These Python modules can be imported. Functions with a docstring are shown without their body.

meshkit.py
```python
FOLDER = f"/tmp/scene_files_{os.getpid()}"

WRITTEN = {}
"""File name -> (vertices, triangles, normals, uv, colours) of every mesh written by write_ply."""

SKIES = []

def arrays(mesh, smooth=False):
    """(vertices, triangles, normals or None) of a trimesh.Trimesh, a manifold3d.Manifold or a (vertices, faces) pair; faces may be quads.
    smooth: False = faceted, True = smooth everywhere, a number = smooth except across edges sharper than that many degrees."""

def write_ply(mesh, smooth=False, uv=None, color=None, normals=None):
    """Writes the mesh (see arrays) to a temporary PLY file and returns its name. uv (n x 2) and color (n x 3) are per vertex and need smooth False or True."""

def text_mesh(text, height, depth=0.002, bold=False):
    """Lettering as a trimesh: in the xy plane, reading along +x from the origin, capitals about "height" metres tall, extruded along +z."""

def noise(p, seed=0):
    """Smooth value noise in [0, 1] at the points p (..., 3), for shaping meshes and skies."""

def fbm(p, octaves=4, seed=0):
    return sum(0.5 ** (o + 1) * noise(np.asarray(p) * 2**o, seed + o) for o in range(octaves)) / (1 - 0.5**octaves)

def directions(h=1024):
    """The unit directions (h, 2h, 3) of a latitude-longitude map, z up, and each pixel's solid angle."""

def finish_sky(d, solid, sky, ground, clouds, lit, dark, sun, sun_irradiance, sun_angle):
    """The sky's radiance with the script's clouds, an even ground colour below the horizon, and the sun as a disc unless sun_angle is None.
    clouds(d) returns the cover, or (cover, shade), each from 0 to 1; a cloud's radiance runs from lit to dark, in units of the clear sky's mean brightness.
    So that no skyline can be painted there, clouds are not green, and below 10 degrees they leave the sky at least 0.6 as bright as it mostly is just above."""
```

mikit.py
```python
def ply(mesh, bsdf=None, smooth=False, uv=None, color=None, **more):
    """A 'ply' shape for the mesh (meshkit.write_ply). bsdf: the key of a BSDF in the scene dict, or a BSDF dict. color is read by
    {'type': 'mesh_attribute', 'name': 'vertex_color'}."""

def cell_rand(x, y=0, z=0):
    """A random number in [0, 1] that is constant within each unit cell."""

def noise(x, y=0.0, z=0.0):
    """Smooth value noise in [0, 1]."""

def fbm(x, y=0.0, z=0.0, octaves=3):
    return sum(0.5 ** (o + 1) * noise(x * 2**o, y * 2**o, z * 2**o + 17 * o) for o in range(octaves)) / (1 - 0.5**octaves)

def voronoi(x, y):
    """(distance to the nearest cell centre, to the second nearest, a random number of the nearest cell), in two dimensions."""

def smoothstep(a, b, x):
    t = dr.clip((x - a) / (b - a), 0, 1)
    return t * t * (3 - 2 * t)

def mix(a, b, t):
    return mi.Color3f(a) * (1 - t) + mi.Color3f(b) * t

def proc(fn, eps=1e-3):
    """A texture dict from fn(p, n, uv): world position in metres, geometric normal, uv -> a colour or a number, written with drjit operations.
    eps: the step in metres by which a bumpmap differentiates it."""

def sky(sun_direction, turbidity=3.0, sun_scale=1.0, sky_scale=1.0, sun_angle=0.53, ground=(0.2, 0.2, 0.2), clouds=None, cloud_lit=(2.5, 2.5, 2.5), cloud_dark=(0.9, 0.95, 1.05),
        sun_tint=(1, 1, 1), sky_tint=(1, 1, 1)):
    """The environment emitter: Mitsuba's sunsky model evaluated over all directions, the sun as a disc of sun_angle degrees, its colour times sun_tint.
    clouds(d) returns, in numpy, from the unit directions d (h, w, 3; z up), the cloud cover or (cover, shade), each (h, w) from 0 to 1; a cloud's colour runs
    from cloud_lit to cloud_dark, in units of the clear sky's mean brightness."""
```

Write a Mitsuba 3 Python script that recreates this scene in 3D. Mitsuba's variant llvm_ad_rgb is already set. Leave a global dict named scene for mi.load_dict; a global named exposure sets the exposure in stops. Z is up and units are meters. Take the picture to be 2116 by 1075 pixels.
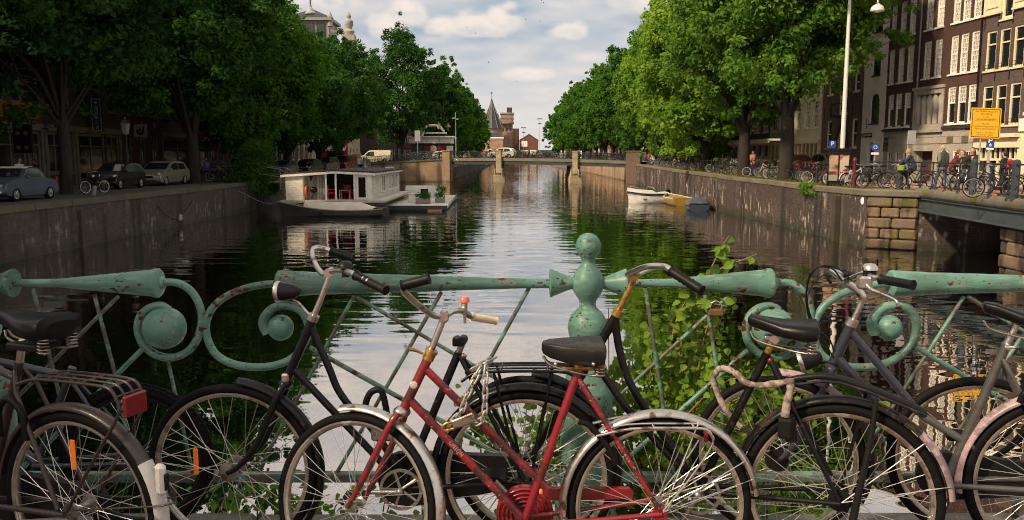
import math, random
import numpy as np, trimesh, shapely, manifold3d
import drjit as dr, mitsuba as mi
import mikit, meshkit
from mikit import proc, noise, fbm, cell_rand, smoothstep, mix, voronoi
from shapely.geometry import Polygon, box as sbox, Point

T = mi.ScalarTransform4f
scene, labels = {}, {}
PI = math.pi

# ------------------------------------------------------------------ camera, sky, exposure
EYE_Z = 3.85                      # the eye, 1.65 m above the deck of the bridge it stands on (deck 2.2 m above the water)
PITCH = math.atan(215.5 / 1700.0)
exposure = 2.08
scene['camera'] = {'type': 'perspective', 'fov': 2 * math.degrees(math.atan(1058 / 1700.0)), 'fov_axis': 'x', 'near_clip': 0.1, 'far_clip': 6000.0,
                   'to_world': T().look_at(origin=[0, 0, EYE_Z], target=[0, math.cos(PITCH), EYE_Z - math.sin(PITCH)], up=[0, 0, 1])}

SUN = (-0.68, -0.48, 0.66)


CLOUD_LIT, CLOUD_DARK = (2.75, 2.36, 2.00), (0.86, 1.10, 1.34)


def sky_clouds(d):
    """cover and shade: a pale veil that thickens to the horizon, drifting cumulus and a few distinct heaps"""
    x, y, z = d[..., 0], d[..., 1], d[..., 2]
    zz = np.maximum(z, 0.015)
    q = np.stack([x / (zz + 0.10), y / (zz + 0.10), z * 0 + 2.0], -1)
    n = meshkit.fbm(q * 1.25, 5, seed=4)
    n2 = meshkit.fbm(q * 5.0 + 9, 4, seed=8)
    cov = np.clip((n - 0.42) / 0.22, 0, 1)
    az, el = np.degrees(np.arctan2(x, y)), np.degrees(np.arcsin(np.clip(z, -1, 1)))
    w = (meshkit.fbm(np.stack([az * 0.9, el * 1.8, z * 0], -1), 5, seed=21) - 0.5)
    heap, shade = np.zeros_like(x), np.zeros_like(x)
    for a, e, ra, re in ((-6.9, 9.3, 1.6, 1.7), (-8.2, 8.4, 2.0, 1.2), (-2.2, 8.6, 3.3, 1.3), (-0.8, 9.0, 1.8, 1.4), (-4.6, 8.5, 1.6, 1.0), (1.2, 5.4, 2.0, 0.65), (3.9, 8.2, 1.8, 0.85), (-13.0, 10.4, 3.4, 1.5),
                         (10.0, 10.3, 3.6, 1.6), (5.5, 11.9, 3.0, 1.1), (-2.5, 13.4, 7.0, 1.7), (-11.0, 14.8, 6.0, 2.0), (8.0, 15.5, 6.0, 1.9), (1.0, 18.5, 7.5, 2.0), (-9, 21, 6, 2), (12, 21, 7, 2.1), (0, 25, 7, 2)):
        up = (el - e) / re
        r = ((az - a) / ra) ** 2 + np.where(up > 0, up, up * 1.5) ** 2
        b = np.clip((1.0 - r + w * 1.5) * 1.05, 0, 1)
        b = b * b * (3 - 2 * b)
        heap = np.maximum(heap, b)
        shade = np.maximum(shade, b * np.clip(0.38 - 0.42 * up + w * 1.3, 0, 1))
    # the high veil: pale and warm low down, thin blue-grey at about nine degrees, bright again overhead
    s = np.interp(el, [0, 3, 5.5, 9, 11, 14, 30, 90], [0.37, 0.41, 0.50, 0.80, 0.74, 0.28, 0.30, 0.42])
    s = s + 0.80 * (n2 - 0.5) * np.clip(el / 9, 0, 1) - 0.22 * cov * np.clip(el / 9, 0, 1)
    hs = 0.02 + 0.60 * shade
    s = s * (1 - heap) + hs * heap
    return np.clip(0.86 + 0.1 * heap, 0, 1), np.clip(s, 0, 1)


scene['sky'] = mikit.sky(SUN, turbidity=4.0, sun_scale=0.92, sky_scale=1.0, sun_angle=4.0, ground=(0.10, 0.10, 0.09), clouds=sky_clouds,
                         cloud_lit=CLOUD_LIT, cloud_dark=CLOUD_DARK, sun_tint=(1.0, 1.0, 0.97))

# ------------------------------------------------------------------ materials


def mat(name, color, rough=0.6, bump=None, bump_scale=1.0, eps=2e-3, **kw):
    c = proc(color) if callable(color) else {'type': 'rgb', 'value': list(color)}
    b = {'type': 'principled', 'base_color': c, 'roughness': proc(rough) if callable(rough) else rough, **kw}
    if bump is not None:
        b = {'type': 'bumpmap', 'arbitrary': proc(bump, eps), 'scale': bump_scale, 'bsdf': b}
    scene['m_' + name] = {'type': 'twosided', 'bsdf': b}


def along(p, n):
    return dr.select(dr.abs(n.x) > dr.abs(n.y), p.y, p.x)


def brick(c1, c2, mortar, L=0.22, H=0.065, stain=0.35, white=0.0, green=None):
    def fn(p, n, uv):
        u, v = along(p, n), p.z
        row = dr.floor(v / H)
        uu = u / L + 0.5 * (row - 2 * dr.floor(row / 2))
        fu, fv = uu - dr.floor(uu), v / H - row
        r = cell_rand(dr.floor(uu), row, 3)
        c = mix(c1, c2, r)
        m = dr.maximum(smoothstep(0.46, 0.49, dr.abs(fu - 0.5)), smoothstep(0.38, 0.45, dr.abs(fv - 0.5)))
        c = c * (1 - m) + mi.Color3f(mortar) * m
        s = fbm(u * 0.7, v * 0.5, 4.0, octaves=4)
        c = c * (1.0 - stain + 2 * stain * s)
        if white > 0:
            w = smoothstep(0.54, 0.80, fbm(u * 5.3, v * 3.0, 1.0, octaves=4) * 0.7 + 0.3 * noise(u * 9.0, v * 1.2, 5.0)) * smoothstep(0.42, 0.7, fbm(u * 0.35, v * 0.3, 8.0, octaves=2))
            w = w * (1 - m * 0.5)
            c = c * (1 - white * w) + mi.Color3f(0.42, 0.36, 0.30) * (white * w)
        if green is not None:
            g = smoothstep(green, green - 0.55, v + 0.35 * (fbm(u * 2, v * 2, 7.0) - 0.5))
            c = c * (1 - 0.75 * g) + mi.Color3f(0.016, 0.020, 0.008) * (0.75 * g)
            st = smoothstep(0.55, 0.75, fbm(u * 1.3, v * 0.12, 3.0, octaves=3))
            c = c * (1 - 0.6 * st)
        return c
    return fn


def stone(c, vary=0.35, sc=3.0, moss=0.0):
    def fn(p, n, uv):
        f = fbm(p.x * sc, p.y * sc, p.z * sc, octaves=4)
        b = noise(p.x * 0.9, p.y * 0.9, p.z * 2.1)
        k = mi.Color3f(c) * (1 - vary + 2 * vary * (0.6 * f + 0.4 * b))
        if moss > 0:
            g = smoothstep(0.52, 0.68, fbm(p.x * 1.1, p.y * 1.1, p.z * 1.5, octaves=4)) * moss
            k = k * (1 - g) + mi.Color3f(0.085, 0.090, 0.012) * g
        return k
    return fn


def paint(c, dirt=0.25, sc=6.0, rust=0.0, rc=(0.055, 0.018, 0.008), rsc=22.0, th=0.62):
    def fn(p, n, uv):
        f = fbm(p.x * sc, p.y * sc, p.z * sc, octaves=4)
        k = mi.Color3f(c) * (1 - dirt + 2 * dirt * f)
        if rust > 0:
            r = smoothstep(th, th + 0.05, 0.6 * fbm(p.x * rsc, p.y * rsc, p.z * rsc, octaves=4) + 0.4 * noise(p.x * 3.1, p.y * 3.1, p.z * 3.1)) * rust
            k = k * (1 - r) + mi.Color3f(rc) * r
        return k
    return fn


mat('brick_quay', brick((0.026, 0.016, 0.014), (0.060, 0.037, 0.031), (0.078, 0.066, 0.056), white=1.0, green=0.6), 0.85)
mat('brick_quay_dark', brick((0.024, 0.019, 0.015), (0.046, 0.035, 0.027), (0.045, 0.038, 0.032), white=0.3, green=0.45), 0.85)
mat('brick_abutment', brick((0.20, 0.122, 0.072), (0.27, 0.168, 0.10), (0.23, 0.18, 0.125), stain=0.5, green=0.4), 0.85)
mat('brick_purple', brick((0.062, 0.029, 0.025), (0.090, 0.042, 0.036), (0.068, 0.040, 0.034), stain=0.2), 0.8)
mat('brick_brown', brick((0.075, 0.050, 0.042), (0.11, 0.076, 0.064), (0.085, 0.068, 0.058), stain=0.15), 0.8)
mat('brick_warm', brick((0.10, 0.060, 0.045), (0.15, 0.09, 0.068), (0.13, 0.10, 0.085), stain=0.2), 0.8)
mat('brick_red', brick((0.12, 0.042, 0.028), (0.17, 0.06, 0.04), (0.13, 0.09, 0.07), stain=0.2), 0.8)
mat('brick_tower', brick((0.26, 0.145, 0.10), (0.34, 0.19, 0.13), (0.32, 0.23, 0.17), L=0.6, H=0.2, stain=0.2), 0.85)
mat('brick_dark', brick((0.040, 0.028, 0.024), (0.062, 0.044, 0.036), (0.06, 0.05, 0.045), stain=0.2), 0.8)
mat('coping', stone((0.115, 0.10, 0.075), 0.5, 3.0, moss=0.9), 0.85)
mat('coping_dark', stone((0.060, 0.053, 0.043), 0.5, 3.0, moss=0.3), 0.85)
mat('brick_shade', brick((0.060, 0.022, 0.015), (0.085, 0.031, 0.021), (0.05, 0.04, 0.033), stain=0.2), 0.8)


def old_sandstone(p, n, uv):
    u = p.x * 0.55 - p.y
    k = mix((0.20, 0.140, 0.088), (0.115, 0.078, 0.050), fbm(p.x * 3.5, p.y * 3.5, p.z * 3.5, octaves=4))
    blk = smoothstep(0.50, 0.68, fbm(u * 2.6, p.z * 0.9, 4.0, octaves=4))
    k = k * (1 - 0.72 * blk)
    ms = smoothstep(0.56, 0.70, fbm(u * 1.4, p.z * 1.6, 9.0, octaves=3))
    k = k * (1 - 0.6 * ms) + mi.Color3f(0.105, 0.095, 0.018) * (0.6 * ms)
    wet = smoothstep(0.55, 0.0, p.z + 0.25 * (noise(u * 2, p.z, 2.0) - 0.5))
    return k * (1 - 0.7 * wet)


mat('sandstone', old_sandstone, 0.9, bump=lambda p, n, uv: fbm(p.x * 9, p.y * 9, p.z * 9, octaves=3), bump_scale=0.02)
mat('granite', stone((0.12, 0.115, 0.105), 0.4, 14.0), 0.8)
mat('pier_stone', stone((0.30, 0.235, 0.15), 0.45, 2.0), 0.85)
mat('grey_stone', stone((0.34, 0.305, 0.26), 0.28, 2.2), 0.85)
mat('white_render', stone((0.76, 0.70, 0.62), 0.12, 0.8), 0.8)
mat('cream_paint', paint((0.74, 0.63, 0.43), 0.10, 1.5), 0.5)
mat('white_paint', paint((0.82, 0.78, 0.69), 0.08, 2.5), 0.45)
mat('dull_white', paint((0.26, 0.245, 0.21), 0.15, 2.0), 0.5)
mat('grimy_white', paint((0.130, 0.122, 0.103), 0.25, 2.0), 0.55)  # white paint with the shade of the left bank put into its colour
mat('grimy_cream', paint((0.17, 0.145, 0.085), 0.25, 2.0), 0.55)  # cream paint darkened in its colour for the shaded left bank
mat('grey_rim', stone((0.155, 0.135, 0.105), 0.4, 2.0), 0.85)
mat('dark_green_paint', (0.02, 0.035, 0.03), 0.4)
mat('black_paint', paint((0.008, 0.008, 0.008), 0.2, 8.0), 0.42, specular=0.25)
mat('black_iron', paint((0.013, 0.015, 0.016), 0.3, 9.0), 0.45)
mat('iron_blue', paint((0.030, 0.038, 0.045), 0.25, 5.0), 0.5)
mat('beam_steel', paint((0.042, 0.055, 0.062), 0.3, 2.0, rust=0.4, rsc=5.0, th=0.66), 0.5)
mat('pane', (0.013, 0.016, 0.018), 0.08, specular=0.6)
mat('pane_curtain', lambda p, n, uv: mix((0.02, 0.022, 0.022), (0.34, 0.31, 0.26), smoothstep(0.45, 0.6, noise(p.y * 2.6, p.x * 2.6, 2.0))), 0.1, specular=0.6)
mat('shop_dark', (0.008, 0.008, 0.008), 0.6)
mat('slate', stone((0.035, 0.035, 0.04), 0.3, 4.0), 0.6)
mat('roof_tile', stone((0.16, 0.06, 0.035), 0.3, 3.0), 0.7)
mat('asphalt', stone((0.038, 0.036, 0.034), 0.25, 1.6), 0.9)
mat('pavers', lambda p, n, uv: mix((0.10, 0.072, 0.058), (0.15, 0.11, 0.09), cell_rand(dr.floor(p.x * 5), dr.floor(p.y * 10), 1)) * (0.7 + 0.6 * fbm(p.x * 0.5, p.y * 0.5, 2.0)), 0.9)
mat('red_pavers', lambda p, n, uv: mix((0.17, 0.066, 0.045), (0.22, 0.09, 0.065), cell_rand(dr.floor(p.x * 5), dr.floor(p.y * 10), 1)) * (0.7 + 0.6 * fbm(p.x * 0.5, p.y * 0.5, 2.0)), 0.9)
mat('road_white', (0.55, 0.54, 0.5), 0.8)
mat('kerb_yellow', stone((0.42, 0.27, 0.05), 0.3, 2.0), 0.8)
mat('soil', stone((0.04, 0.032, 0.02), 0.4, 3.0), 0.95)
mat('bark', lambda p, n, uv: mix((0.010, 0.008, 0.006), (0.034, 0.027, 0.020), fbm(dr.atan2(n.y, n.x) * 3.0, p.z * 1.6, p.x * 2 + p.y * 2, octaves=4)), 0.95)


def leafmat(name, a, b, tr=0.55):
    scene['m_' + name] = {'type': 'principledthin', 'base_color': proc(lambda p, n, uv: mix(a, b, smoothstep(0.25, 0.75, noise(p.x * 0.8, p.y * 0.8, p.z * 0.8) * 0.6 + 0.4 * noise(p.x * 7, p.y * 7, p.z * 7)))),
                          'roughness': 0.55, 'diff_trans': tr * 2, 'spec_trans': 0.0, 'eta': 1.4}


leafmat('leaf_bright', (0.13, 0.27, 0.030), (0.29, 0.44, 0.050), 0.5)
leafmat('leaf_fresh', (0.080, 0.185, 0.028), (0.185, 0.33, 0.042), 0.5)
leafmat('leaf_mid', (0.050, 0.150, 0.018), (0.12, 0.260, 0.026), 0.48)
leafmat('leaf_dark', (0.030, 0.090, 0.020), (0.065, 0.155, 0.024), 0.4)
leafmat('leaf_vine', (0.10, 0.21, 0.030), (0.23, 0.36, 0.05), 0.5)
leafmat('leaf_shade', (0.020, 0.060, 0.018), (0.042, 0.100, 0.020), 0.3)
leafmat('grass', (0.07, 0.09, 0.012), (0.16, 0.15, 0.03), 0.3)


def ripple(p, n, uv):
    x, y = p.x, p.y
    a = fbm(x * 0.45 + 3, y * 1.5, 0.0, octaves=3)
    b = noise(x * 2.2 + 1.7 * a, y * 5.5, 3.0)
    patch = smoothstep(0.35, 0.7, noise(x * 0.06 + 5, y * 0.045, 1.0))
    far = smoothstep(9.0, 26.0, y)
    return 0.016 * a * (0.30 + 0.85 * far) + 0.0024 * b * (0.10 + (0.35 + 1.6 * patch) * far)


scene['m_water'] = {'type': 'bumpmap', 'arbitrary': proc(ripple, 6e-3), 'scale': 1.0,
                    'bsdf': {'type': 'blendbsdf', 'weight': 0.55, 'a': {'type': 'plastic', 'int_ior': 2.0, 'diffuse_reflectance': {'type': 'rgb', 'value': [0.010, 0.010, 0.006]}, 'nonlinear': True},
                             'b': {'type': 'conductor', 'material': 'none', 'specular_reflectance': {'type': 'rgb', 'value': [0.92, 0.90, 0.88]}}}}

# ------------------------------------------------------------------ mesh helpers


class G:
    """a mesh put together from boxes, tubes, turned and extruded pieces"""

    def __init__(s):
        s.v, s.f, s.n = [], [], 0

    def raw(s, v, f):
        v, f = np.asarray(v, float), np.asarray(f, int)
        if f.shape[1] == 4:
            f = np.vstack([f[:, [0, 1, 2]], f[:, [0, 2, 3]]])
        s.v.append(v)
        s.f.append(f + s.n)
        s.n += len(v)
        return s

    def box(s, lo, hi, R=None, o=(0, 0, 0)):
        lo, hi = np.minimum(lo, hi), np.maximum(lo, hi)
        v = np.array([[x, y, z] for x in (lo[0], hi[0]) for y in (lo[1], hi[1]) for z in (lo[2], hi[2])], float)
        if R is not None:
            v = v @ np.asarray(R).T + np.asarray(o, float)
        return s.raw(v, [[0, 1, 3, 2], [4, 6, 7, 5], [0, 4, 5, 1], [2, 3, 7, 6], [0, 2, 6, 4], [1, 5, 7, 3]])

    def cbox(s, lo, hi, b=0.02, R=None, o=(0, 0, 0)):
        """box with chamfered edges"""
        lo, hi = np.array(lo, float), np.array(hi, float)
        pts = []
        for k in range(3):
            for sx in (0, 1):
                for sy in (0, 1):
                    for sz in (0, 1):
                        q = np.array([(lo, hi)[sx][0], (lo, hi)[sy][1], (lo, hi)[sz][2]])
                        d = np.array([1 - 2 * sx, 1 - 2 * sy, 1 - 2 * sz]) * b
                        d[k] = 0
                        pts.append(q + d)
        h = trimesh.convex.convex_hull(np.array(pts))
        v = np.array(h.vertices)
        if R is not None:
            v = v @ np.asarray(R).T + np.asarray(o, float)
        return s.raw(v, h.faces)

    def tube(s, pts, r, n=8, closed=False, caps=True):
        p = np.asarray(pts, float)
        m = len(p)
        r = np.broadcast_to(np.asarray(r, float), (m,))
        t = np.roll(p, -1, 0) - np.roll(p, 1, 0) if closed else np.gradient(p, axis=0)
        t /= np.linalg.norm(t, axis=1, keepdims=True) + 1e-12
        a = np.cross(t[0], [0, 0, 1.0] if abs(t[0][2]) < 0.9 else [1.0, 0, 0])
        A = []
        for k in range(m):
            a = a - t[k] * (a @ t[k])
            a /= np.linalg.norm(a) + 1e-12
            A.append(a)
        A = np.array(A)
        B = np.cross(t, A)
        an = np.arange(n) * 2 * PI / n
        v = p[:, None] + r[:, None, None] * (np.cos(an)[None, :, None] * A[:, None] + np.sin(an)[None, :, None] * B[:, None])
        k = m if closed else m - 1
        i, j = np.meshgrid(np.arange(k), np.arange(n), indexing='ij')
        i2, j2 = (i + 1) % m, (j + 1) % n
        f = np.stack([i * n + j, i * n + j2, i2 * n + j2, i2 * n + j], -1).reshape(-1, 4)
        v = v.reshape(-1, 3)
        s.raw(v, f)
        if caps and not closed:
            for e, flip in ((0, True), (m - 1, False)):
                ring = v[e * n:(e + 1) * n]
                q = [[0, (j + 1) % n + 1, j + 1] if flip else [0, j + 1, (j + 1) % n + 1] for j in range(n)]
                s.raw(np.vstack([p[e], ring]), q)
        return s

    def cyl(s, a, b, r, n=8, r2=None):
        return s.tube([a, b], [r, r if r2 is None else r2], n)

    def lathe(s, prof, n=16, o=(0, 0, 0), R=None):
        prof = np.asarray(prof, float)
        an = np.arange(n) * 2 * PI / n
        v = np.stack([prof[:, None, 0] * np.cos(an), prof[:, None, 0] * np.sin(an), np.broadcast_to(prof[:, None, 1], (len(prof), n))], -1).reshape(-1, 3)
        if R is not None:
            v = v @ np.asarray(R).T
        i, j = np.meshgrid(np.arange(len(prof) - 1), np.arange(n), indexing='ij')
        f = np.stack([i * n + j, i * n + (j + 1) % n, (i + 1) * n + (j + 1) % n, (i + 1) * n + j], -1).reshape(-1, 4)
        return s.raw(v + np.asarray(o, float), f)

    def ball(s, c, r, n=16, sc=(1, 1, 1)):
        a = np.linspace(-PI / 2, PI / 2, n // 2 + 1)
        q = G().lathe(np.stack([np.cos(a), np.sin(a)], 1), n)
        return s.raw(q.v[0] * r * np.asarray(sc) + np.asarray(c, float), q.f[0])

    def prism(s, poly, w0, w1, M=None):
        """shapely polygon in (x, y), extruded from w0 to w1 along z, then moved by the 4x4 matrix M"""
        for g in getattr(poly, 'geoms', [poly]):
            m = trimesh.creation.extrude_polygon(g, w1 - w0, engine='earcut')
            v = np.array(m.vertices) + [0, 0, w0]
            if M is not None:
                v = v @ M[:3, :3].T + M[:3, 3]
            s.raw(v, m.faces)
        return s

    def add(s, o, M=None):
        v, f = o.mesh()
        if M is not None:
            M = np.asarray(M, float)
            v = v @ M[:3, :3].T + M[:3, 3]
            if np.linalg.det(M[:3, :3]) < 0:
                f = f[:, ::-1]
        return s.raw(v, f)

    def mesh(s):
        return np.vstack(s.v), np.vstack(s.f)


COUNT = {}


def numbered(name):
    k = COUNT.get(name, 0)
    COUNT[name] = k + 1
    return name if k == 0 else f'{name}_{k:03d}'


def put(name, g, m, smooth=False, parent=None, tw=None):
    key = numbered(f'{parent}__{name}' if parent else name)
    mesh = g.mesh() if isinstance(g, G) else g
    d = mikit.ply(mesh, 'm_' + m, smooth=smooth)
    if tw is not None:
        d['to_world'] = T(tw)
    scene[key] = d
    return key


def share(name, d, m, parent, tw):
    """another entry of a mesh that is written already"""
    key = numbered(f'{parent}__{name}' if parent else name)
    scene[key] = {**d, 'bsdf': {'type': 'ref', 'id': 'm_' + m}, 'to_world': T(tw)}
    return key


def tag(key, label, cat, group=None, kind=None):
    labels[key] = {'label': label, 'category': cat}
    if group:
        labels[key]['group'] = group
    if kind:
        labels[key]['kind'] = kind
    return key


def thing(name, label, cat, group=None):
    return tag(numbered(name), label, cat, group)


def struct(name, g, m, smooth=False, label=None):
    k = put(name, g, m, smooth)
    labels[k] = {'kind': 'structure', 'label': label or k.replace('_', ' ')}
    return k


def frame(o, ex, ez=(0, 0, 1)):
    """4x4: local x along ex, local y along ez, local z along ex x ez"""
    ex, ez = np.asarray(ex, float), np.asarray(ez, float)
    ex = ex / np.linalg.norm(ex)
    M = np.eye(4)
    M[:3, 0], M[:3, 1], M[:3, 2], M[:3, 3] = ex, ez, np.cross(ex, ez), o
    return M


def place(x, y, z, rz=0.0, s=1.0, lean=0.0):
    c, q = math.cos(rz), math.sin(rz)
    M = np.eye(4)
    M[:3, :3] = np.array([[c, -q, 0], [q, c, 0], [0, 0, 1]]) @ np.array([[1, 0, 0], [0, math.cos(lean), -math.sin(lean)], [0, math.sin(lean), math.cos(lean)]]) * s
    M[:3, 3] = x, y, z
    return M


def curve(pts, k=6, closed=False):
    """Catmull-Rom through the points"""
    p = np.asarray(pts, float)
    if closed:
        q = np.vstack([p[-1], p, p[0], p[1]])
    else:
        q = np.vstack([2 * p[0] - p[1], p, 2 * p[-1] - p[-2]])
    out = []
    for i in range(1, len(q) - 2):
        for t in np.arange(k) / k:
            a, b, c, d = q[i - 1:i + 3]
            out.append(0.5 * (2 * b + (c - a) * t + (2 * a - 5 * b + 4 * c - d) * t * t + (3 * b - a - 3 * c + d) * t ** 3))
    if not closed:
        out.append(p[-1])
    return np.array(out)


ORD = 'first second third fourth fifth sixth seventh eighth ninth tenth eleventh twelfth thirteenth fourteenth fifteenth sixteenth seventeenth eighteenth nineteenth twentieth'.split()


def nth(i):
    if i < 20:
        return ORD[i]
    return f'{("twenty", "thirty", "forty", "fifty", "sixty", "seventy", "eighty", "ninety")[(i + 1) // 10 - 2]}-{ORD[(i + 1) % 10 - 1]}' if (i + 1) % 10 else ('thirtieth', 'fortieth', 'fiftieth', 'sixtieth', 'seventieth', 'eightieth', 'ninetieth')[(i + 1) // 10 - 3]

# bicycle materials
mat('brass', paint((0.22, 0.13, 0.05), 0.3, 20), 0.45, metallic=0.6)
mat('chrome', lambda p, n, uv: mix((0.62, 0.60, 0.56), (0.20, 0.14, 0.09), smoothstep(0.58, 0.72, fbm(p.x * 30, p.y * 30, p.z * 30, octaves=4))), lambda p, n, uv: 0.16 + 0.3 * fbm(p.x * 40, p.y * 40, p.z * 40), metallic=1.0)
mat('steel_dull', paint((0.36, 0.34, 0.31), 0.3, 25, rust=0.7, rc=(0.10, 0.05, 0.025), rsc=40, th=.60), 0.38, metallic=0.9)
mat('rim_steel', paint((0.52, 0.48, 0.41), 0.25, 30, rust=0.6, rc=(0.16, 0.09, 0.05), rsc=26, th=.60), 0.32, metallic=0.85)
mat('rubber', paint((0.005, 0.005, 0.005), 0.35, 30), 0.7, specular=0.14)
mat('rubber_grip', (0.005, 0.005, 0.005), 0.5, specular=0.2)
mat('black_gloss', paint((0.004, 0.0045, 0.005), 0.3, 30, rust=0.5, rc=(0.06, 0.03, 0.02), rsc=30, th=.66), 0.25, specular=0.25, clearcoat=0.25, clearcoat_gloss=0.9)
mat('blue_black', paint((0.020, 0.022, 0.034), 0.25, 30, rust=0.6, rc=(0.12, 0.10, 0.09), rsc=50, th=.67), 0.25, clearcoat=0.6, clearcoat_gloss=0.8)
mat('brown_black', paint((0.028, 0.018, 0.016), 0.3, 25, rust=0.4, rsc=30, th=.64), 0.32, clearcoat=0.4)
mat('grey_metallic', paint((0.11, 0.105, 0.10), 0.3, 30, rust=0.4, rc=(0.1, 0.05, 0.03), rsc=34, th=.66), 0.32, metallic=0.5)
mat('red_paint', lambda p, n, uv: mix(mix((0.25, 0.010, 0.016), (0.12, 0.008, 0.012), fbm(p.x * 16, p.y * 16, p.z * 16, octaves=4)), (0.045, 0.014, 0.010), smoothstep(0.565, 0.62, fbm(p.x * 38, p.y * 38, p.z * 38, octaves=4) * .65 + .35 * noise(p.x * 8, p.y * 8, p.z * 8)) * 0.9), 0.26, clearcoat=0.7, clearcoat_gloss=0.85)
mat('red_worn', lambda p, n, uv: mix(mix((0.23, 0.010, 0.015), (0.055, 0.010, 0.010), smoothstep(0.35, 0.62, fbm(p.x * 24, p.y * 24, p.z * 24, octaves=4))), (0.36, 0.24, 0.20), smoothstep(0.64, 0.70, fbm(p.x * 130, p.y * 130, p.z * 130, octaves=3) * .75 + .25 * noise(p.x * 9, p.y * 9, p.z * 9))), 0.36, clearcoat=0.4)
mat('leather', paint((0.009, 0.0085, 0.008), 0.5, 14, rust=0.3, rc=(0.06, 0.05, 0.04), rsc=30, th=.60), 0.45, specular=0.25)
mat('vinyl', paint((0.005, 0.005, 0.0055), 0.3, 12), 0.35, specular=0.2)
mat('cream_grip', paint((0.62, 0.50, 0.32), 0.2, 40), 0.5)
mat('coral', (0.62, 0.13, 0.07), 0.3, clearcoat=0.6)
mat('reflector_red', (0.16, 0.008, 0.012), 0.12, clearcoat=1.0)
mat('reflector_orange', (0.85, 0.20, 0.015), 0.15, clearcoat=1.0)
mat('mud_white', paint((0.50, 0.48, 0.45), 0.3, 18, rust=0.7, rc=(0.16, 0.12, 0.09), rsc=24, th=.60), 0.5)
mat('mud_pink', paint((0.36, 0.25, 0.27), 0.3, 30, rust=0.6, rc=(0.08, 0.06, 0.06), rsc=24, th=.58), 0.4)
mat('tape', lambda p, n, uv: mix((0.31, 0.235, 0.20), (0.12, 0.085, 0.07), smoothstep(0.4, 0.65, fbm(p.x * 70, p.y * 20, p.z * 40, octaves=3))), 0.75)
mat('lamp_glass', (0.55, 0.52, 0.45), 0.08, metallic=0.6)
mat('gold_rust', paint((0.45, 0.28, 0.08), 0.4, 40, rust=0.8, rc=(0.14, 0.055, 0.02), rsc=50, th=.56), 0.35, metallic=0.8)
mat('lime', (0.17, 0.24, 0.02), 0.5)
mat('spoke', (0.55, 0.52, 0.47), 0.3, metallic=0.8)
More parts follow.
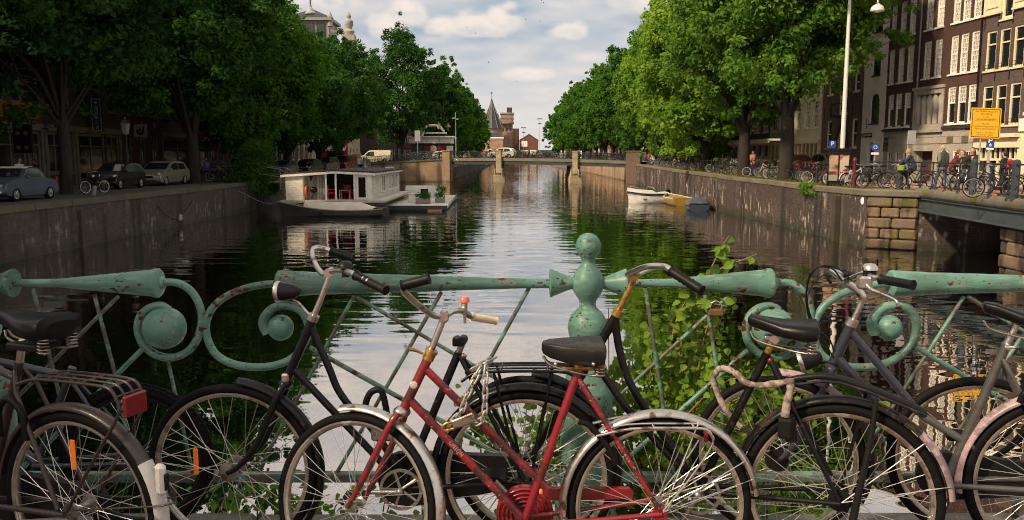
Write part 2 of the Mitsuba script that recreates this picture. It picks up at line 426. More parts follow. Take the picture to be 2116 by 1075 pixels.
mat('chain_grey', paint((0.40, 0.39, 0.36), 0.25, 40, rust=0.5, rc=(0.14, 0.09, 0.05), rsc=60, th=.6), 0.45, metallic=0.55)

# ------------------------------------------------------------------ water, land, quay walls
WL = -18.3                                         # face of the left quay wall
ZL = 2.0
RW = [(15.5, 4.0), (16.2, 26.6)]                   # right wall before the side canal
RWALL = [(16.5, 33.4), (14.85, 34.5), (14.95, 47.0), (14.4, 56.0), (15.2, 76.0), (17.0, 113.5)]


def zr(y):
    return float(np.interp(y, [20, 34, 42, 58, 113], [2.46, 2.40, 2.34, 2.50, 2.70]))


def sheet(poly, z, cell=None):
    """flat land: the polygon's top, and its sides down below the water"""
    g = G()
    g.prism(poly, -3.0, z)
    return g


g = G()
g.raw([[-400, -60, 0], [400, -60, 0], [400, 900, 0], [-400, 900, 0]], [[0, 1, 2, 3]])
struct('canal_water', g, 'water', label='dark canal water that mirrors the sky')
g = G()
g.raw([[-6000, -3000, -3.2], [6000, -3000, -3.2], [6000, 5500, -3.2], [-6000, 5500, -3.2]], [[0, 1, 2, 3]])
struct('canal_bed', g, 'soil', label='bed of the canal')

left_land = Polygon([(-1500, -300), (-18.9, -300), (-18.9, 123.2), (-9.6, 123.2), (-10.2, 430), (-1500, 430)])
struct('left_quay_street', sheet(left_land, ZL), 'asphalt', label='asphalt quay street along the shaded side of the canal')
north = Polygon([(-1500, 430), (1500, 430), (1500, 3000), (-1500, 3000)])
struct('far_ground', sheet(north, 2.2), 'asphalt', label='ground at the far end of the canal')


def strip(line, width, z=lambda y: 2.4, down=4.0):
    """street along a polyline of (x, y): its top width metres to the right"""
    g = G()
    v, f = [], []
    for x, y in line:
        v += [[x, y, z(y)], [x + width, y, z(y)]]
    for i in range(len(line) - 1):
        f.append([2 * i, 2 * i + 1, 2 * i + 3, 2 * i + 2])
    return g.raw(v, f)


dense = [(float(np.interp(y, [p[1] for p in RWALL[1:]], [p[0] for p in RWALL[1:]])) + 0.35, y) for y in np.arange(34.5, 113.6, 2.0)]
struct('right_quay_street', strip([(16.9, 33.55)] + [(max(x, 15.3), y) for x, y in dense], 300, zr), 'pavers', label='brick paved quay street along the sunny side of the canal')
g = strip([(21.2, 20.0), (21.0, 27), (20.6, 34), (19.9, 42), (19.4, 50), (19.6, 60)], 1.9, lambda y: zr(y) + 0.006)
struct('cycle_lane', g, 'red_pavers', label='red paved lane along the right quay street')
g = G()
for x0, y0, y1 in ((20.75, 22, 60), (22.95, 22, 60)):
    y = y0
    while y < y1:
        xx = x0 - 0.06 * (y - 22) * (y < 50) + (-0.06 * 28 if y >= 50 else 0)
        g.raw([[xx, y, zr(y) + 0.012], [xx + 0.12, y, zr(y) + 0.012], [xx + 0.02, y + 2.2, zr(y + 2.2) + 0.012], [xx - 0.10, y + 2.2, zr(y + 2.2) + 0.012]], [[0, 1, 2, 3]])
        y += 3.3
struct('lane_markings', g, 'road_white', label='white dashes painted along the red lane')
struct('right_land_behind', sheet(Polygon([(24.2, 33.6), (1500, 33.6), (1500, 113), (24.2, 113)]), 2.28), 'pavers', label='paved ground behind the right house row')
struct('right_bank_near', sheet(Polygon([(16.8, -300), (1500, -300), (1500, 26.6), (16.8, 26.6)]), 2.42), 'pavers', label='paved bank this side of the side canal')
struct('right_bank_far', sheet(Polygon([(17.6, 113.2), (1500, 113.2), (1500, 430), (16.0, 430), (17.6, 125)]), 2.68), 'pavers', label='paved bank beyond the far bridge')


def wall_line(line, zt, thick=0.6, zb=-2.5):
    """upright wall whose face follows the polyline; zt(y) is its top; the body lies to the right of the walking direction"""
    g = G()
    n = len(line)
    off = []
    for i in range(n):
        a, b = np.array(line[max(i - 1, 0)]), np.array(line[min(i + 1, n - 1)])
        d = (b - a) / np.linalg.norm(b - a)
        off.append((line[i][0] + d[1] * thick, line[i][1] - d[0] * thick))
    v = []
    for (x, y), (X, Y) in zip(line, off):
        v += [[x, y, zb], [x, y, zt(y)], [X, Y, zt(y)], [X, Y, zb]]
    f = []
    for i in range(n - 1):
        for k in range(3):
            f.append([4 * i + k, 4 * i + k + 1, 4 * i + 4 + k + 1, 4 * i + 4 + k])
    f += [[0, 3, 2, 1], [4 * n - 4, 4 * n - 3, 4 * n - 2, 4 * n - 1]]
    return g.raw(v, f)


def resample(line, step):
    p = np.asarray(line, float)
    s = np.r_[0, np.cumsum(np.linalg.norm(np.diff(p, axis=0), axis=1))]
    t = np.arange(0, s[-1] + 1e-6, step)
    return np.stack([np.interp(t, s, p[:, 0]), np.interp(t, s, p[:, 1])], 1)


def coping(parent, line, zt, step, m, h=0.22, over=0.06, depth=0.55, seed=1, count=60, side=1):
    """coping stones, each its own piece, butted with open joints"""
    rng = random.Random(seed)
    p = resample(line, step)
    for i in range(min(len(p) - 1, count)):
        a, b = p[i], p[i + 1]
        d = (b - a) / np.linalg.norm(b - a)
        q = np.array([d[1], -d[0]]) * side
        L = np.linalg.norm(b - a)
        z = zt((a[1] + b[1]) / 2)
        R = np.array([[d[0], q[0], 0], [d[1], q[1], 0], [0, 0, 1]])
        put('stone', G().cbox([0.008, -over + rng.uniform(-.012, .012), -h], [L - 0.008, depth, 0.03 + rng.uniform(-.01, .012)], 0.018, R, (a[0], a[1], z)), m, parent=parent)


t = thing('quay_wall', 'long dark brick quay wall under the parked cars on the shaded bank', 'quay wall')
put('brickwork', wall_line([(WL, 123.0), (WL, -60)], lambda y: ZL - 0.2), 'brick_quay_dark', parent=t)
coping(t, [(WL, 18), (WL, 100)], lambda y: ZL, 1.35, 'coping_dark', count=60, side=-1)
put('pile', G().box([WL - .3, 34.6, -2], [WL + .16, 34.95, 1.55]), 'soil', parent=t)
labels[t]['label'] = 'long dark brick quay wall under the parked cars on the shaded bank'

t = thing('quay_wall', 'stained brick quay wall with mossy coping behind the moored small boats', 'quay wall')
put('brickwork', wall_line(RWALL[1:], lambda y: zr(y) - 0.2), 'brick_quay', parent=t)
coping(t, RWALL[1:], zr, 1.25, 'coping', count=64, seed=4)
put('fender_post', G().box([14.55, 37.05, -2], [14.93, 37.40, 2.05]), 'soil', parent=t)
put('fender_post', G().box([14.62, 36.3, -2], [14.93, 36.55, 2.1]), 'coping_dark', parent=t)
put('name_plate', G().lathe([(0, 0.03), (0.13, 0.025), (0.16, 0.0)], 14, (14.85, 34.9, 1.95), [[0, 0, -1], [0, 1, 0], [1, 0, 0]]), 'white_paint', parent=t)

# corner of dressed stone at the mouth of the side canal
t = thing('stone_quoin', 'corner pier of rough sandstone blocks where the side canal opens', 'stone pier')
rng = random.Random(7)
c0, c1 = np.array([14.86, 34.45]), np.array([16.5, 33.4])
d = (c1 - c0) / np.linalg.norm(c1 - c0)
q = np.array([d[1], -d[0]])
R = np.array([[d[0], -q[0], 0], [d[1], -q[1], 0], [0, 0, 1]])
put('core', G().box([0.02, 0.12, -2.5], [1.93, 1.3, 2.17], R, (c0[0], c0[1], 0)), 'brick_quay', parent=t)
for row in range(6):
    z0 = -0.45 + row * 0.437
    cuts = [0.0, 0.98, 1.95] if row % 2 else [-0.02, 0.55, 1.28, 1.97]
    for a, b in zip(cuts[:-1], cuts[1:]):
        put('stone_block', G().cbox([a + .015, -0.10 - rng.uniform(0, .07), z0 + .015 + rng.uniform(0, .012)], [b - .015 - rng.uniform(0, .02), 0.5, z0 + 0.425 - rng.uniform(0, .015)], 0.055, R, (c0[0], c0[1], 0)), 'sandstone', parent=t)
put('cap_stone', G().cbox([-.1, -.2, 2.18], [2.05, 1.3, 2.42], 0.03, R, (c0[0], c0[1], 0)), 'coping', parent=t)
t = thing('stone_quoin', 'sandstone block pier cut by the edge of the picture, this side of the side canal', 'stone pier')
put('core', G().box([16.35, 25.0, -2.5], [18, 27.1, 2.2]), 'brick_quay', parent=t)
for row in range(7):
    z0 = -0.7 + row * 0.44
    for k in range(2):
        y0 = 27.2 - k * 0.95 - (0.4 if row % 2 else 0)
        put('stone_block', G().cbox([16.2 - rng.uniform(0, .03), y0 - .93, z0 + .015], [16.8, min(y0, 27.2), z0 + .425], 0.045), 'sandstone', parent=t)
    put('stone_block', G().cbox([16.26, 27.0, z0 + .015], [17.2, 27.24 + rng.uniform(0, .03), z0 + .425], 0.045), 'sandstone', parent=t)
put('cap_stone', G().cbox([16.1, 24.5, 2.40], [17.3, 27.35, 2.62], .03), 'coping', parent=t)

# side bridge over the mouth of the side canal
E0, E1 = np.array([16.45, 33.75]), np.array([15.35, 24.2])
t = thing('side_bridge', 'low steel beam street bridge with rounded stone rim over the side canal', 'bridge')
d = (E1 - E0) / np.linalg.norm(E1 - E0)
L = float(np.linalg.norm(E1 - E0))
R = np.array([[d[0], -d[1], 0], [d[1], d[0], 0], [0, 0, 1]])
o = (E0[0], E0[1], 0)
put('deck', G().box([-.2, 0.3, 2.12], [L + 2, 12, 2.44], R, o), 'red_pavers', parent=t)
n = 9
for i in range(n):
    a, b = L * i / n, L * (i + 1) / n
    put('rim_stone', G().tube([o + R @ np.array([a + .01, 0.18, 2.36]), o + R @ np.array([b - .01, 0.18, 2.36])], 0.2, 10), 'coping', smooth=40, parent=t)
put('beam', G().box([0.1, 0.22, 1.62], [L - .1, .42, 2.18], R, o).box([0.1, 0.12, 1.6], [L - .1, .5, 1.66], R, o).box([.1, .12, 2.1], [L - .1, .5, 2.155], R, o), 'beam_steel', parent=t)
for k in range(1, 5):
    put('beam', G().box([0.1, 0.42 + 1.8 * k, 1.62], [L - .1, .62 + 1.8 * k, 2.11], R, o), 'beam_steel', parent=t)
t = thing('canal_side_wall', 'dark brick wall of the side canal in the shade under its bridge', 'wall')
put('brickwork', wall_line([(60, 31.5), (20, 32.75), (16.45, 33.45)], lambda y: 2.1), 'brick_quay', parent=t)
t = thing('canal_side_wall', 'shaded near wall of the side canal under the street', 'wall')
put('brickwork', wall_line([(16.9, 27.15), (60, 26.2)], lambda y: 2.1), 'brick_quay', parent=t)

# ------------------------------------------------------------------ the bridge the photograph is taken from
struct('bridge_deck', G().box([-19, -9, 1.6], [16.2, 3.2, 2.19]), 'red_pavers', label='deck of the near bridge under the parked bicycles')
t = thing('bridge_kerb', 'grey granite edge stones along the near bridge under the bicycles', 'kerb')
x = -19.0
rng = random.Random(3)
while x < 16:
    w = rng.uniform(1.1, 1.5)
    put('stone', G().cbox([x + .006, 3.2, 1.6], [x + w - .006, 3.66 + rng.uniform(-.01, .01), 2.2 + rng.uniform(-.006, .006)], .02), 'granite', parent=t)
    x += w
t = thing('near_bridge_abutment', 'masonry end of the near bridge', 'wall')
put('brickwork', G().box([-19.6, -9, -2.5], [-18.2, 3.4, 1.59]).box([15.4, -9, -2.5], [17, 3.4, 1.59]), 'brick_quay_dark', parent=t)

# ------------------------------------------------------------------ far bridge
A, B = np.array([-9.0, 122.7]), np.array([16.6, 114.2])
d = (B - A) / np.linalg.norm(B - A)
LB = float(np.linalg.norm(B - A))
RB = np.array([[d[0], -d[1], 0], [d[1], d[0], 0], [0, 0, 1]])
oB = np.array([A[0], A[1], 0])


def zb(s):
    """deck height along the far bridge"""
    k = s / LB
    return 3.42 * (1 - k) + 3.05 * k + 0.75 * k * (1 - k)


def band(s0, s1, w0, w1, za, zb_, n=14):
    """a strip of the arched bridge: between the heights deck + za and deck + zb_"""
    g = G()
    ss = np.linspace(s0, s1, n)
    v = []
    for s in ss:
        v += [oB + RB @ np.array([s, w, zb(s) + z]) for w, z in ((w0, za), (w0, zb_), (w1, zb_), (w1, za))]
    f = []
    for i in range(n - 1):
        for k in range(4):
            f.append([4 * i + k, 4 * i + (k + 1) % 4, 4 * i + 4 + (k + 1) % 4, 4 * i + 4 + k])
    f += [[3, 2, 1, 0], [4 * n - 4, 4 * n - 3, 4 * n - 2, 4 * n - 1]]
    return g.raw(v, f)


FB = t = thing('canal_bridge', 'low flat bridge on two stone piers across the canal in the distance', 'bridge')
put('deck', band(-.5, LB + .5, 0.3, 9.7, -.45, -.02), 'asphalt', parent=t)
put('rim', band(0, LB, 0, .3, -.38, .05), 'grey_rim', parent=t)
put('beam', band(0, LB, .12, .3, -.86, -.39), 'iron_blue', parent=t)
put('rim', band(0, LB, 9.7, 10, -.38, .05), 'pier_stone', parent=t)
for k in range(1, 5):
    put('beam', band(0, LB, 2 * k, 2 * k + .25, -.86, -.46), 'beam_steel', parent=t)
for s in (7.55, 18.95):
    c = oB + RB @ np.array([s, 0, 0])
    pg = G()
    c[2] = 0
    pg.cbox(c + [-.82, -.35, -2], c + [.82, 10, 1.05], .06)
    pg.cbox(c + [-.70, -.2, 1.05], c + [.70, 9.8, 1.6], .05)
    put('pier', pg, 'pier_stone', parent=t)
    pg = G().cbox(c + [-.66, .3, 1.61], c + [.66, 9.3, zb(s) - .95], .03)
    put('pier_shaft', pg, 'beam_steel', parent=t)
    pg = G().cbox([s - .40, -.42, 1.3], [s + .40, .18, zb(s) + 1.05], .05, RB, oB).cbox([s - .46, -.48, zb(s) + 1.05], [s + .46, .24, zb(s) + 1.2], .04, RB, oB).cbox([s - .62, -.5, 1.0], [s - .44, .1, 2.0], .04, RB, oB).cbox([s + .44, -.5, 1.0], [s + .62, .1, 2.0], .04, RB, oB)
    put('pillar', pg, 'pier_stone', parent=t)
for i, s in enumerate((-.6, LB + .2)):
    w = (0.62, 1.0)[i]
    put('end_pillar', G().cbox([s - w, -.6, -2], [s + w, .6, zb(s) + 1.05 + .25 * i], .06, RB, oB).cbox([s - w - .12, -.7, zb(s) + 1.05 + .25 * i], [s + w + .12, .7, zb(s) + 1.22 + .25 * i], .04, RB, oB), ('brick_abutment', 'brick_warm')[i], parent=t)
# railing of the far bridge: posts, rails and bars in one fine grille
t = thing('bridge_railing', 'black iron grille railing along the far bridge', 'railing')
g = G()
for w in (0.12, 9.85):
    for s in np.arange(0.3, LB, 0.15):
        a = oB + RB @ np.array([s, w, zb(s)])
        g.box(a + [-.026, -.022, 0], a + [.026, .022, .98])
put('bars', g, 'black_iron', parent=t)
labels[f'{t}__bars'] = {'kind': 'stuff'}
for w in (0.12, 9.85):
    for z in (.98, .12):
        put('rail', band(0, LB, w - .03, w + .03, z - .03, z + .03), 'black_iron', parent=t)

# abutment and ramp on the left
t = thing('bridge_abutment', 'sunlit orange-brown brick abutment left of the far bridge', 'wall')
g = G()
xs = [-23.0, -17, -13, -9.4]
v, f = [], []
for x in xs:
    z = float(np.interp(x, [-23, -9.4], [2.5, 3.28]))
    v += [[x, 122.7, -2.5], [x, 122.7, z], [x, 134, z], [x, 134, -2.5]]
for i in range(3):
    for k in range(3):
        f.append([4 * i + k, 4 * i + k + 1, 4 * i + 5 + k, 4 * i + 4 + k])
f += [[12, 13, 14, 15], [0, 3, 2, 1]]
put('brickwork', g.raw(v, f), 'brick_abutment', parent=t)
for i in range(12):
    x0, x1 = -23 + i * 1.13, -23 + (i + 1) * 1.13
    z0 = float(np.interp((x0 + x1) / 2, [-23, -9.4], [2.5, 3.28]))
    put('stone', G().cbox([x0 + .01, 122.55, z0 - .03], [x1 - .01, 123.1, z0 + .16], .02), 'coping', parent=t)
put('end_pillar', G().cbox([-23.6, 122.4, 1.9], [-22.4, 123.4, 4.15], .05), 'pier_stone', parent=t)
struct('left_bridge_ramp', G().raw([[-40, 123.1, 2.02], [-23, 123.1, 2.52], [-9.4, 123.1, 3.3], [-9.4, 134, 3.3], [-23, 134, 2.52], [-40, 134, 2.02]], [[0, 1, 4, 5], [1, 2, 3, 4]]), 'asphalt', label='street rising to the far bridge on the left')
struct('right_bridge_ramp', G().raw([[16.8, 114.0, 3.06], [28, 112, 2.7], [28, 126, 2.7], [19.5, 124, 3.06]], [[0, 1, 2, 3]]), 'pavers', label='street rising to the far bridge on the right')
t = thing('bank_wall', 'sunlit brick bank wall seen under the far bridge', 'wall')
put('brickwork', wall_line([(17.4, 113.6), (17.4, 150), (16.4, 429)], lambda y: 2.69), 'brick_abutment', parent=t)
t = thing('bank_wall', 'shaded brick bank wall beyond the far bridge on the dark side', 'wall')
put('brickwork', wall_line([(-10.0, 429), (-9.2, 134), (-9.2, 123)], lambda y: 2.02), 'brick_quay_dark', parent=t)
t = thing('bank_wall', 'low wall that closes the far end of the canal', 'wall')
put('brickwork', G().box([-11, 428.6, -2], [17.5, 430.3, 2.25]), 'brick_abutment', parent=t)

# ------------------------------------------------------------------ houses
def put2(name, g, m, M, parent, smooth=False):
    """a piece given in the frame M (a house front): moved to its place"""
    v, f = g.mesh()
    v = v @ M[:3, :3].T + M[:3, 3]
    return put(name, (v, f), m, smooth, parent)


def arch_poly(u0, u1, z0, z1):
    c, r = (u0 + u1) / 2, (u1 - u0) / 2
    a = np.linspace(0, PI, 13)
    return Polygon([(u0, z0), (u1, z0)] + [(c + r * math.cos(t), z1 - r + r * math.sin(t)) for t in a])


def window(h, M, u0, u1, z0, z1, fm='white_paint', bars=(2, 3), split=0.5, pm='pane', arch=False, fw=0.10, sill=True, lower_bars=True, head=False, bw=0.026):
    poly = arch_poly(u0, u1, z0, z1) if arch else sbox(u0, z0, u1, z1)
    g = G().prism(poly.difference(poly.buffer(-fw, join_style=2)), -0.17, -0.05)
    zm = z0 + (z1 - z0) * split
    if split:
        g.box([u0 + fw, zm - .035, -.15], [u1 - fw, zm + .035, -.06])
    for k in range(1, bars[0]):
        u = u0 + fw + (u1 - u0 - 2 * fw) * k / bars[0]
        g.box([u - bw / 2, (z0 + fw) if lower_bars else zm, -.14], [u + bw / 2, z1 - fw * .7 if not arch else z1 - fw * 1.3, -.075])
    for a, b, use in ((z0, zm, lower_bars), (zm, z1, True)):
        n = bars[1] // 2 if split else bars[1]
        for k in range(1, n):
            z = a + (b - a) * k / n
            if use and b > a:
                g.box([u0 + fw, z - bw / 2, -.142], [u1 - fw, z + bw / 2, -.078])
    w = put2('window', g, fm, M, h)
    put2('pane', G().prism(poly.buffer(-fw * .6, join_style=2), -.128, -.118), pm, M, w)
    if sill:
        put2('sill', G().box([u0 - .06, z0 - .09, -.05], [u1 + .06, z0 - .003, .09]), fm, M, w)
    if head:
        put2('lintel', G().box([u0 - .08, z1 + .01, -.05], [u1 + .08, z1 + .2, .05]), fm, M, w)


def front(h, M, L, z0, z1, holes, m, depth=9.0, roof='slate', name='wall'):
    """front wall with its openings cut out, body and roof behind it"""
    poly = sbox(0, z0, L, z1)
    if holes:
        poly = poly.difference(shapely.union_all(holes))
    k = put2(name, G().prism(poly, -.30, 0), m, M, h)
    return k


def body(h, M, L, z0, z1, m, depth=9.0, roof='slate', rh=2.6):
    g = G().box([.01, z0, -depth], [.25, z1, -.301]).box([L - .25, z0, -depth], [L - .01, z1, -.301]).box([.01, z0, -depth - .25], [L - .01, z1, -depth])
    g.box([.25, z0, -.9], [L - .25, z1 - .02, -.6])
    put2('side_wall', g, m, M, h)
    v = [[-.05, z1 + .02, -.35], [L + .05, z1 + .02, -.35], [L + .05, z1 + .02, -depth - .3], [-.05, z1 + .02, -depth - .3], [.6, z1 + rh, -depth / 2], [L - .6, z1 + rh, -depth / 2]]
    g = G().raw(v, [[0, 1, 5], [0, 5, 4], [2, 3, 4], [2, 4, 5], [1, 2, 5], [3, 0, 4], [0, 3, 2], [0, 2, 1]])
    r = put2('roof', g, roof, M, h)
    put2('chimney', G().box([L * .3, z1 + rh - 1.0, -depth / 2 - .4], [L * .3 + .7, z1 + rh + .9, -depth / 2 + .4]), 'brick_warm', M, r)


def cornice(h, M, L, z, m, steps=3, out=.45, hgt=.5):
    g = G()
    for i in range(steps):
        g.box([-.04 - .03 * i, z + hgt * i / steps + .002 * i, -.28], [L + .04 + .03 * i, z + hgt * (i + 1) / steps, .10 + out * (i + 1) / steps])
    return put2('cornice', g, m, M, h)


# -------- right bank, from the side canal outwards
FD = np.array([0.093, -1.0, 0]) / math.hypot(0.093, 1.0)       # along the front, from far to near


def rfront(y_far, y_near):
    x = lambda y: 24.0 - 0.093 * (y - 43.0)
    return frame((x(y_far), y_far, 0), FD), (y_far - y_near) / abs(FD[1])


ZR = 2.36
# dark purple brick house with white sash windows
M, L = rfront(51.85, 43.0)
h = thing('brick_house', 'dark purple brick house with rows of white sash windows over a grey stone base', 'house')
rows = []
cols_top = [(0.15, .75), (1.15, 1.80), (2.10, 2.78), (3.78, 4.48), (4.80, 5.48), (6.25, 6.90), (7.08, 7.75), (7.97, 8.63)]
for z0, z1 in ((8.22, 10.25), (10.92, 12.95), (13.6, 15.4)):
    rows += [(u0, u1, z0, z1, 'top') for u0, u1 in cols_top]
cols_low = [(0.30, .92), (1.12, 1.78), (2.05, 2.72), (6.25, 6.95), (7.13, 7.85), (8.00, 8.68)]
rows += [(u0, u1, 5.58, 7.55, 'low') for u0, u1 in cols_low]
holes = [sbox(u0, z0, u1, z1) for u0, u1, z0, z1, k in rows]
front(h, M, L, 5.32, 16.3, holes + [sbox(3.1, 5.32, 5.95, 7.72)], 'brick_purple')
for u0, u1, z0, z1, k in rows:
    window(h, M, u0, u1, z0, z1, bars=(4, 8), split=.56 if k == 'low' else .52, lower_bars=(k == 'top'), fw=.085, pm='pane' if random.Random(u0 * 7 + z0).random() < .7 else 'pane_curtain')
cornice(h, M, L, 16.3, 'dull_white')
# carved stone panel over the door
g = G().prism(sbox(3.1, 5.32, 5.95, 7.72).difference(sbox(3.28, 5.62, 5.77, 7.30)), -.2, .06).box([3.0, 5.16, -.2], [6.05, 5.32, .18]).box([3.05, 7.58, .0], [6.0, 7.74, .14])
put2('stone_panel', g, 'grey_stone', M, h)
put2('stone_panel_back', G().box([3.2, 5.5, -.29], [5.85, 7.4, -.24]), 'shop_dark', M, h)
for i in range(5):
    u = 3.45 + i * .535
    put2('pilaster', G().lathe([(0, 0), (.19, 0), (.17, .1), (.15, .5), (.17, 1.2), (.20, 1.36), (.13, 1.52), (.0, 1.52)], 12, (0, 0, 0), np.array([[1, 0, 0], [0, 0, 1], [0, -1, 0]])).add(G(), None) if False else G().tube([[u, 5.64, -.13], [u, 5.9, -.13], [u, 6.6, -.12], [u, 7.0, -.11], [u, 7.26, -.13]], [.15, .16, .17, .2, .12], 10), 'grey_stone', M, h, smooth=50)
# base of grey stone blocks with low windows and the porch
low = [(.45, 1.0, 2.9, 4.1), (1.35, 1.85, 2.9, 4.1), (2.2, 2.72, 2.9, 4.1), (3.25, 5.15, 2.36, 4.12), (5.9, 6.5, 2.95, 4.12), (7.0, 7.6, 2.95, 4.12), (7.95, 8.5, 2.95, 4.12)]
base = put2('base', G().prism(sbox(0, ZR - .2, L, 5.32).difference(shapely.union_all([sbox(a, c, b, d_) for a, b, c, d_ in low])), -.30, -.03), 'grey_stone', M, h)
rng = random.Random(11)
z = ZR
while z < 5.25:
    hh = min(rng.choice((.30, .36, .42)), 5.31 - z)
    u = 0.0
    while u < L - .05:
        w = min(rng.uniform(.35, .95), L - u)
        b = sbox(u + .006, z + .006, u + w - .006, z + hh - .006)
        if all(not b.intersects(sbox(a, c, e, d_)) for a, e, c, d_ in low) and w > .12:
            put2('stone_block', G().cbox([u + .006, z + .006, -.03], [u + w - .006, z + hh - .006, rng.uniform(.008, .03)], .008), ('grey_stone', 'grey_stone', 'coping')[rng.randrange(3) if rng.random() < .15 else 0], M, base)
        u += w
    z += hh
for a, b, c, d_ in low:
    if b - a < 1:
        window(h, M, a, b, c, d_, 'white_paint', (2, 2), 0, sill=False, fw=.06)
dk = put2('porch', G().box([3.25, 2.36, -1.3], [5.15, 4.12, -1.25]).box([3.25, 2.36, -1.25], [3.3, 4.12, -.301]).box([5.1, 2.36, -1.25], [5.15, 4.12, -.301]).box([3.25, 4.07, -1.25], [5.15, 4.12, -.301]), 'grey_stone', M, h)
put2('door', G().box([3.9, 2.4, -1.24], [4.85, 3.95, -1.17]), 'cream_paint', M, h)
put2('door_pane', G().box([4.3, 2.5, -1.165], [4.75, 3.85, -1.15]), 'pane', M, h)
put2('band', G().box([-.02, 5.30, -.02], [3.0, 5.44, .14]).box([6.05, 5.30, -.02], [L + .02, 5.44, .14]), 'slate', M, h)
put2('street_plate', G().box([.12, 4.75, .035], [.62, 4.98, .05]).box([.12, 4.45, .035], [.62, 4.70, .05]), 'beam_steel', M, h)
body(h, M, L, ZR - .2, 16.4, 'brick_purple')

for u in (3.42, 8.80):
    put2('drain_pipe', G().tube([[u, 5.5, .07], [u, 16.2, .07]], .045, 7), 'dull_white' if u < 5 else 'black_paint', M, h)

# narrow brown house with cream windows and a cream cornice, shop below
M, L = rfront(43.0, 39.66)
h = thing('shop_house', 'narrow grey-brown brick house with cream windows, cream cornice and shop front', 'house')
wins = [(.28 + 1.0 * k, .28 + 1.0 * k + .78, z0, z1) for k in range(3) for z0, z1 in ((5.35, 7.35), (8.1, 10.05))]
front(h, M, L, 4.95, 10.9, [sbox(a, c, b, d_) for a, b, c, d_ in wins] + [sbox(1.28, 10.5, 2.12, 10.9)], 'brick_brown')
for a, b, c, d_ in wins:
    window(h, M, a, b, c, d_, 'cream_paint', (1, 2), .66, fw=.09, lower_bars=False)
    put2('balconet', G().tube([[a + .05, c + .28, .1], [b - .05, c + .28, .1]], .012, 5).tube([[a + .05, c + .12, .1], [b - .05, c + .12, .1]], .012, 5).tube([[a + .08, c + .02, .1], [a + .08, c + .3, .1]], .012, 5).tube([[b - .08, c + .02, .1], [b - .08, c + .3, .1]], .012, 5).tube([[(a + b) / 2, c + .02, .1], [(a + b) / 2, c + .3, .1]], .012, 5), 'black_iron', M, h)
for k in range(4):
    for z in (7.55, 10.2):
        put2('wall_anchor', G().box([.08 + 1.03 * k, z, .003], [.13 + 1.03 * k, z + .55, .03]), 'black_iron', M, h)
put2('frieze', G().prism(sbox(-.02, 10.9, L + .02, 12.2).difference(sbox(1.28, 10.89, 2.12, 11.9)), -.28, .06).box([.2, 11.15, .06], [1.1, 11.25, .11]).box([.2, 11.8, .06], [1.1, 11.9, .11]).box([.2, 11.25, .06], [.3, 11.8, .11]).box([1.0, 11.25, .06], [1.1, 11.8, .11]).box([2.3, 11.15, .06], [3.2, 11.25, .11]).box([2.3, 11.8, .06], [3.2, 11.9, .11]).box([2.3, 11.25, .06], [2.4, 11.8, .11]).box([3.1, 11.25, .06], [3.2, 11.8, .11]).box([-.04, 10.82, .0], [1.26, 10.92, .14]).box([2.14, 10.82, .0], [L + .04, 10.92, .14]), 'cream_paint', M, h)
window(h, M, 1.28, 2.12, 10.5, 11.9, 'cream_paint', (1, 1), 0, fw=.13)
cornice(h, M, L, 12.2, 'cream_paint', 4, .6, .6)
put2('fascia', G().box([0, 4.25, -.1], [L, 4.72, .14]).box([-.03, 4.74, -.2], [L + .03, 4.93, .38]), 'cream_paint', M, h)
for k in range(2):
    put2('shop_glass', G().box([.2 + 1.55 * k, 2.75, -.2], [1.6 + 1.55 * k, 3.6, -.18]), 'pane', M, h)
    put2('shop_glass', G().box([.2 + 1.55 * k, 3.72, -.2], [1.6 + 1.55 * k, 4.22, -.18]), 'pane', M, h)
put2('shop_frame', shop := G().box([0, 3.6, -.22], [L, 3.72, -.05]).box([0, 2.2, -.25], [.18, 4.24, .05]).box([L - .18, 2.2, -.25], [L, 4.24, .05]).box([1.58, 2.2, -.2], [1.72, 3.6, -.06]).box([.9, 2.6, -.2], [.98, 3.6, -.08]).box([2.5, 2.6, -.2], [2.58, 3.6, -.08]), 'cream_paint', M, h)
for k in range(9):
    put2('glazing_bar', G().box([.28 + .36 * k, 3.725, -.19], [.34 + .36 * k, 4.24, -.1]), 'cream_paint', M, h)
put2('plinth', G().box([.18, 2.2, -.24], [L - .18, 2.62, -.08]), 'black_paint', M, h)
put2('side_wall', G().box([0, 2.2, -9], [L, 4.9, -.4]), 'shop_dark', M, h)
body(h, M, L, 4.95, 12.6, 'brick_brown')

# end house at the corner of the side canal, cut by the frame
M, L = rfront(39.66, 35.2)
h = thing('corner_house', 'brick corner house with pale bands and cream shop columns at the picture edge', 'house')
front(h, M, L, 5.6, 13.5, [sbox(.9 + 1.3 * k, z0, 1.7 + 1.3 * k, z0 + 1.9) for k in range(2) for z0 in (6.2, 9.2)], 'brick_brown')
for k in range(2):
    for z0 in (6.2, 9.2):
        window(h, M, .9 + 1.3 * k, 1.7 + 1.3 * k, z0, z0 + 1.9, 'cream_paint', (1, 2), .66)
for z in (5.75, 8.3, 10.3, 10.9):
    put2('stone_band', G().box([-.01, z, -.05], [L, z + .16, .03]), 'white_render', M, h)
put2('fascia', G().box([0, 5.0, -.1], [L, 5.6, .2]), 'white_render', M, h)
put2('column', G().box([.02, 2.2, -.3], [.4, 4.98, .08]), 'cream_paint', M, h)
put2('column', G().box([2.2, 2.2, -.3], [2.5, 4.98, .08]), 'cream_paint', M, h)
put2('shop_glass', G().box([.4, 2.6, -.25], [2.2, 4.98, -.2]).box([2.5, 2.6, -.25], [L, 4.98, -.2]), 'pane', M, h)
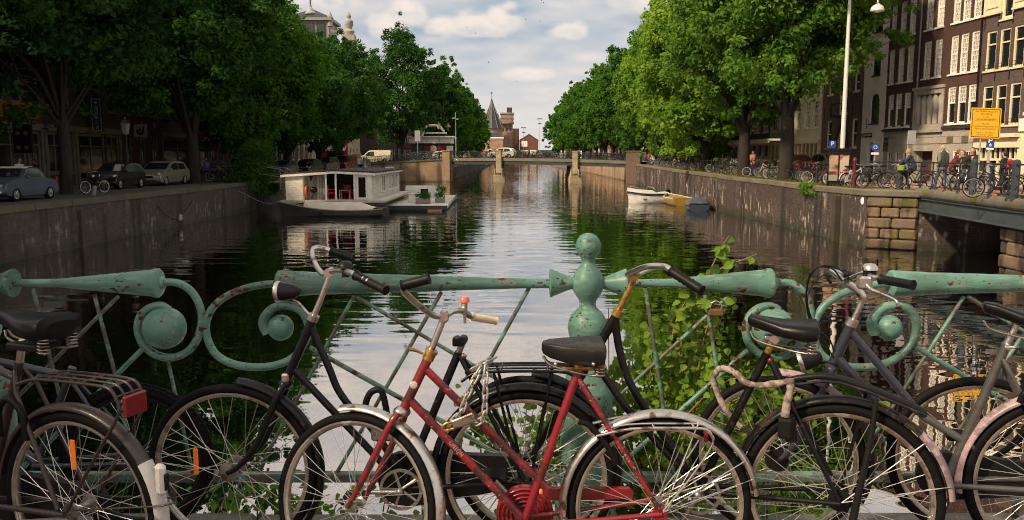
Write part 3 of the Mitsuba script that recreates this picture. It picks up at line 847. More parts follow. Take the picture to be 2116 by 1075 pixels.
put2('plinth', G().box([.4, 2.2, -.28], [2.2, 2.6, -.1]).box([2.5, 2.2, -.28], [L, 2.6, -.1]), 'cream_paint', M, h)
put2('side_wall', G().box([0, 2.2, -9], [L, 5.5, -.4]), 'brick_brown', M, h)
body(h, M, L, 5.6, 13.5, 'brick_brown')

# white rendered house with arched openings
M, L = rfront(54.6, 51.85)
h = thing('white_house', 'narrow white rendered house with arched door and arched windows', 'house')
op = [(1.05, 2.05, 5.9, 7.75), (1.05, 1.95, 8.9, 10.3), (1.05, 1.95, 11.6, 13.0)]
door = (0.95, 1.85, 2.36, 4.75)
front(h, M, L, ZR - .2, 14.5, [arch_poly(*(o[0], o[1], o[2], o[3])) for o in op] + [arch_poly(*door)], 'white_render')
for o in op:
    window(h, M, o[0], o[1], o[2], o[3], 'dark_green_paint', (1, 2), .5, arch=True, fw=.09, lower_bars=False)
put2('arch_trim', G().prism(arch_poly(.83, 1.97, 2.36, 4.87).difference(arch_poly(.97, 1.83, 2.3, 4.73)), -.1, .04), 'white_paint', M, h)
put2('door', G().prism(arch_poly(.97, 1.83, 2.36, 4.73), -.26, -.18), 'shop_dark', M, h)
put2('name_board', G().box([.15, 5.05, .01], [1.25, 5.28, .05]), 'black_paint', M, h)
put2('letters', G().add(G().raw(*[(lambda m: (np.array(m.vertices) + [.3, 5.115, .051], m.faces))(meshkit.text_mesh('KEIZERSTRAAT', .085, .004))][0])), 'white_paint', M, h) if False else None
put2('wall_anchor', G().box([.62, 5.6, .003], [.66, 6.3, .03]), 'black_iron', M, h)
cornice(h, M, L, 14.5, 'white_paint')
body(h, M, L, ZR - .2, 14.4, 'white_render')

# brown warehouse with an arched centre bay
M, L = rfront(60.2, 54.6)
h = thing('warehouse', 'brown brick warehouse with arched hatches and iron wall anchors', 'house')
op = [(.8, 1.5, 4.4, 6.3, 0), (2.4, 3.6, 6.7, 9.0, 1), (2.4, 3.6, 10.0, 12.2, 1), (.8, 1.5, 8.1, 9.3, 0), (4.4, 5.1, 8.1, 9.3, 0), (.8, 1.5, 11, 12.4, 0), (4.4, 5.1, 11, 12.4, 0), (4.35, 5.05, 4.4, 6.3, 0)]
door = (2.2, 3.8, 2.36, 5.7)
front(h, M, L, ZR - .2, 14.6, [(arch_poly if o[4] else sbox)(*((o[0], o[1], o[2], o[3]) if o[4] else (o[0], o[2], o[1], o[3]))) for o in op] + [arch_poly(*door)], 'brick_warm')
for o in op:
    window(h, M, o[0], o[1], o[2], o[3], 'white_paint', (1, 2), .5, arch=bool(o[4]), lower_bars=False)
put2('arch_trim', G().prism(arch_poly(2.0, 4.0, 2.36, 5.9).difference(arch_poly(2.2, 3.8, 2.3, 5.7)), -.1, .05), 'brick_dark', M, h)
put2('door', G().prism(arch_poly(2.2, 3.8, 2.36, 5.7).difference(sbox(2.35, 4.2, 3.65, 5.3)), -.24, -.14), 'white_paint', M, h)
put2('door_pane', G().prism(arch_poly(2.2, 3.8, 2.36, 5.7), -.27, -.25), 'pane', M, h)
for k in range(6):
    put2('wall_anchor', G().box([.3 + k, 6.5, .003], [.35 + k, 7.2, .03]), 'black_iron', M, h)
put2('balcony', G().box([2.2, 6.5, .0], [3.8, 6.62, .5]).box([2.2, 7.35, .46], [3.8, 7.4, .5]).box([2.2, 6.6, .47], [2.24, 7.4, .5]).box([3.76, 6.6, .47], [3.8, 7.4, .5]), 'black_iron', M, h)
cornice(h, M, L, 14.6, 'dull_white')
body(h, M, L, ZR - .2, 14.6, 'brick_warm')

# the rest of the right row, each with its own widths, brick and windows
row = [(60.2, 65.6, 'cream_paint', 'white_paint', 'cream fronted house with tall white windows and stone stoop behind the street lamp', 13.5, 3),
       (65.6, 71.5, 'cream_paint', 'white_paint', 'cream pillared house front behind the thick tree trunks', 12.8, 3),
       (71.5, 79.0, 'brick_warm', 'white_paint', 'brick cafe house with white shop cornice beside the round face sign', 13.8, 3),
       (79.0, 87.0, 'cream_paint', 'white_paint', 'cream fronted house under the yellow shop banner', 13.0, 3),
       (87.0, 95.0, 'white_render', 'cream_paint', 'pale house at the yellow shop banner', 14.2, 3),
       (95.0, 103.5, 'white_render', 'white_paint', 'pale rendered house in the middle of the sunny row', 12.5, 3),
       (103.5, 112.5, 'brick_brown', 'white_paint', 'brown brick house in the sunny row level with the far bridge', 14.0, 4)]
for i, (y0, y1, wm, fm, lab, top, nc) in enumerate(row):
    xn = 22.3 - 0.01 * (y0 - 60)
    M, L = frame((xn - .01 * (y1 - y0), y1, 0), (0.01, -1, 0)), y1 - y0
    h = thing('canal_house', lab, 'house')
    zb0 = zr(y0) - .1
    ws, holes = [], []
    cw = L / nc
    for k in range(nc):
        for r, (za, zb_) in enumerate(((5.9, 7.9), (8.7, 10.5), (11.2, 12.4))):
            if zb_ < top - .3:
                ws.append((cw * k + cw * .2, cw * k + cw * .8, za, zb_))
    holes = [sbox(a, c, b, d_) for a, b, c, d_ in ws] + [sbox(.25, zb0 + .7, L - .25, 5.0)]
    front(h, M, L, zb0, top, holes, wm)
    for a, b, c, d_ in ws:
        window(h, M, a, b, c, d_, fm, (3, 6) if i == 0 else (2, 4), .5, pm='pane' if (k + i) % 2 else 'pane_curtain', bw=.05)
    g = G()
    n = (6, 5, 4, 4, 5, 5, 5)[i]
    for k in range(n + 1):
        u = .25 + (L - .5) * k / n
        g.box([u - .16, zb0 + .7, -.28], [u + .16, 5.0, .03])
    put2('shop_frame', g.box([0, 4.75, -.25], [L, 5.02, .18]), 'cream_paint' if i != 4 else 'dark_green_paint', M, h)
    put2('shop_glass', G().box([.25, zb0 + .7, -.2], [L - .25, 4.75, -.17]), 'pane_curtain' if i % 2 else 'pane', M, h)
    cornice(h, M, L, top, fm)
    body(h, M, L, zb0, top, wm)

# house row beyond the far bridge on the sunny side (seen between trunks)
mats_ = ['brick_warm', 'white_render', 'brick_brown', 'brick_red', 'cream_paint']
for i in range(10):
    y0, y1 = 116 + i * 30, 145 + i * 30
    M, L = frame((28 - .012 * (y1 - 116), y1, 0), (0.012, -1, 0)), y1 - y0
    h = thing('canal_house', f'{nth(i)} house block beyond the far bridge behind the sunny tree row', 'house')
    ws = [(1.2 + 3.5 * k, 2.7 + 3.5 * k, z, z + 1.9) for k in range(8) for z in (3.6, 7.2, 10.6)]
    front(h, M, L, 2.5, 14, [sbox(a, c, b, d_) for a, b, c, d_ in ws] if i < 5 else [], mats_[i % 5])
    if i < 5:
        for a, b, c, d_ in ws:
            window(h, M, a, b, c, d_, 'white_paint', (1, 2), .5, sill=False, fw=.16)
    body(h, M, L, 2.5, 14, mats_[i % 5])

# -------- left bank, in the shade
def lfront(y0, y1, x=-28.5):
    return frame((x, y0, 0), (0, 1, 0)), y1 - y0


lrow = [(22.0, 30.0, 'brick_dark', 'grimy_white', 'unseen dark brick house added to block light, nearest the near bridge', 15, 3, 'a'),  # these first three fronts stand out of view, added to block light
        (30.0, 38.0, 'brick_brown', 'grimy_white', 'unseen brown brick house added to block light, between two dark ones', 14, 3, 'a'),
        (38.0, 45.6, 'brick_dark', 'grimy_white', 'unseen dark house with pale doorway columns added to block light', 14.5, 3, 'a'),
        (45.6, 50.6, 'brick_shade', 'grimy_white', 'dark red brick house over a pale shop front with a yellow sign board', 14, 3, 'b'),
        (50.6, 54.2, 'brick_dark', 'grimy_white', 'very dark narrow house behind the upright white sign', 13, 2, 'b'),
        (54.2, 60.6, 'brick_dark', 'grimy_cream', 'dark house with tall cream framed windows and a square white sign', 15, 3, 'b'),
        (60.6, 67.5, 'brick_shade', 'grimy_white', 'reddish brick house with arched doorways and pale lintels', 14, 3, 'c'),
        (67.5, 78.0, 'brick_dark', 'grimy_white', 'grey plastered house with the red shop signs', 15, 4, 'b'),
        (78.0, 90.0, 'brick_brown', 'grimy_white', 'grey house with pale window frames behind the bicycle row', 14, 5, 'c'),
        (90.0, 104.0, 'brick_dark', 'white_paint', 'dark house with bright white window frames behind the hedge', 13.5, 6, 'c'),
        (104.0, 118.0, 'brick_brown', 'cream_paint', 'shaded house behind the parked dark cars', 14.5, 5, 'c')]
LH = {}
for i, (y0, y1, wm, fm, lab, top, nc, st) in enumerate(lrow):
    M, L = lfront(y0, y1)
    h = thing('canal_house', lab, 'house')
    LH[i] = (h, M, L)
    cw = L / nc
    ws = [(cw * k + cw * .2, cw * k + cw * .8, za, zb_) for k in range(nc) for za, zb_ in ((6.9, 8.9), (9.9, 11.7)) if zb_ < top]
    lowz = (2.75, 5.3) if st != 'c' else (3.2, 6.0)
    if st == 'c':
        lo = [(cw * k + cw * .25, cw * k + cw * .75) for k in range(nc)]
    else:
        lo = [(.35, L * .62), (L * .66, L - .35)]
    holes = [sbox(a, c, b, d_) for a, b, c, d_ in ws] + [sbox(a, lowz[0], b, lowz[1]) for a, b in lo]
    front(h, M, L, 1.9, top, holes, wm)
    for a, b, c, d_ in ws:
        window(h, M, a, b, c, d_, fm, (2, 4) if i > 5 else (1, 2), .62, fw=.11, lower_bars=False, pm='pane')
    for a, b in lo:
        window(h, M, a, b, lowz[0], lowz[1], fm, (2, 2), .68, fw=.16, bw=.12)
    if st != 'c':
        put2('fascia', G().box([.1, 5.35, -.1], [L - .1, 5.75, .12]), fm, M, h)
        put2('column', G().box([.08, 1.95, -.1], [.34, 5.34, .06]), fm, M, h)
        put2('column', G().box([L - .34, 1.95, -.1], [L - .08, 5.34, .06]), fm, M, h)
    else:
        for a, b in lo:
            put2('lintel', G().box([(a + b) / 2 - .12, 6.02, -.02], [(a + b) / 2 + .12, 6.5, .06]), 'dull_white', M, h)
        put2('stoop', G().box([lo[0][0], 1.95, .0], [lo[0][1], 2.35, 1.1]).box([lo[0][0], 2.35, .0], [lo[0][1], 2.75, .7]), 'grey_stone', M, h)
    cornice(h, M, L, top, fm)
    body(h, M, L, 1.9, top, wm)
for i in range(9):
    y0, y1 = (136, 166, 196, 226, 256, 290, 320, 350, 380)[i], (164, 194, 224, 254, 288, 318, 348, 378, 410)[i]
    M, L = lfront(y0, y1, -27 if i else -30)
    h = thing('canal_house', f'{nth(i)} house block beyond the far bridge on the shaded bank', 'house')
    ws = [(1.2 + 3.3 * k, 2.6 + 3.3 * k, z, z + 1.9) for k in range(8) for z in (3.4, 7.2, 10.6)]
    wm = ['cream_paint', 'brick_brown', 'brick_shade', 'brick_dark'][i % 4]
    front(h, M, L, 1.9, 13.5, [sbox(a, c, b, d_) for a, b, c, d_ in ws] if i < 3 else [], wm)
    if i < 3:
        for a, b, c, d_ in ws:
            window(h, M, a, b, c, d_, 'white_paint', (1, 2), .5, sill=False, fw=.16)
    if i == 0:
        front(h, frame((-30 - 11, 135.9, 0), (1, 0, 0)), 11, 1.9, 13.5, [], 'cream_paint', name='gable_wall')
    body(h, M, L, 1.9, 13.5, wm)

# ------------------------------------------------------------------ trees
def leaves(centers, radii, per, size, seed, squash=0.8, outward=0.7):
    """leaf-sized bent rhombs spread through and over the clumps"""
    r = np.random.default_rng(seed)
    n = len(centers) * per
    q = radii ** 1.8
    idx = np.sort(r.choice(len(centers), n, p=q / q.sum()))
    d = r.normal(size=(n, 3))
    d /= np.linalg.norm(d, axis=1, keepdims=True)
    rad = radii[idx] * (0.25 + 0.80 * r.random(n) ** 0.45)
    ang = d[:, 0] * 3 + d[:, 1] * 5
    rad *= 1 + 0.22 * np.sin(ang * 2 + idx)
    off = d * rad[:, None] * [1, 1, squash]
    p = centers[idx] + off
    p[:, 2] -= 0.10 * (off[:, 0] ** 2 + off[:, 1] ** 2) / (radii[idx] + 1e-6)
    nrm = d * outward + r.normal(size=(n, 3)) * 0.55 + [0, 0, 0.55]
    nrm /= np.linalg.norm(nrm, axis=1, keepdims=True)
    t = np.cross(nrm, r.normal(size=(n, 3)))
    t /= np.linalg.norm(t, axis=1, keepdims=True) + 1e-9
    b = np.cross(nrm, t)
    s = size * (0.6 + 0.8 * r.random(n))[:, None]
    droop = nrm * s * 0.22
    v = np.stack([p - t * s, p + b * s * 0.55 + droop * .3, p + t * s - droop, p - b * s * 0.55 + droop * .3], 1).reshape(-1, 3)
    k = np.arange(n)[:, None] * 4
    f = np.vstack([k + [0, 1, 3], k + [1, 2, 3]])
    return v, f


def crown_clumps(seed, H, R, z0, n, lean=(0, 0)):
    """clump centres over a broad domed crown that hangs to z0"""
    r = np.random.default_rng(seed)
    c, rad = [], []
    hz = (H - z0) / 2
    while len(c) < n * 2:
        d = r.normal(size=3)
        d /= np.linalg.norm(d)
        q = (0.35 + 0.6 * r.random() ** 0.5)
        wob = 0.70 + 0.52 * meshkit.noise(d * 2.1 + seed, seed)
        taper = 1.0 - 0.34 * max(d[2], 0) ** 1.5
        p = np.array([d[0] * R * q * wob * taper, d[1] * R * q * wob * taper, z0 + hz + d[2] * hz * q * wob * 1.05])
        k = R * r.uniform(0.13, 0.24)
        if len(c) >= n:                               # loose sprays that stand out of the dome
            q = 0.88 + 0.24 * r.random()
            p = np.array([d[0] * R * q * wob * taper, d[1] * R * q * wob * taper, z0 + hz + d[2] * hz * q * wob * 1.04])
            k = R * r.uniform(0.045, 0.095)
        c.append(p + [lean[0] * (p[2] - z0) / H, lean[1] * (p[2] - z0) / H, 0])
        rad.append(k)
    return np.array(c), np.array(rad)


def trunk(seed, H, z_split, r0, tips, lean=(0, 0)):
    r = np.random.default_rng(seed + 99)
    g = G()
    top = np.array([lean[0] * .25, lean[1] * .25, z_split])
    pts = [np.array([0, 0, -.2]), np.array([0, 0, .35]), top * .5 + [r.uniform(-.08, .08), 0, 0], top]
    g.tube(curve(pts, 4), np.interp(np.linspace(0, 1, 13), [0, .08, .3, 1], [r0 * 1.45, r0 * 1.12, r0, r0 * .8]), 12)
    for i, tip in enumerate(tips):
        a = top * (0.82 + .18 * r.random())
        m1 = a * .55 + tip * .45 + [0, 0, r.uniform(-.3, .5)] + r.normal(size=3) * .25
        rr = r0 * (.55 if i < 3 else .34)
        g.tube(curve([a - [0, 0, .3], m1, tip], 5), np.linspace(rr, r0 * .07, 11), 7)
        for k in range(2):
            e = m1 * .5 + tip * .5 + r.normal(size=3) * [1.2, 1.2, .8]
            g.tube(curve([m1, (m1 + e) / 2 + [0, 0, .2], e], 3), np.linspace(r0 * .16, r0 * .03, 7), 5)
    return g


def tree(name, label, x, y, z, seed, H, R, z0, r0, nclump, per, leaf, size, cat='tree', group=None, lean=(0, 0)):
    t = thing(name, label, cat, group)
    c, rad = crown_clumps(seed, H, R, z0, nclump, lean)
    o = np.array([x, y, z])
    tips = c[np.argsort(-rad)][:14]
    tv, tf = trunk(seed, H, max(z0 * .85, 2.2), r0, tips, lean).mesh()
    put('trunk', (tv + o, tf), 'bark', True, t)
    v, f = leaves(c, rad, per, size, seed)
    put('crown', (v + o, f), leaf, False, t)
    return t


right_trees = [(16.2, 49.0, 17.5, 6.1, 4.7, .46, 'leaf_fresh'), (15.45, 55.3, 18.0, 5.6, 4.3, .42, 'leaf_fresh'), (16.2, 69, 17.0, 6.3, 2.2, .40, 'leaf_bright'), (17.2, 80, 17.0, 6.2, 2.3, .40, 'leaf_bright'),
               (17.8, 91, 17.0, 6.2, 2.4, .38, 'leaf_fresh'), (18.6, 102, 17.0, 6.0, 2.4, .36, 'leaf_fresh')]
RT = ['big tree with a forked trunk by the railing bicycles behind the street lamp', 'dark trunked tree that leans beside the forked tree on the sunny quay', 'bright green tree whose crown hangs over the small moored boats',
      'bright green tree just behind the one over the boats', 'light green tree between the boats and the far bridge', 'tree at the sunny end of the far bridge']
for i, (x, y, H, R, z0, r0, lf) in enumerate(right_trees):
    near = i < 2
    tree('canal_tree', RT[i], x, y, zr(y), 100 + i, H, R, z0, r0, 150 if i < 4 else 110, 235 if near else 210, lf, .15 if near else .18)
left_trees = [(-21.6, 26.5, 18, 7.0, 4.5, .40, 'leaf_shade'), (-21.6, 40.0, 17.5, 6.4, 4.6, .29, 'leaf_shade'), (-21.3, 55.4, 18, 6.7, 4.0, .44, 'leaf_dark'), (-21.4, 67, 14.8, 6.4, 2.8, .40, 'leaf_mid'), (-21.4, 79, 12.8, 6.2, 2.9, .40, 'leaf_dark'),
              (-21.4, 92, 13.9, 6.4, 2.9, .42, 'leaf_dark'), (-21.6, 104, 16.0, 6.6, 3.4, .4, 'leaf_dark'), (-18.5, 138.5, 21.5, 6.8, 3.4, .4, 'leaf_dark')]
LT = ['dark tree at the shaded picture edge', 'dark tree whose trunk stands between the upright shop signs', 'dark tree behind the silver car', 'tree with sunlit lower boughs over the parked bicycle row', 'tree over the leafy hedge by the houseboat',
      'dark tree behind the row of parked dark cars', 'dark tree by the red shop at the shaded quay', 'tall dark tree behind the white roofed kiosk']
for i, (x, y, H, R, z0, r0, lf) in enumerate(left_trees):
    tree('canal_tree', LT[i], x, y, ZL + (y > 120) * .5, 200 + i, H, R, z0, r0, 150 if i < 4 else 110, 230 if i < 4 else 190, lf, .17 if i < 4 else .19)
k = 0
for i in range(14):
    y = 151 + i * 10 + (i > 8) * (i - 8) * 9
    x = -13.6 + .4 * math.sin(i * 2.1)
    tree('canal_tree', f'{nth(i)} tree beyond the far bridge on the shaded bank', x, y, 2.0, 300 + i, 18.0 + 1.6 * math.sin(i * 1.7) + .012 * (y - 129), 5.4, 2.6, .35, 70, 130 if i < 6 else 90, ('leaf_dark', 'leaf_mid')[i % 2], .24 if i < 6 else .30)
    y2 = 124 + i * 11 + (i > 8) * (i - 8) * 9
    tree('canal_tree', f'{nth(i)} tree beyond the far bridge on the sunny bank', 20.2 - .3 * i ** .8 + .4 * math.sin(i * 1.3), y2, 2.7, 400 + i, 18.5 + 1.4 * math.sin(i * 2.3) + .012 * (y2 - 129), 5.8, 2.8, .35, 70, 130 if i < 6 else 90, ('leaf_mid', 'leaf_dark', 'leaf_mid')[i % 3], .24 if i < 6 else .30)
tree('canal_tree', 'unseen tree added at the corner of the near bridge to shade its end', -20.4, -3.5, 2.0, 260, 18.5, 7.8, 5.0, .45, 120, 130, 'leaf_shade', .26)  # added out of view to cast shade over the left foreground

# ------------------------------------------------------------------ the near railing: turned posts, tapering pipes, scrolls
TEAL = (0.108, 0.228, 0.182)


def teal(p, n, uv):
    k = mi.Color3f(TEAL) * (0.74 + 0.5 * fbm(p.x * 9, p.y * 9, p.z * 9, octaves=4))
    streak = smoothstep(0.55, 0.72, fbm(p.x * 12, p.y * 60, p.z * 60, octaves=3))
    k = k * (1 - 0.30 * streak) + mi.Color3f(0.30, 0.42, 0.34) * (0.30 * streak)
    grime = smoothstep(0.42, 0.66, fbm(p.x * 5 + 3, p.y * 5, p.z * 3, octaves=4))
    k = k * (1 - 0.50 * grime * (0.6 + 0.4 * fbm(p.x * 50, p.y * 50, p.z * 50)))
    fleck = smoothstep(0.66, 0.70, fbm(p.x * 85, p.y * 85, p.z * 85, octaves=3) * 0.75 + 0.25 * noise(p.x * 7, p.y * 7, p.z * 7))
    k = k * (1 - fleck) + mi.Color3f(0.050, 0.026, 0.014) * fleck
    a = 0.66 * fbm(p.x * 34, p.y * 34, p.z * 34, octaves=5) + 0.34 * noise(p.x * 4.1 + 7, p.y * 4.1, p.z * 4.1)
    edge = smoothstep(0.595, 0.640, a)
    core = smoothstep(0.632, 0.660, a)
    k = k * (1 - edge) + mi.Color3f(0.20, 0.17, 0.11) * edge
    return k * (1 - core) + mix((0.075, 0.026, 0.012), (0.020, 0.010, 0.008), noise(p.x * 90, p.y * 90, p.z * 90)) * core


def teal_h(p, n, uv):
    a = 0.66 * fbm(p.x * 34, p.y * 34, p.z * 34, octaves=5) + 0.34 * noise(p.x * 4.1 + 7, p.y * 4.1, p.z * 4.1)
    return fbm(p.x * 40, p.y * 40, p.z * 40, octaves=3) * 0.0012 - 0.0016 * smoothstep(0.60, 0.64, a)


mat('teal', teal, 0.42, bump=teal_h, bump_scale=1.0, eps=1.5e-3, specular=0.4)


def teal_thin(p, n, uv):
    k = teal(p, n, uv)
    a = smoothstep(0.40, 0.56, fbm(p.x * 17, p.y * 17, p.z * 17, octaves=4)) * 0.85
    return k * (1 - a) + mix((0.055, 0.034, 0.022), (0.11, 0.10, 0.075), noise(p.x * 60, p.y * 60, p.z * 60)) * a


mat('teal_worn', teal_thin, 0.55)
YR, PER = 3.6, 2.71
S1 = [(-1.56, 3.29), (-1.527, 3.295), (-1.474, 3.289), (-1.422, 3.254), (-1.389, 3.193), (-1.381, 3.123), (-1.405, 3.04), (-1.451, 2.982), (-1.524, 2.953), (-1.594, 2.967), (-1.648, 3.013), (-1.668, 3.079), (-1.654, 3.139), (-1.613, 3.178), (-1.561, 3.191), (-1.519, 3.171)]
S2 = [(-1.02, 3.29), (-1.099, 3.284), (-1.186, 3.266), (-1.266, 3.232), (-1.329, 3.18), (-1.362, 3.11), (-1.357, 3.029), (-1.317, 2.96), (-1.243, 2.922), (-1.146, 2.909), (-1.048, 2.922), (-0.971, 2.962), (-0.921, 3.029), (-0.908, 3.101), (-0.932, 3.16), (-0.985, 3.189), (-1.045, 3.185), (-1.089, 3.154), (-1.106, 3.11), (-1.085, 3.066)]
ST = [[(-2.12, 3.267), (-1.972, 2.40)], [(-1.854, 3.237), (-1.775, 2.83), (-1.726, 2.40)], [(-1.75, 3.23), (-2.30, 2.705)], [(-1.656, 2.989), (-2.24, 2.43)], [(-1.543, 2.947), (-1.453, 2.40)],
      [(-.703, 3.23), (-1.10, 2.53), (-1.16, 2.40)], [(-.690, 3.23), (.07, 2.773), (.25, 2.665)], [(-.313, 3.25), (-.808, 2.40)], [(-.905, 3.0), (-.28, 2.637), (.10, 2.40)], [(.077, 3.27), (-.393, 2.40)]]
POST = [(0, 3.514), (.018, 3.511), (.036, 3.501), (.050, 3.484), (.057, 3.458), (.053, 3.434), (.042, 3.415), (.032, 3.402), (.029, 3.388), (.032, 3.374), (.045, 3.357), (.060, 3.336), (.069, 3.313), (.072, 3.293), (.069, 3.268), (.060, 3.246), (.047, 3.228),
        (.038, 3.212), (.035, 3.196), (.040, 3.180), (.060, 3.163), (.077, 3.140), (.086, 3.112), (.088, 3.090), (.083, 3.060), (.070, 3.034), (.055, 3.015), (.047, 2.998), (.050, 2.975), (.066, 2.93), (.092, 2.87), (.112, 2.815), (.118, 2.80), (.118, 2.30), (.14, 2.28), (.14, 2.2)]
labs = ['green painted iron railing span cut by the shaded picture edge', 'green painted iron railing span with rust spots behind the black and red bicycles', 'green painted iron railing span behind the grey bicycle, nearest the side canal']
for k in (-1, 0, 1):
    ox = k * PER
    t = thing('bridge_railing', labs[k + 1], 'railing')
    w = lambda q: [q[0] + ox, YR, q[1]]
    px = -2.374 + ox
    Rx = np.array([[0, 0, 1], [0, 1, 0], [-1, 0, 0]])
    p = put('post', G().lathe(POST, 28, (px, YR, 0)), 'teal', True, t)
    for sgn in (-1, 1):
        put('flare', G().lathe([(.0, -.001), (.026, 0), (.030, .02), (.060, .094), (.0635, .100), (.0635, .106), (.05, .108), (0, .109)], 24, (px + sgn * .062, YR, 3.291), np.array([[0, 0, sgn], [0, 1, 0], [-1 * sgn, 0, 0]])), 'teal', 40, p)
    put('pipe', G().lathe([(0, -.002), (.017, 0), (.019, .2), (.060, .61), (.0655, .625), (.0655, .640), (.058, .648), (.03, .655), (.024, .668), (0, .67)], 28, (-2.205 + ox, YR, 3.291), Rx), 'teal', 40, t)
    put('pipe', G().lathe([(0, 0), (.052, .002), (.0585, .008), (.0585, .02), (.050, .18), (.022, 1.10), (.021, 1.217), (0, 1.22)], 28, (-1.04 + ox, YR, 3.289), Rx), 'teal', 40, t)
    c = curve([w(q) for q in S1], 5)
    s = put('scroll', G().tube(c, np.interp(np.linspace(0, 1, len(c)), [0, .5, .85, 1], [.0165, .0175, .0185, .014]), 10), 'teal', True, t)
    put('scroll_ball', G().ball((-1.549 + ox, YR, 3.088), .094, 26), 'teal', True, s)
    c = curve([w(q) for q in S2], 5)
    s = put('scroll', G().tube(c, np.interp(np.linspace(0, 1, len(c)), [0, .6, .9, 1], [.0165, .0175, .021, .028]), 10), 'teal', True, t)
    put('scroll_ball', G().ball((-1.031 + ox, YR, 3.09), .058, 22), 'teal', True, s)
    for i, q in enumerate(ST):
        r = .0115 if i in (3, 8) else .0088
        dy = (-.004, .004, .006, 0, 0, .004, -.004, .005, 0, .006)[i]
        put('strut', G().tube(np.array([w(a) for a in q]) + [0, dy, 0], r, 8), 'teal' if i in (3, 8) else 'teal_worn', 50, t)
    put('bottom_rail', G().cbox([px + .10, YR - .022, 2.375], [px + PER - .10, YR + .022, 2.418], .006), 'teal_worn', parent=t)
    for x in (-1.55, -.4):
        put('foot', G().cyl([x + ox, YR, 2.18], [x + ox, YR, 2.38], .016, 8), 'teal_worn', parent=t)
# brass padlock on a strut
t = thing('padlock', 'small brown padlock hung on a strut of the green railing', 'padlock')
put('body', G().cbox([.868, 3.575, 3.145], [.936, 3.598, 3.178], .006), 'brass', parent=t)
put('shackle', G().tube(curve([(.878, 3.586, 3.175), (.878, 3.586, 3.195), (.902, 3.586, 3.213), (.926, 3.586, 3.195), (.926, 3.586, 3.175)], 5), .0045, 7), 'chrome', True, t)

# ------------------------------------------------------------------ the parked bicycles on the near bridge
ZD = 2.25
struct('footway', G().cbox([-19, 1.0, 2.0], [16.1, 3.42, ZD], .01), 'pavers', label='raised footway along the railing of the near bridge')


class Bike:
    """a bicycle standing on the footway: local x forward from the rear axle, y to its left, z up from the ground"""

    def __init__(s, key, P, yaw, R, z=ZD):
        s.k, s.R = key, R
        s.M = place(P[0], P[1], z, yaw)

    def W(s, pts):
        p = np.atleast_2d(np.asarray(pts, float))
        if p.shape[1] == 2:
            p = np.stack([p[:, 0], p[:, 0] * 0, p[:, 1]], 1)
        return p @ s.M[:3, :3].T + s.M[:3, 3]

    def put(s, name, g, m, smooth=False, parent=None, M=None):
        v, f = g.mesh()
        M = s.M if M is None else s.M @ M
        return put(name, (v @ M[:3, :3].T + M[:3, 3], f), m, smooth, parent or s.k)

    def tube(s, name, pts, r, m, n=10, k=0, parent=None, M=None):
        p = np.asarray([(q[0], 0, q[1]) if len(q) == 2 else q for q in pts], float)
        if k:
            p = curve(p, k)
        if np.ndim(r):
            r = np.interp(np.linspace(0, 1, len(p)), np.linspace(0, 1, len(r)), r)
        return s.put(name, G().tube(p, r, n), m, 50, parent, M)


def steer_matrix(a, b, ang):
    """turn by ang about the axis from a to b (local x, z)"""
    ax = np.array([b[0] - a[0], 0, b[1] - a[1]])
    ax /= np.linalg.norm(ax)
    o = np.array([a[0], 0, a[1]])
    K = np.array([[0, -ax[2], ax[1]], [ax[2], 0, -ax[0]], [-ax[1], ax[0], 0]])
    R = np.eye(3) + math.sin(ang) * K + (1 - math.cos(ang)) * K @ K
    M = np.eye(4)
    M[:3, :3], M[:3, 3] = R, o - R @ o
    return M


SPOKE = None


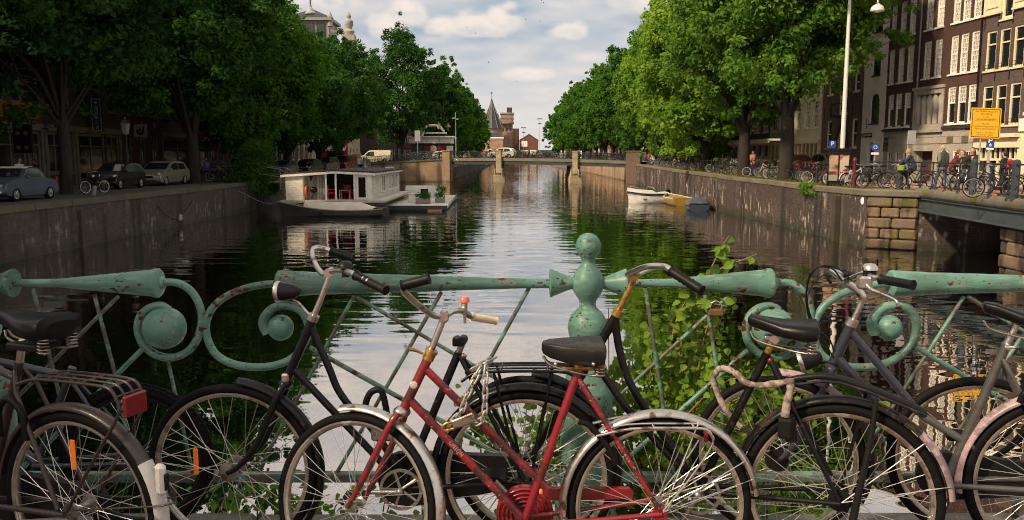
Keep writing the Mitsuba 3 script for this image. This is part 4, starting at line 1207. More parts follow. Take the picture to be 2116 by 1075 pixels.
def wheel(b, name, hub, M=None, tyre_r=.018, rim='rim_steel', tyre='rubber', n_sp=36, hub_r=.022, hub_w=.035, stripe=None, hub_m='steel_dull', knob=False, spin=0.0):
    global SPOKE
    M = np.eye(4) if M is None else M
    L = M @ place(hub[0], 0, hub[1])
    Ry = np.array([[1, 0, 0], [0, 0, 1], [0, -1, 0]], float)
    R, tr = b.R, tyre_r
    an = np.linspace(0, 2 * PI, 11)
    w = b.put(name, G().lathe([(R - tr + tr * math.cos(t), tr * math.sin(t) * .95) for t in an], 64, R=Ry), tyre, True, None, L)
    ri = R - 2 * tr + .004
    if stripe:
        b.put('tyre_stripe', G().lathe([(R - tr * 1.42, tr * .93), (R - tr * 1.25, tr * 1.0), (R - tr * 1.05, tr * .985)], 64, R=Ry).lathe([(R - tr * 1.42, -tr * .93), (R - tr * 1.25, -tr * 1.0), (R - tr * 1.05, -tr * .985)], 64, R=Ry), stripe, True, w, L)
    b.put('rim', G().lathe([(ri, .0125), (ri + .001, .0145), (ri - .007, .0145), (ri - .009, .0115), (ri - .014, .0105), (ri - .017, .005), (ri - .017, -.005), (ri - .014, -.0105), (ri - .009, -.0115), (ri - .007, -.0145), (ri + .001, -.0145), (ri, -.0125)], 64, R=Ry), rim, 35, w, L)
    h = b.put('hub', G().lathe([(0, -hub_w - .02), (.006, -hub_w - .02), (.006, -hub_w - .004), (hub_r, -hub_w), (hub_r, -hub_w + .004), (.014, -hub_w + .008), (.012, 0), (.014, hub_w - .008), (hub_r, hub_w - .004), (hub_r, hub_w), (.006, hub_w + .004), (.006, hub_w + .02), (0, hub_w + .02)], 18, R=Ry), hub_m, 40, w, L)
    if SPOKE is None:
        SPOKE = mikit.ply(G().cyl([0, 0, 0], [0, 0, 1], .0013, 4).mesh(), 'm_chrome', smooth=False)
    rr = ri - .016
    for i in range(n_sp):
        a = 2 * PI * i / n_sp + spin
        side = 1 if i % 2 else -1
        off = (1.15 if (i // 2) % 2 else -1.15)
        p0 = np.array([hub_r * .9 * math.cos(a + off), side * (hub_w - .003), hub_r * .9 * math.sin(a + off)])
        p1 = np.array([rr * math.cos(a), side * .003, rr * math.sin(a)])
        d = p1 - p0
        ln = np.linalg.norm(d)
        z = d / ln
        x = np.cross(z, [0, 1, 0])
        x /= np.linalg.norm(x)
        Q = np.eye(4)
        Q[:3, 0], Q[:3, 1], Q[:3, 2], Q[:3, 3] = x, np.cross(z, x), z * ln, p0
        share('spoke', SPOKE, 'spoke', w, b.M @ L @ Q)
    if knob:
        g = G()
        for i in range(72):
            for j, (y, da) in enumerate(((-.018, 0), (0, .5), (.018, 0))):
                a = (i + da) * 2 * PI / 72
                ex, er = np.array([-math.sin(a), 0, math.cos(a)]), np.array([math.cos(a), 0, math.sin(a)])
                g.box([-.009, -.006, -.004], [.009, .006, .006], np.stack([ex, [0, 1, 0], er], 1), er * (R - .001 - .006 * (j != 1)) + np.array([0, y, 0]))
        kk = b.put('tread', g, tyre, False, w, L)
        labels[kk] = {'kind': 'stuff'}
    return w


def mudguard(b, name, hub, a0, a1, m, M=None, gap=.022, width=.027, parent=None):
    """curved strip over the wheel between two angles (degrees, 0 forward, 90 up)"""
    L = (np.eye(4) if M is None else M) @ place(hub[0], 0, hub[1])
    r = b.R + gap
    n = max(6, int(abs(a1 - a0) / 5))
    v, f = [], []
    prof = [(-1, -.013), (-.92, -.004), (-.55, .004), (0, .008), (.55, .004), (.92, -.004), (1, -.013)]
    prof = prof + [(x * .93, y - .003) for x, y in prof[::-1]]
    k = len(prof)
    for a in np.radians(np.linspace(a0, a1, n)):
        for y, dr_ in prof:
            v.append([(r + dr_) * math.cos(a), y * width, (r + dr_) * math.sin(a)])
    for i in range(n - 1):
        for j in range(k):
            f.append([i * k + j, i * k + (j + 1) % k, (i + 1) * k + (j + 1) % k, (i + 1) * k + j])
    g = G().raw(v, f)
    for e in (0, (n - 1) * k):
        for j in range(k // 2 - 1):
            g.raw([v[e + j], v[e + j + 1], v[e + k - 2 - j], v[e + k - 1 - j]], [[0, 1, 2, 3]])
    return b.put(name, g, m, 50, parent, L)


def fork(b, crown, hub, ax, m, M, w=.055, rake=.6, r0=.014, r1=.008, tipm=None):
    """two blades from the crown down to the axle"""
    c, h = np.array(crown, float), np.array(hub, float)
    ax = np.array(ax, float) / np.linalg.norm(ax)
    mid = c + ax * np.linalg.norm(h - c) * rake
    for s in (1, -1):
        b.tube('fork_blade', [(c[0], s * w * .55, c[1]), (c[0] + ax[0] * .05, s * w * .9, c[1] + ax[1] * .05), (mid[0], s * w, mid[1]), ((mid + h)[0] * .5 + ax[0] * .03, s * w, (mid + h)[1] * .5 + ax[1] * .03), (h[0], s * w, h[1])], [r0, r0, r0, r0 * .8, r1], m, 10, 5, None, M)
    b.put('fork_crown', G().ball((c[0], 0, c[1]), .03, 12, (1.0, 1.35, .8)), tipm or m, True, None, M)


def saddle(b, sec, m, springs=True, parent=None, springm='steel_dull', rivets=False, n=16, sq=.62):
    """lofted saddle through sections (x, half width, top, bottom)"""
    v, f = [], []
    for x, w, zt, zb_ in sec:
        for i in range(n):
            a = 2 * PI * i / n
            c, s = math.cos(a), math.sin(a)
            e = sq
            v.append([x, w * math.copysign(abs(c) ** e, c), (zt + zb_) / 2 + (zt - zb_) / 2 * math.copysign(abs(s) ** e, s)])
    k = len(sec)
    for i in range(k - 1):
        for j in range(n):
            f.append([i * n + j, i * n + (j + 1) % n, (i + 1) * n + (j + 1) % n, (i + 1) * n + j])
    g = G().raw(v, f)
    for e in (0, k - 1):
        c = np.mean(v[e * n:(e + 1) * n], 0)
        g.raw([c] + v[e * n:(e + 1) * n], [[0, j + 1, (j + 1) % n + 1] for j in range(n)])
    S = b.put('saddle', g, m, 45, parent)
    xr, xf, zb_ = sec[1][0], sec[-2][0], sec[1][3]
    if springs:
        for s in (1, -1):
            t = np.linspace(0, 1, 60)
            y = s * sec[1][1] * .62
            b.put('spring', G().tube(np.stack([xr + .015 + .017 * np.cos(t * 30), y + .017 * np.sin(t * 30), zb_ + .01 - .055 * t], 1), .003, 5), springm, True, S)
            b.put('saddle_rail', G().tube(curve([(xr + .01, y, zb_ - .045), (xr + .07, y * .6, zb_ - .045), (xf - .03, y * .25, zb_ - .02), (xf, y * .1, zb_ + .01)], 4), .0045, 6), springm, True, S)
    if rivets:
        for x in rivets:
            b.put('rivet', G().ball((x, sec[2][1] + .001, sec[2][3] + .018), .007, 8), 'chrome', True, S)
    return S


def grip(b, p0, p1, r, m, rings=True, parent=None):
    p0, p1 = np.array(p0, float), np.array(p1, float)
    n = 15
    t = np.linspace(0, 1, n)
    rr = r * (1 + (.10 * np.sin(t * 40) if rings else 0) * np.ones(n))
    rr[0] = r * 1.25
    rr[-1] = r * 1.12
    return b.put('grip', G().tube(p0 + (p1 - p0) * t[:, None], rr, 12), m, 50, parent)


def crank(b, bb, ang, side, m='steel_dull', L=.165):
    d = np.array([math.cos(ang), 0, math.sin(ang)])
    o = np.array([bb[0], side * .065, bb[1]])
    c = b.put('crank', G().tube([o, o + d * L * .5, o + d * L], [.012, .009, .010], 8).ball(o, .017, 10), m, 50)
    e = o + d * L
    b.put('pedal', G().cbox(e + [-.045, (0 if side > 0 else -.10), -.012], e + [.045, (.10 if side > 0 else 0), .012], .005), 'rubber', False, c)
    return c


def chainring(b, bb, r, side, m='steel_dull', z=.045):
    Ry = np.array([[1, 0, 0], [0, 0, 1], [0, -1, 0]], float)
    g = G().lathe([(r * .86, -.002), (r, -.002), (r, .002), (r * .86, .002), (r * .86, -.002)], 36, (bb[0], side * z, bb[1]), Ry)
    for i in range(5):
        a = i * 2 * PI / 5
        g.tube([[bb[0], side * z, bb[1]], [bb[0] + r * .88 * math.cos(a), side * z, bb[1] + r * .88 * math.sin(a)]], .006, 5)
    return b.put('chainring', g, m, 40)


def hull2(c0, r0, c1, r1, n=20):
    a = np.linspace(0, 2 * PI, n, endpoint=False)
    return shapely.MultiPoint([(c0[0] + r0 * math.cos(t), c0[1] + r0 * math.sin(t)) for t in a] + [(c1[0] + r1 * math.cos(t), c1[1] + r1 * math.sin(t)) for t in a]).convex_hull


XZ = np.array([[1, 0, 0, 0], [0, 0, -1, 0], [0, 1, 0, 0], [0, 0, 0, 1]], float)


def plate(b, name, poly, y0, y1, m, parent=None):
    """flat piece cut in the wheel plane, between y0 and y1"""
    return b.put(name, G().prism(poly, -y1, -y0, XZ), m, 30, parent)


def headlamp(b, pos, r, L, M, m, face='lamp_glass', tilt=0.0, rimm='chrome'):
    Rl = np.array([[0, 0, 1], [0, 1, 0], [-1, 0, 0]], float)
    c, s = math.cos(tilt), math.sin(tilt)
    Rl = np.array([[c, 0, -s], [0, 1, 0], [s, 0, c]]) @ Rl
    h = b.put('headlamp', G().lathe([(0, -L), (r * .35, -L * .97), (r * .75, -L * .7), (r * .95, -L * .3), (r, 0)], 20, pos, Rl), m, True, None, M)
    b.put('lamp_ring', G().lathe([(r, -.004), (r * 1.06, 0), (r * 1.05, .012), (r * .88, .014), (r * .86, .004)], 20, pos, Rl), rimm, 40, h, M)
    b.put('lens', G().lathe([(r * .88, .006), (r * .5, .013), (0, .015)], 20, pos, Rl), face, True, h, M)
    return h


def rack(b, path, w, m, r=.006, bars=4, parent=None):
    """luggage rack: two long rails joined at the back, cross bars"""
    p = np.asarray([(q[0], 0, q[1]) for q in path], float)
    k = curve(p, 4)
    l, rr_ = k + [0, w, 0], k + [0, -w, 0]
    R_ = b.put('luggage_rack', G().tube(np.vstack([l, rr_[::-1]]), r, 8), m, 50, parent)
    for i in range(bars):
        q = k[int((i + .6) / bars * (len(k) - 1))]
        b.put('rack_bar', G().cyl(q + [0, w, 0], q - [0, w, 0], r * .75, 6), m, 50, R_)
    b.put('rack_bar', G().tube(k[1:] + [0, w * .35, .002], r * .7, 6), m, 50, R_)
    b.put('rack_bar', G().tube(k[1:] + [0, -w * .35, .002], r * .7, 6), m, 50, R_)
    return R_


# ---- the red bicycle
k = thing('bicycle', 'rusty red step-through bicycle with black leather saddle and chrome mudguards', 'bicycle')
b = Bike(k, (0.535, 2.858), 3.1303, .335)
fh, rh, bb = (1.110, .335), (0, .335), (.488, .279)
SM = steer_matrix((.924, .697), (.836, .879), -.40)
wheel(b, 'front_wheel', fh, SM, .018, 'rim_steel', spin=.1, stripe=None)
wheel(b, 'rear_wheel', rh, None, .018, 'rim_steel', hub_r=.026, spin=.25)
b.tube('head_tube', [(.836, .879), (.924, .697)], .0175, 'red_paint', 14)
hd = b.put('head_badge', G().lathe([(0, .004), (.013, .003), (.014, 0)], 14, (.885, .0165, .79), np.array([[1, 0, 0], [0, 0, 1], [0, -1, 0]])), 'mud_white', True)
for z0, z1, r in ((.879, .905, .021), (.905, .915, .024), (.697, .683, .021)):
    q = lambda z: (.836 + (.924 - .836) * (.879 - z) / (.879 - .697), z)
    b.tube('headset', [q(z0), q(z1)], r, 'gold_rust', 14)
b.tube('top_tube', [(.845, .845), (.437, .432), (.405, .40)], .0145, 'red_worn', 12)
b.tube('down_tube', [(.900, .728), (.488, .279)], .0155, 'red_worn', 12)
b.tube('seat_tube', [(.302, .829), (.488, .279)], .0155, 'red_paint', 12)
for s in (1, -1):
    b.tube('seat_stay', [(.298, s * .012, .81), (.26, s * .035, .75), (.006, s * .062, .345)], .0085, 'red_worn', 10)
    b.tube('chain_stay', [(.47, s * .03, .280), (.25, s * .05, .30), (0, s * .062, .333)], .0095, 'red_paint', 10)
    b.put('dropout', G().cbox([-.02, s * .06 - .003, .31], [.03, s * .06 + .003, .36], .002), 'red_paint')
fork(b, (.932, .685), fh, (.924 - .836, .697 - .879), 'red_paint', SM, .052, .58, .0125, .008, 'chrome')
b.tube('stem', [(.836, .879), (.777, 1.03)], .0115, 'chrome', 12)
b.put('stem_clamp', G().cyl([.777, -.022, 1.037], [.777, .022, 1.037], .018, 12).ball((.777, 0, 1.03), .019, 12), 'chrome', 50)
hb = b.tube('handlebar', [(.798, .27, 1.209), (.874, .26, 1.19), (.886, .24, 1.172), (.873, .18, 1.136), (.816, .05, 1.052), (.780, 0, 1.037), (.766, -.03, 1.037), (.748, -.06, 1.042), (.721, -.12, 1.032), (.681, -.2, .991), (.60, -.24, .972)], .0115, 'chrome', 12, 5)
grip(b, (.885, .26, 1.186), (.795, .272, 1.211), .0165, 'rubber_grip', False)
grip(b, (.690, -.19, .996), (.598, -.242, .970), .0145, 'cream_grip', False)
bl = b.put('bell', G().lathe([(0, .020), (.012, .018), (.018, .010), (.019, 0), (0, 0)], 16, (.712, -.128, 1.065)), 'coral', 40)
b.put('bell_clamp', G().cyl([.712, -.128, 1.03], [.712, -.128, 1.066], .011, 8).cbox([.706, -.14, .985], [.716, -.12, 1.03], .002), 'steel_dull', False, bl)
b.tube('shift_lever', [(.850, .02, .905), (.872, .03, .918), (.897, .034, .925)], [.005, .0055, .008], 'gold_rust', 8, 3)
mudguard(b, 'front_mudguard', fh, 158, 78, 'chrome', SM)
mudguard(b, 'front_mudguard', fh, 158, 225, 'chrome', SM)
mudguard(b, 'rear_mudguard', rh, -8, 172, 'chrome')
saddle(b, [(.208, .085, .945, .905), (.214, .102, .952, .882), (.260, .104, .950, .872), (.34, .085, .948, .880), (.40, .05, .948, .893), (.424, .03, .944, .905), (.429, .014, .935, .914)], 'leather', rivets=(.255, .385), sq=.36)
b.tube('seat_post', [(.302, .829), (.292, .86)], .0125, 'steel_dull', 10)
b.put('saddle_clamp', G().cbox([.20, -.03, .846], [.345, .03, .866], .006).cyl([.30, -.045, .868], [.30, .045, .868], .015, 12), 'gold_rust', 40)
rack(b, [(.238, .622), (.12, .648), (-.05, .652), (-.145, .648), (-.172, .615)], .07, 'chrome', .0055)
for s in (1, -1):
    b.tube('rack_stay', [(-.145, s * .07, .646), (-.172, s * .07, .60), (-.09, s * .066, .46), (-.004, s * .064, .345)], .0045, 'chrome', 7, 4)
    b.tube('mudguard_stay', [(-.328, s * .03, .45), (-.004, s * .064, .34)], .0023, 'chrome', 6)
    b.tube('mudguard_stay', [(-.13, s * .03, .665), (-.004, s * .064, .34)], .0023, 'chrome', 6)
    b.tube('mudguard_stay', [(-.30, s * .03, .52), (-.004, s * .064, .34)], .0023, 'chrome', 6)
b.put('tail_light', G().cbox([-.165, -.03, .585], [-.15, .03, .635], .004), 'reflector_red')
b.put('frame_lock', G().tube(curve([(.30, .055, .67), (.26, .058, .655), (.20, .06, .585), (.165, .058, .515)], 4), .0105, 8), 'rubber_grip', 50)
cc = Point(bb).buffer(.106).union(Polygon([(bb[0] - .01, bb[1] + .098), (.10, .378), (.085, .365), (.09, .340), (bb[0], bb[1] + .05)]))
plate(b, 'chain_case', cc, -.075, -.05, 'red_paint')
for r in (.098, .082, .066, .050, .034):
    b.put('case_ring', G().lathe([(r - .006, 0), (r - .003, .006), (r, .008), (r + .003, .006), (r + .006, 0)], 36, (bb[0], -.050, bb[1]), np.array([[1, 0, 0], [0, 0, 1], [0, -1, 0]])), 'red_paint', True)
crank(b, bb, -2.3, 1)
crank(b, bb, .84, -1)
b.put('reflector', G().cbox([.425, .025, .395], [.437, .045, .410], .003), 'reflector_orange')
v = meshkit.text_mesh('UNION', .015, .001)
q = np.array([.79 - .488, 0, .613 - .279]) / np.linalg.norm([.79 - .488, .613 - .279])
A4 = np.eye(4)
A4[:3, 0], A4[:3, 1], A4[:3, 2], A4[:3, 3] = -q, np.array([-q[2], 0, q[0]]) * 1.0, [0, 1, 0], [.765, .0145, .575]
b.put('lettering', G().raw(np.array(v.vertices), v.faces), 'mud_pink', False, None, A4)

# chain and padlock slung over its top tube
t = thing('chain_lock', 'heavy grey link chain with padlock slung over the red bicycle frame', 'chain')
path = curve([(.70, .035, .745), (.665, .06, .79), (.645, .06, .845), (.64, .05, .862), (.615, .02, .868), (.60, -.05, .872)], 10)
p2 = curve([(.625, .045, .866), (.628, .06, .83), (.628, .07, .77), (.632, .075, .70), (.652, .07, .672), (.675, .065, .668)], 10)
p3 = curve([(.645, .055, .862), (.668, .065, .82), (.695, .07, .76), (.712, .07, .71), (.745, .065, .672), (.755, .06, .655)], 10)


def links(path, m):
    s = np.r_[0, np.cumsum(np.linalg.norm(np.diff(path, axis=0), axis=1))]
    step = .027
    for i, d in enumerate(np.arange(step / 2, s[-1], step)):
        c = np.array([np.interp(d, s, path[:, j]) for j in range(3)])
        e = np.array([np.interp(min(d + .01, s[-1]), s, path[:, j]) for j in range(3)]) - np.array([np.interp(max(d - .01, 0), s, path[:, j]) for j in range(3)])
        e /= np.linalg.norm(e)
        a = np.cross(e, [0, 1, 0])
        a /= np.linalg.norm(a) + 1e-9
        u = a if i % 2 else np.cross(e, a)
        u = u * math.cos(.5) + np.cross(e, u) * math.sin(.5)
        an = np.linspace(0, 2 * PI, 13)[:-1]
        ring = [c + e * (.0125 * np.sign(math.cos(x)) * (abs(math.cos(x)) > .1) + .0085 * math.cos(x)) + u * .0095 * math.sin(x) for x in an]
        b.put('link', G().tube(ring, .0042, 7, closed=True), m, True, t)


bk = b.k
b.k = t
links(p2, 'chain_grey')
links(p3, 'chain_grey')
links(curve([(.60, -.05, .872), (.635, .03, .872), (.665, .05, .862)], 8), 'chain_grey')
d = np.array([.668 - .740, 0, .692 - .662])
d /= np.linalg.norm(d)
Rk = np.stack([d, [0, 1, 0], np.cross(d, [0, 1, 0])], 1)
b.put('padlock_plate', G().cbox([-.042, -.008, -.017], [.042, .008, .017], .004, Rk, (.704, .075, .678)).cyl([.69, .08, .678], [.69, .086, .678], .007, 10), 'steel_dull', 30, t)
b.put('padlock_shackle', G().tube(curve([(.735, .075, .675), (.765, .075, .668), (.778, .075, .655), (.768, .075, .642), (.738, .075, .650)], 4), .0055, 8), 'gold_rust', True, t)

# ---- black roadster with its saddle taken off
k = thing('bicycle', 'black roadster bicycle with chrome headlamp, swept handlebars and its saddle missing', 'bicycle')
b = Bike(k, (0.055, 3.098), 3.0691, .35)
fh, rh, bb = (1.184, .35), (0, .35), (.489, .300)
axd = (.943 - .836, .731 - .966)
SM = steer_matrix((.943, .731), (.836, .966), .0)
wheel(b, 'front_wheel', fh, SM, .019, 'rim_steel', hub_r=.04, hub_w=.04, spin=.05)
wheel(b, 'rear_wheel', rh, None, .019, 'rim_steel', hub_r=.045, hub_w=.04, spin=.2)
b.put('spoke_reflector', G().cbox([1.318, .012, .325], [1.338, .018, .435], .004), 'reflector_orange')
b.tube('head_tube', [(.836, .966), (.943, .731)], .0185, 'black_gloss', 14)
b.tube('swan_tube', [(.843, .943), (.821, .88), (.796, .822), (.769, .754), (.745, .69), (.699, .622), (.636, .562), (.55, .44), (.489, .300)], .0145, 'black_gloss', 12, 4)
b.tube('down_tube', [(.925, .772), (.489, .300)], .0145, 'black_gloss', 12)
b.tube('seat_tube', [(.262, .845), (.489, .300)], .0155, 'black_gloss', 12)
b.tube('seat_post', [(.262, .845), (.244, .888)], .0125, 'steel_dull', 10)
b.put('saddle_clamp', G().cyl([.245, -.025, .893], [.245, .025, .893], .017, 12).cyl([.27, -.03, .893], [.27, .03, .893], .013, 10).cbox([.24, -.018, .87], [.285, .018, .905], .005), 'black_paint', 40)
b.put('seat_bolt', G().ball((.24, .02, .835), .012, 10), 'chrome', True)
for s in (1, -1):
    b.tube('seat_stay', [(.258, s * .012, .835), (.22, s * .035, .77), (.004, s * .065, .36)], .0085, 'black_gloss', 8)
    b.tube('chain_stay', [(.47, s * .03, .30), (0, s * .065, .35)], .010, 'black_gloss', 8)
fork(b, (.952, .708), fh, axd, 'black_gloss', SM, .055, .62, .0145, .009)
b.put('fork_lug', G().cbox([.932, -.03, .716], [.962, .03, .752], .006), 'chrome')
b.tube('stem', [(.836, .966), (.772, 1.115), (.762, 1.148)], .0115, 'chrome', 12)
b.tube('headset', [(.838, .962), (.828, .984)], .022, 'steel_dull', 12)
b.put('stem_clamp', G().cyl([.762, -.022, 1.152], [.762, .022, 1.152], .018, 12), 'chrome', 50)
b.tube('handlebar', [(.48, .28, 1.131), (.604, .2, 1.171), (.682, .09, 1.172), (.736, .03, 1.162), (.765, 0, 1.152), (.80, -.03, 1.142), (.856, -.12, 1.166), (.901, -.22, 1.204), (.892, -.26, 1.218), (.832, -.27, 1.203), (.741, -.26, 1.177)], .0115, 'chrome', 12, 5)
grip(b, (.606, .199, 1.171), (.478, .281, 1.130), .0165, 'rubber_grip')
grip(b, (.836, -.27, 1.204), (.738, -.26, 1.176), .0165, 'rubber_grip')
bl = b.put('bell', G().lathe([(0, .026), (.018, .023), (.028, .012), (.03, 0), (0, 0)], 18, (.672, .10, 1.185)), 'black_paint', 40)
b.put('bell_clamp', G().cyl([.672, .10, 1.15], [.672, .10, 1.186], .014, 10), 'black_paint', False, bl)
headlamp(b, (.965, 0, 1.075), .039, .085, SM, 'black_gloss')
b.tube('lamp_bracket', [(.85, 0, .985), (.89, 0, 1.03), (.915, 0, 1.045)], .006, 'chrome', 8)
mudguard(b, 'front_mudguard', fh, 96, 215, 'black_gloss', SM)
mudguard(b, 'rear_mudguard', rh, 0, 165, 'black_gloss')
rack(b, [(.245, .745), (.18, .780), (0, .790), (-.15, .788), (-.20, .76)], .06, 'black_gloss', .006)
for s in (1, -1):
    b.tube('rack_stay', [(-.10, s * .06, .785), (-.02, s * .066, .36)], .006, 'black_gloss', 7)
    b.tube('rack_stay', [(.12, s * .06, .782), (.02, s * .066, .37)], .006, 'black_gloss', 7)
plate(b, 'chain_case', hull2(bb, .115, rh, .06).difference(hull2(bb, .02, (.06, .345), .012)), -.085, -.05, 'black_paint')
chainring(b, bb, .085, 1)
crank(b, bb, -.05, 1)
crank(b, bb, 3.09, -1)
b.put('frame_lock', G().tube(curve([(.60, .05, .56), (.622, .05, .63), (.600, .05, .69), (.560, .05, .70), (.542, .05, .64), (.533, .05, .56)], 5), .013, 8), 'rubber_grip', 50)
b.put('lock_body', G().cbox([.52, .035, .50], [.60, .065, .565], .008), 'steel_dull')

# ---- black swan-neck bicycle with a broad saddle, turned a little from the railing
k = thing('bicycle', 'black curved frame bicycle with rusty golden stem, padded saddle and pale mudguard tip', 'bicycle')
b = Bike(k, (1.205, 2.897), 2.8257, .355)
fh, rh, bb = (1.190, .355), (0, .355), (.504, .319)
axd = (.931 - .837, .814 - .986)
SM = np.eye(4)
wheel(b, 'front_wheel', fh, SM, .019, 'rim_steel', hub_r=.035, spin=.12)
wheel(b, 'rear_wheel', rh, None, .02, 'rim_steel', hub_r=.042, hub_w=.04, hub_m='black_paint', spin=.3)
b.tube('head_tube', [(.837, .986), (.931, .814)], .018, 'black_gloss', 14)
b.tube('swan_tube', [(.842, .972), (.838, .92), (.825, .846), (.791, .738), (.726, .627), (.611, .473), (.504, .319)], .0155, 'black_gloss', 12, 4)
b.tube('down_tube', [(.930, .800), (.798, .62), (.504, .319)], .0155, 'black_gloss', 12)
b.tube('seat_tube', [(.272, .875), (.504, .319)], .0155, 'black_gloss', 12)
b.tube('seat_post', [(.272, .875), (.25, .93)], .0135, 'gold_rust', 10)
b.put('saddle_clamp', G().cyl([.25, -.03, .932], [.25, .03, .932], .017, 12).cbox([.235, -.02, .925], [.285, .02, .945], .004), 'chrome', 40)
b.put('seat_bolt', G().ball((.262, .02, .852), .010, 8), 'reflector_red', True)
for s in (1, -1):
    b.tube('seat_stay', [(.262, s * .012, .855), (.235, s * .04, .80), (.004, s * .068, .365)], .009, 'black_gloss', 8)
    b.tube('chain_stay', [(.48, s * .03, .32), (0, s * .068, .355)], .0105, 'black_gloss', 8)
fork(b, (.942, .795), fh, axd, 'black_gloss', SM, .055, .62, .0145, .009)
b.tube('stem', [(.837, .986), (.786, 1.10), (.772, 1.132)], .0120, 'gold_rust', 12)
b.tube('headset', [(.840, .98), (.826, 1.006)], .0215, 'gold_rust', 12)
b.put('stem_clamp', G().cyl([.772, -.025, 1.142], [.772, .025, 1.142], .0185, 12), 'gold_rust', 50)
b.tube('handlebar', [(.492, .3, 1.146), (.599, .24, 1.2), (.637, .2, 1.209), (.701, .15, 1.199), (.762, .07, 1.168), (.793, .025, 1.148), (.775, 0, 1.142), (.765, -.05, 1.142), (.721, -.15, 1.155), (.676, -.22, 1.145), (.598, -.27, 1.09)], .0115, 'chrome', 12, 5)
grip(b, (.603, .239, 1.199), (.490, .301, 1.145), .0172, 'rubber_grip')
grip(b, (.68, -.217, 1.146), (.596, -.271, 1.088), .0172, 'rubber_grip')
mudguard(b, 'front_mudguard', fh, 92, 200, 'black_gloss', SM)
mudguard(b, 'rear_mudguard', rh, 5, 133, 'black_gloss')
mudguard(b, 'mudguard_tip', rh, 133.5, 174, 'mud_pink')
saddle(b, [(.095, .06, .985, .955), (.105, .095, 1.005, .940), (.15, .105, 1.005, .935), (.22, .085, 1.000, .945), (.29, .045, 1.010, .962), (.335, .032, 1.018, .975), (.345, .018, 1.006, .985)], 'vinyl')
b.tube('luggage_rack', [(.215, .765), (.15, .79), (.022, .799), (-.236, .714), (-.262, .685)], .013, 'black_paint', 8, 4)
for s in (1, -1):
    b.tube('rack_bar', [(.18, s * .055, .775), (.022, s * .055, .797), (-.236, s * .055, .714), (-.262, 0, .69)], .0055, 'black_gloss', 7, 3)
b.tube('rack_stay', [(-.100, .055, .75), (-.085, .07, .58), (-.060, .075, .42), (-.03, .08, .20)], [.009, .011, .012, .016], 'black_paint', 8, 3)
b.tube('rack_stay', [(-.08, -.055, .75), (-.01, -.07, .36)], .006, 'black_gloss', 8)
b.put('dynamo', G().cyl([.175, .07, .57], [.185, .07, .66], .02, 12), 'black_paint', 40)
chainring(b, bb, .085, 1)
crank(b, bb, -1.1, 1)
crank(b, bb, 2.04, -1)
b.tube('mudguard_stay', [(-.36, .03, .45), (-.004, .07, .36)], .0024, 'chrome', 6)
b.tube('mudguard_stay', [(-.27, .03, .60), (-.004, .07, .36)], .0024, 'chrome', 6)
ch = G()
for sgn in (-1, 1):
    for i in range(34):
        x = bb[0] + (rh[0] - bb[0]) * i / 33
        z = bb[1] + (rh[1] - bb[1]) * i / 33 + sgn * (.082 + (.04 - .082) * i / 33)
        ch.cbox([x - .0068, -.047, z - .004], [x + .0068, -.041, z + .004], .001)
q = b.put('chain', ch, 'steel_dull')
labels[q] = {'kind': 'stuff'}
t = thing('sleeve_lock', 'bicycle lock chain in a frayed pinkish fabric sleeve around the black bicycle', 'lock')
bk, b.k = b.k, t
b.tube('sleeve', [(.452, -.09, .775), (.42, -.03, .795), (.384, -.01, .786), (.345, .03, .765), (.30, .05, .763), (.243, .055, .774), (.195, .06, .790)], .009 + .006 * np.random.default_rng(1).random(30), 'tape', 10, 8)
b.tube('sleeve', [(.190, .08, .806), (.187, .085, .77), (.197, .085, .72), (.202, .085, .665)], .0115 + .006 * np.random.default_rng(2).random(18), 'tape', 10, 8)
b.tube('sleeve', [(.452, -.09, .775), (.470, -.10, .73), (.455, -.1, .68), (.418, -.09, .613), (.36, -.07, .56), (.30, -.07, .53)], .0085 + .005 * np.random.default_rng(3).random(30), 'tape', 10, 8)
b.put('lock_body', G().cbox([.175, .065, .585], [.225, .105, .66], .008), 'black_paint')
b.k = bk

# ---- grey ladies' bicycle with cable brakes
k = thing('bicycle', 'dark grey step-through bicycle with brake cables, chrome bell and drum brake', 'bicycle')
b = Bike(k, (2.107, 3.003), 2.8462, .35)
fh, rh, bb = (1.046, .35), (0, .35), (.406, .321)
axd = (.844 - .783, .769 - .934)
SM = np.eye(4)
wheel(b, 'front_wheel', fh, SM, .019, 'rim_steel', hub_r=.048, hub_w=.04, hub_m='black_paint', spin=.12)
wheel(b, 'rear_wheel', rh, None, .02, 'rim_steel', hub_r=.042, hub_w=.04, spin=.3)
b.tube('head_tube', [(.783, .934), (.844, .769)], .0205, 'blue_black', 14)
b.tube('top_tube', [(.790, .905), (.66, .757), (.522, .595)], .0165, 'blue_black', 12)
b.tube('top_tube', [(.525, .598), (.50, .575), (.363, .497), (.30, .46)], .0150, 'grey_metallic', 12)
b.tube('down_tube', [(.835, .795), (.715, .659), (.406, .321)], .0205, 'blue_black', 12)
b.tube('seat_tube', [(.232, .885), (.406, .321)], .0170, 'grey_metallic', 12)
b.tube('seat_post', [(.232, .885), (.205, .965)], .0135, 'chrome', 10)
b.put('seat_clamp', G().cyl([.232, -.03, .882], [.232, .035, .882], .011, 10).tube([[.245, .03, .882], [.20, .035, .885]], .006, 6), 'chrome', 40)
for s in (1, -1):
    b.tube('seat_stay', [(.245, s * .015, .83), (.215, s * .04, .77), (.006, s * .068, .36)], .0095, 'grey_metallic', 8)
    b.tube('chain_stay', [(.40, s * .035, .318), (0, s * .068, .352)], .0115, 'grey_metallic', 8)
fork(b, (.854, .745), fh, axd, 'blue_black', SM, .055, .62, .0155, .009)
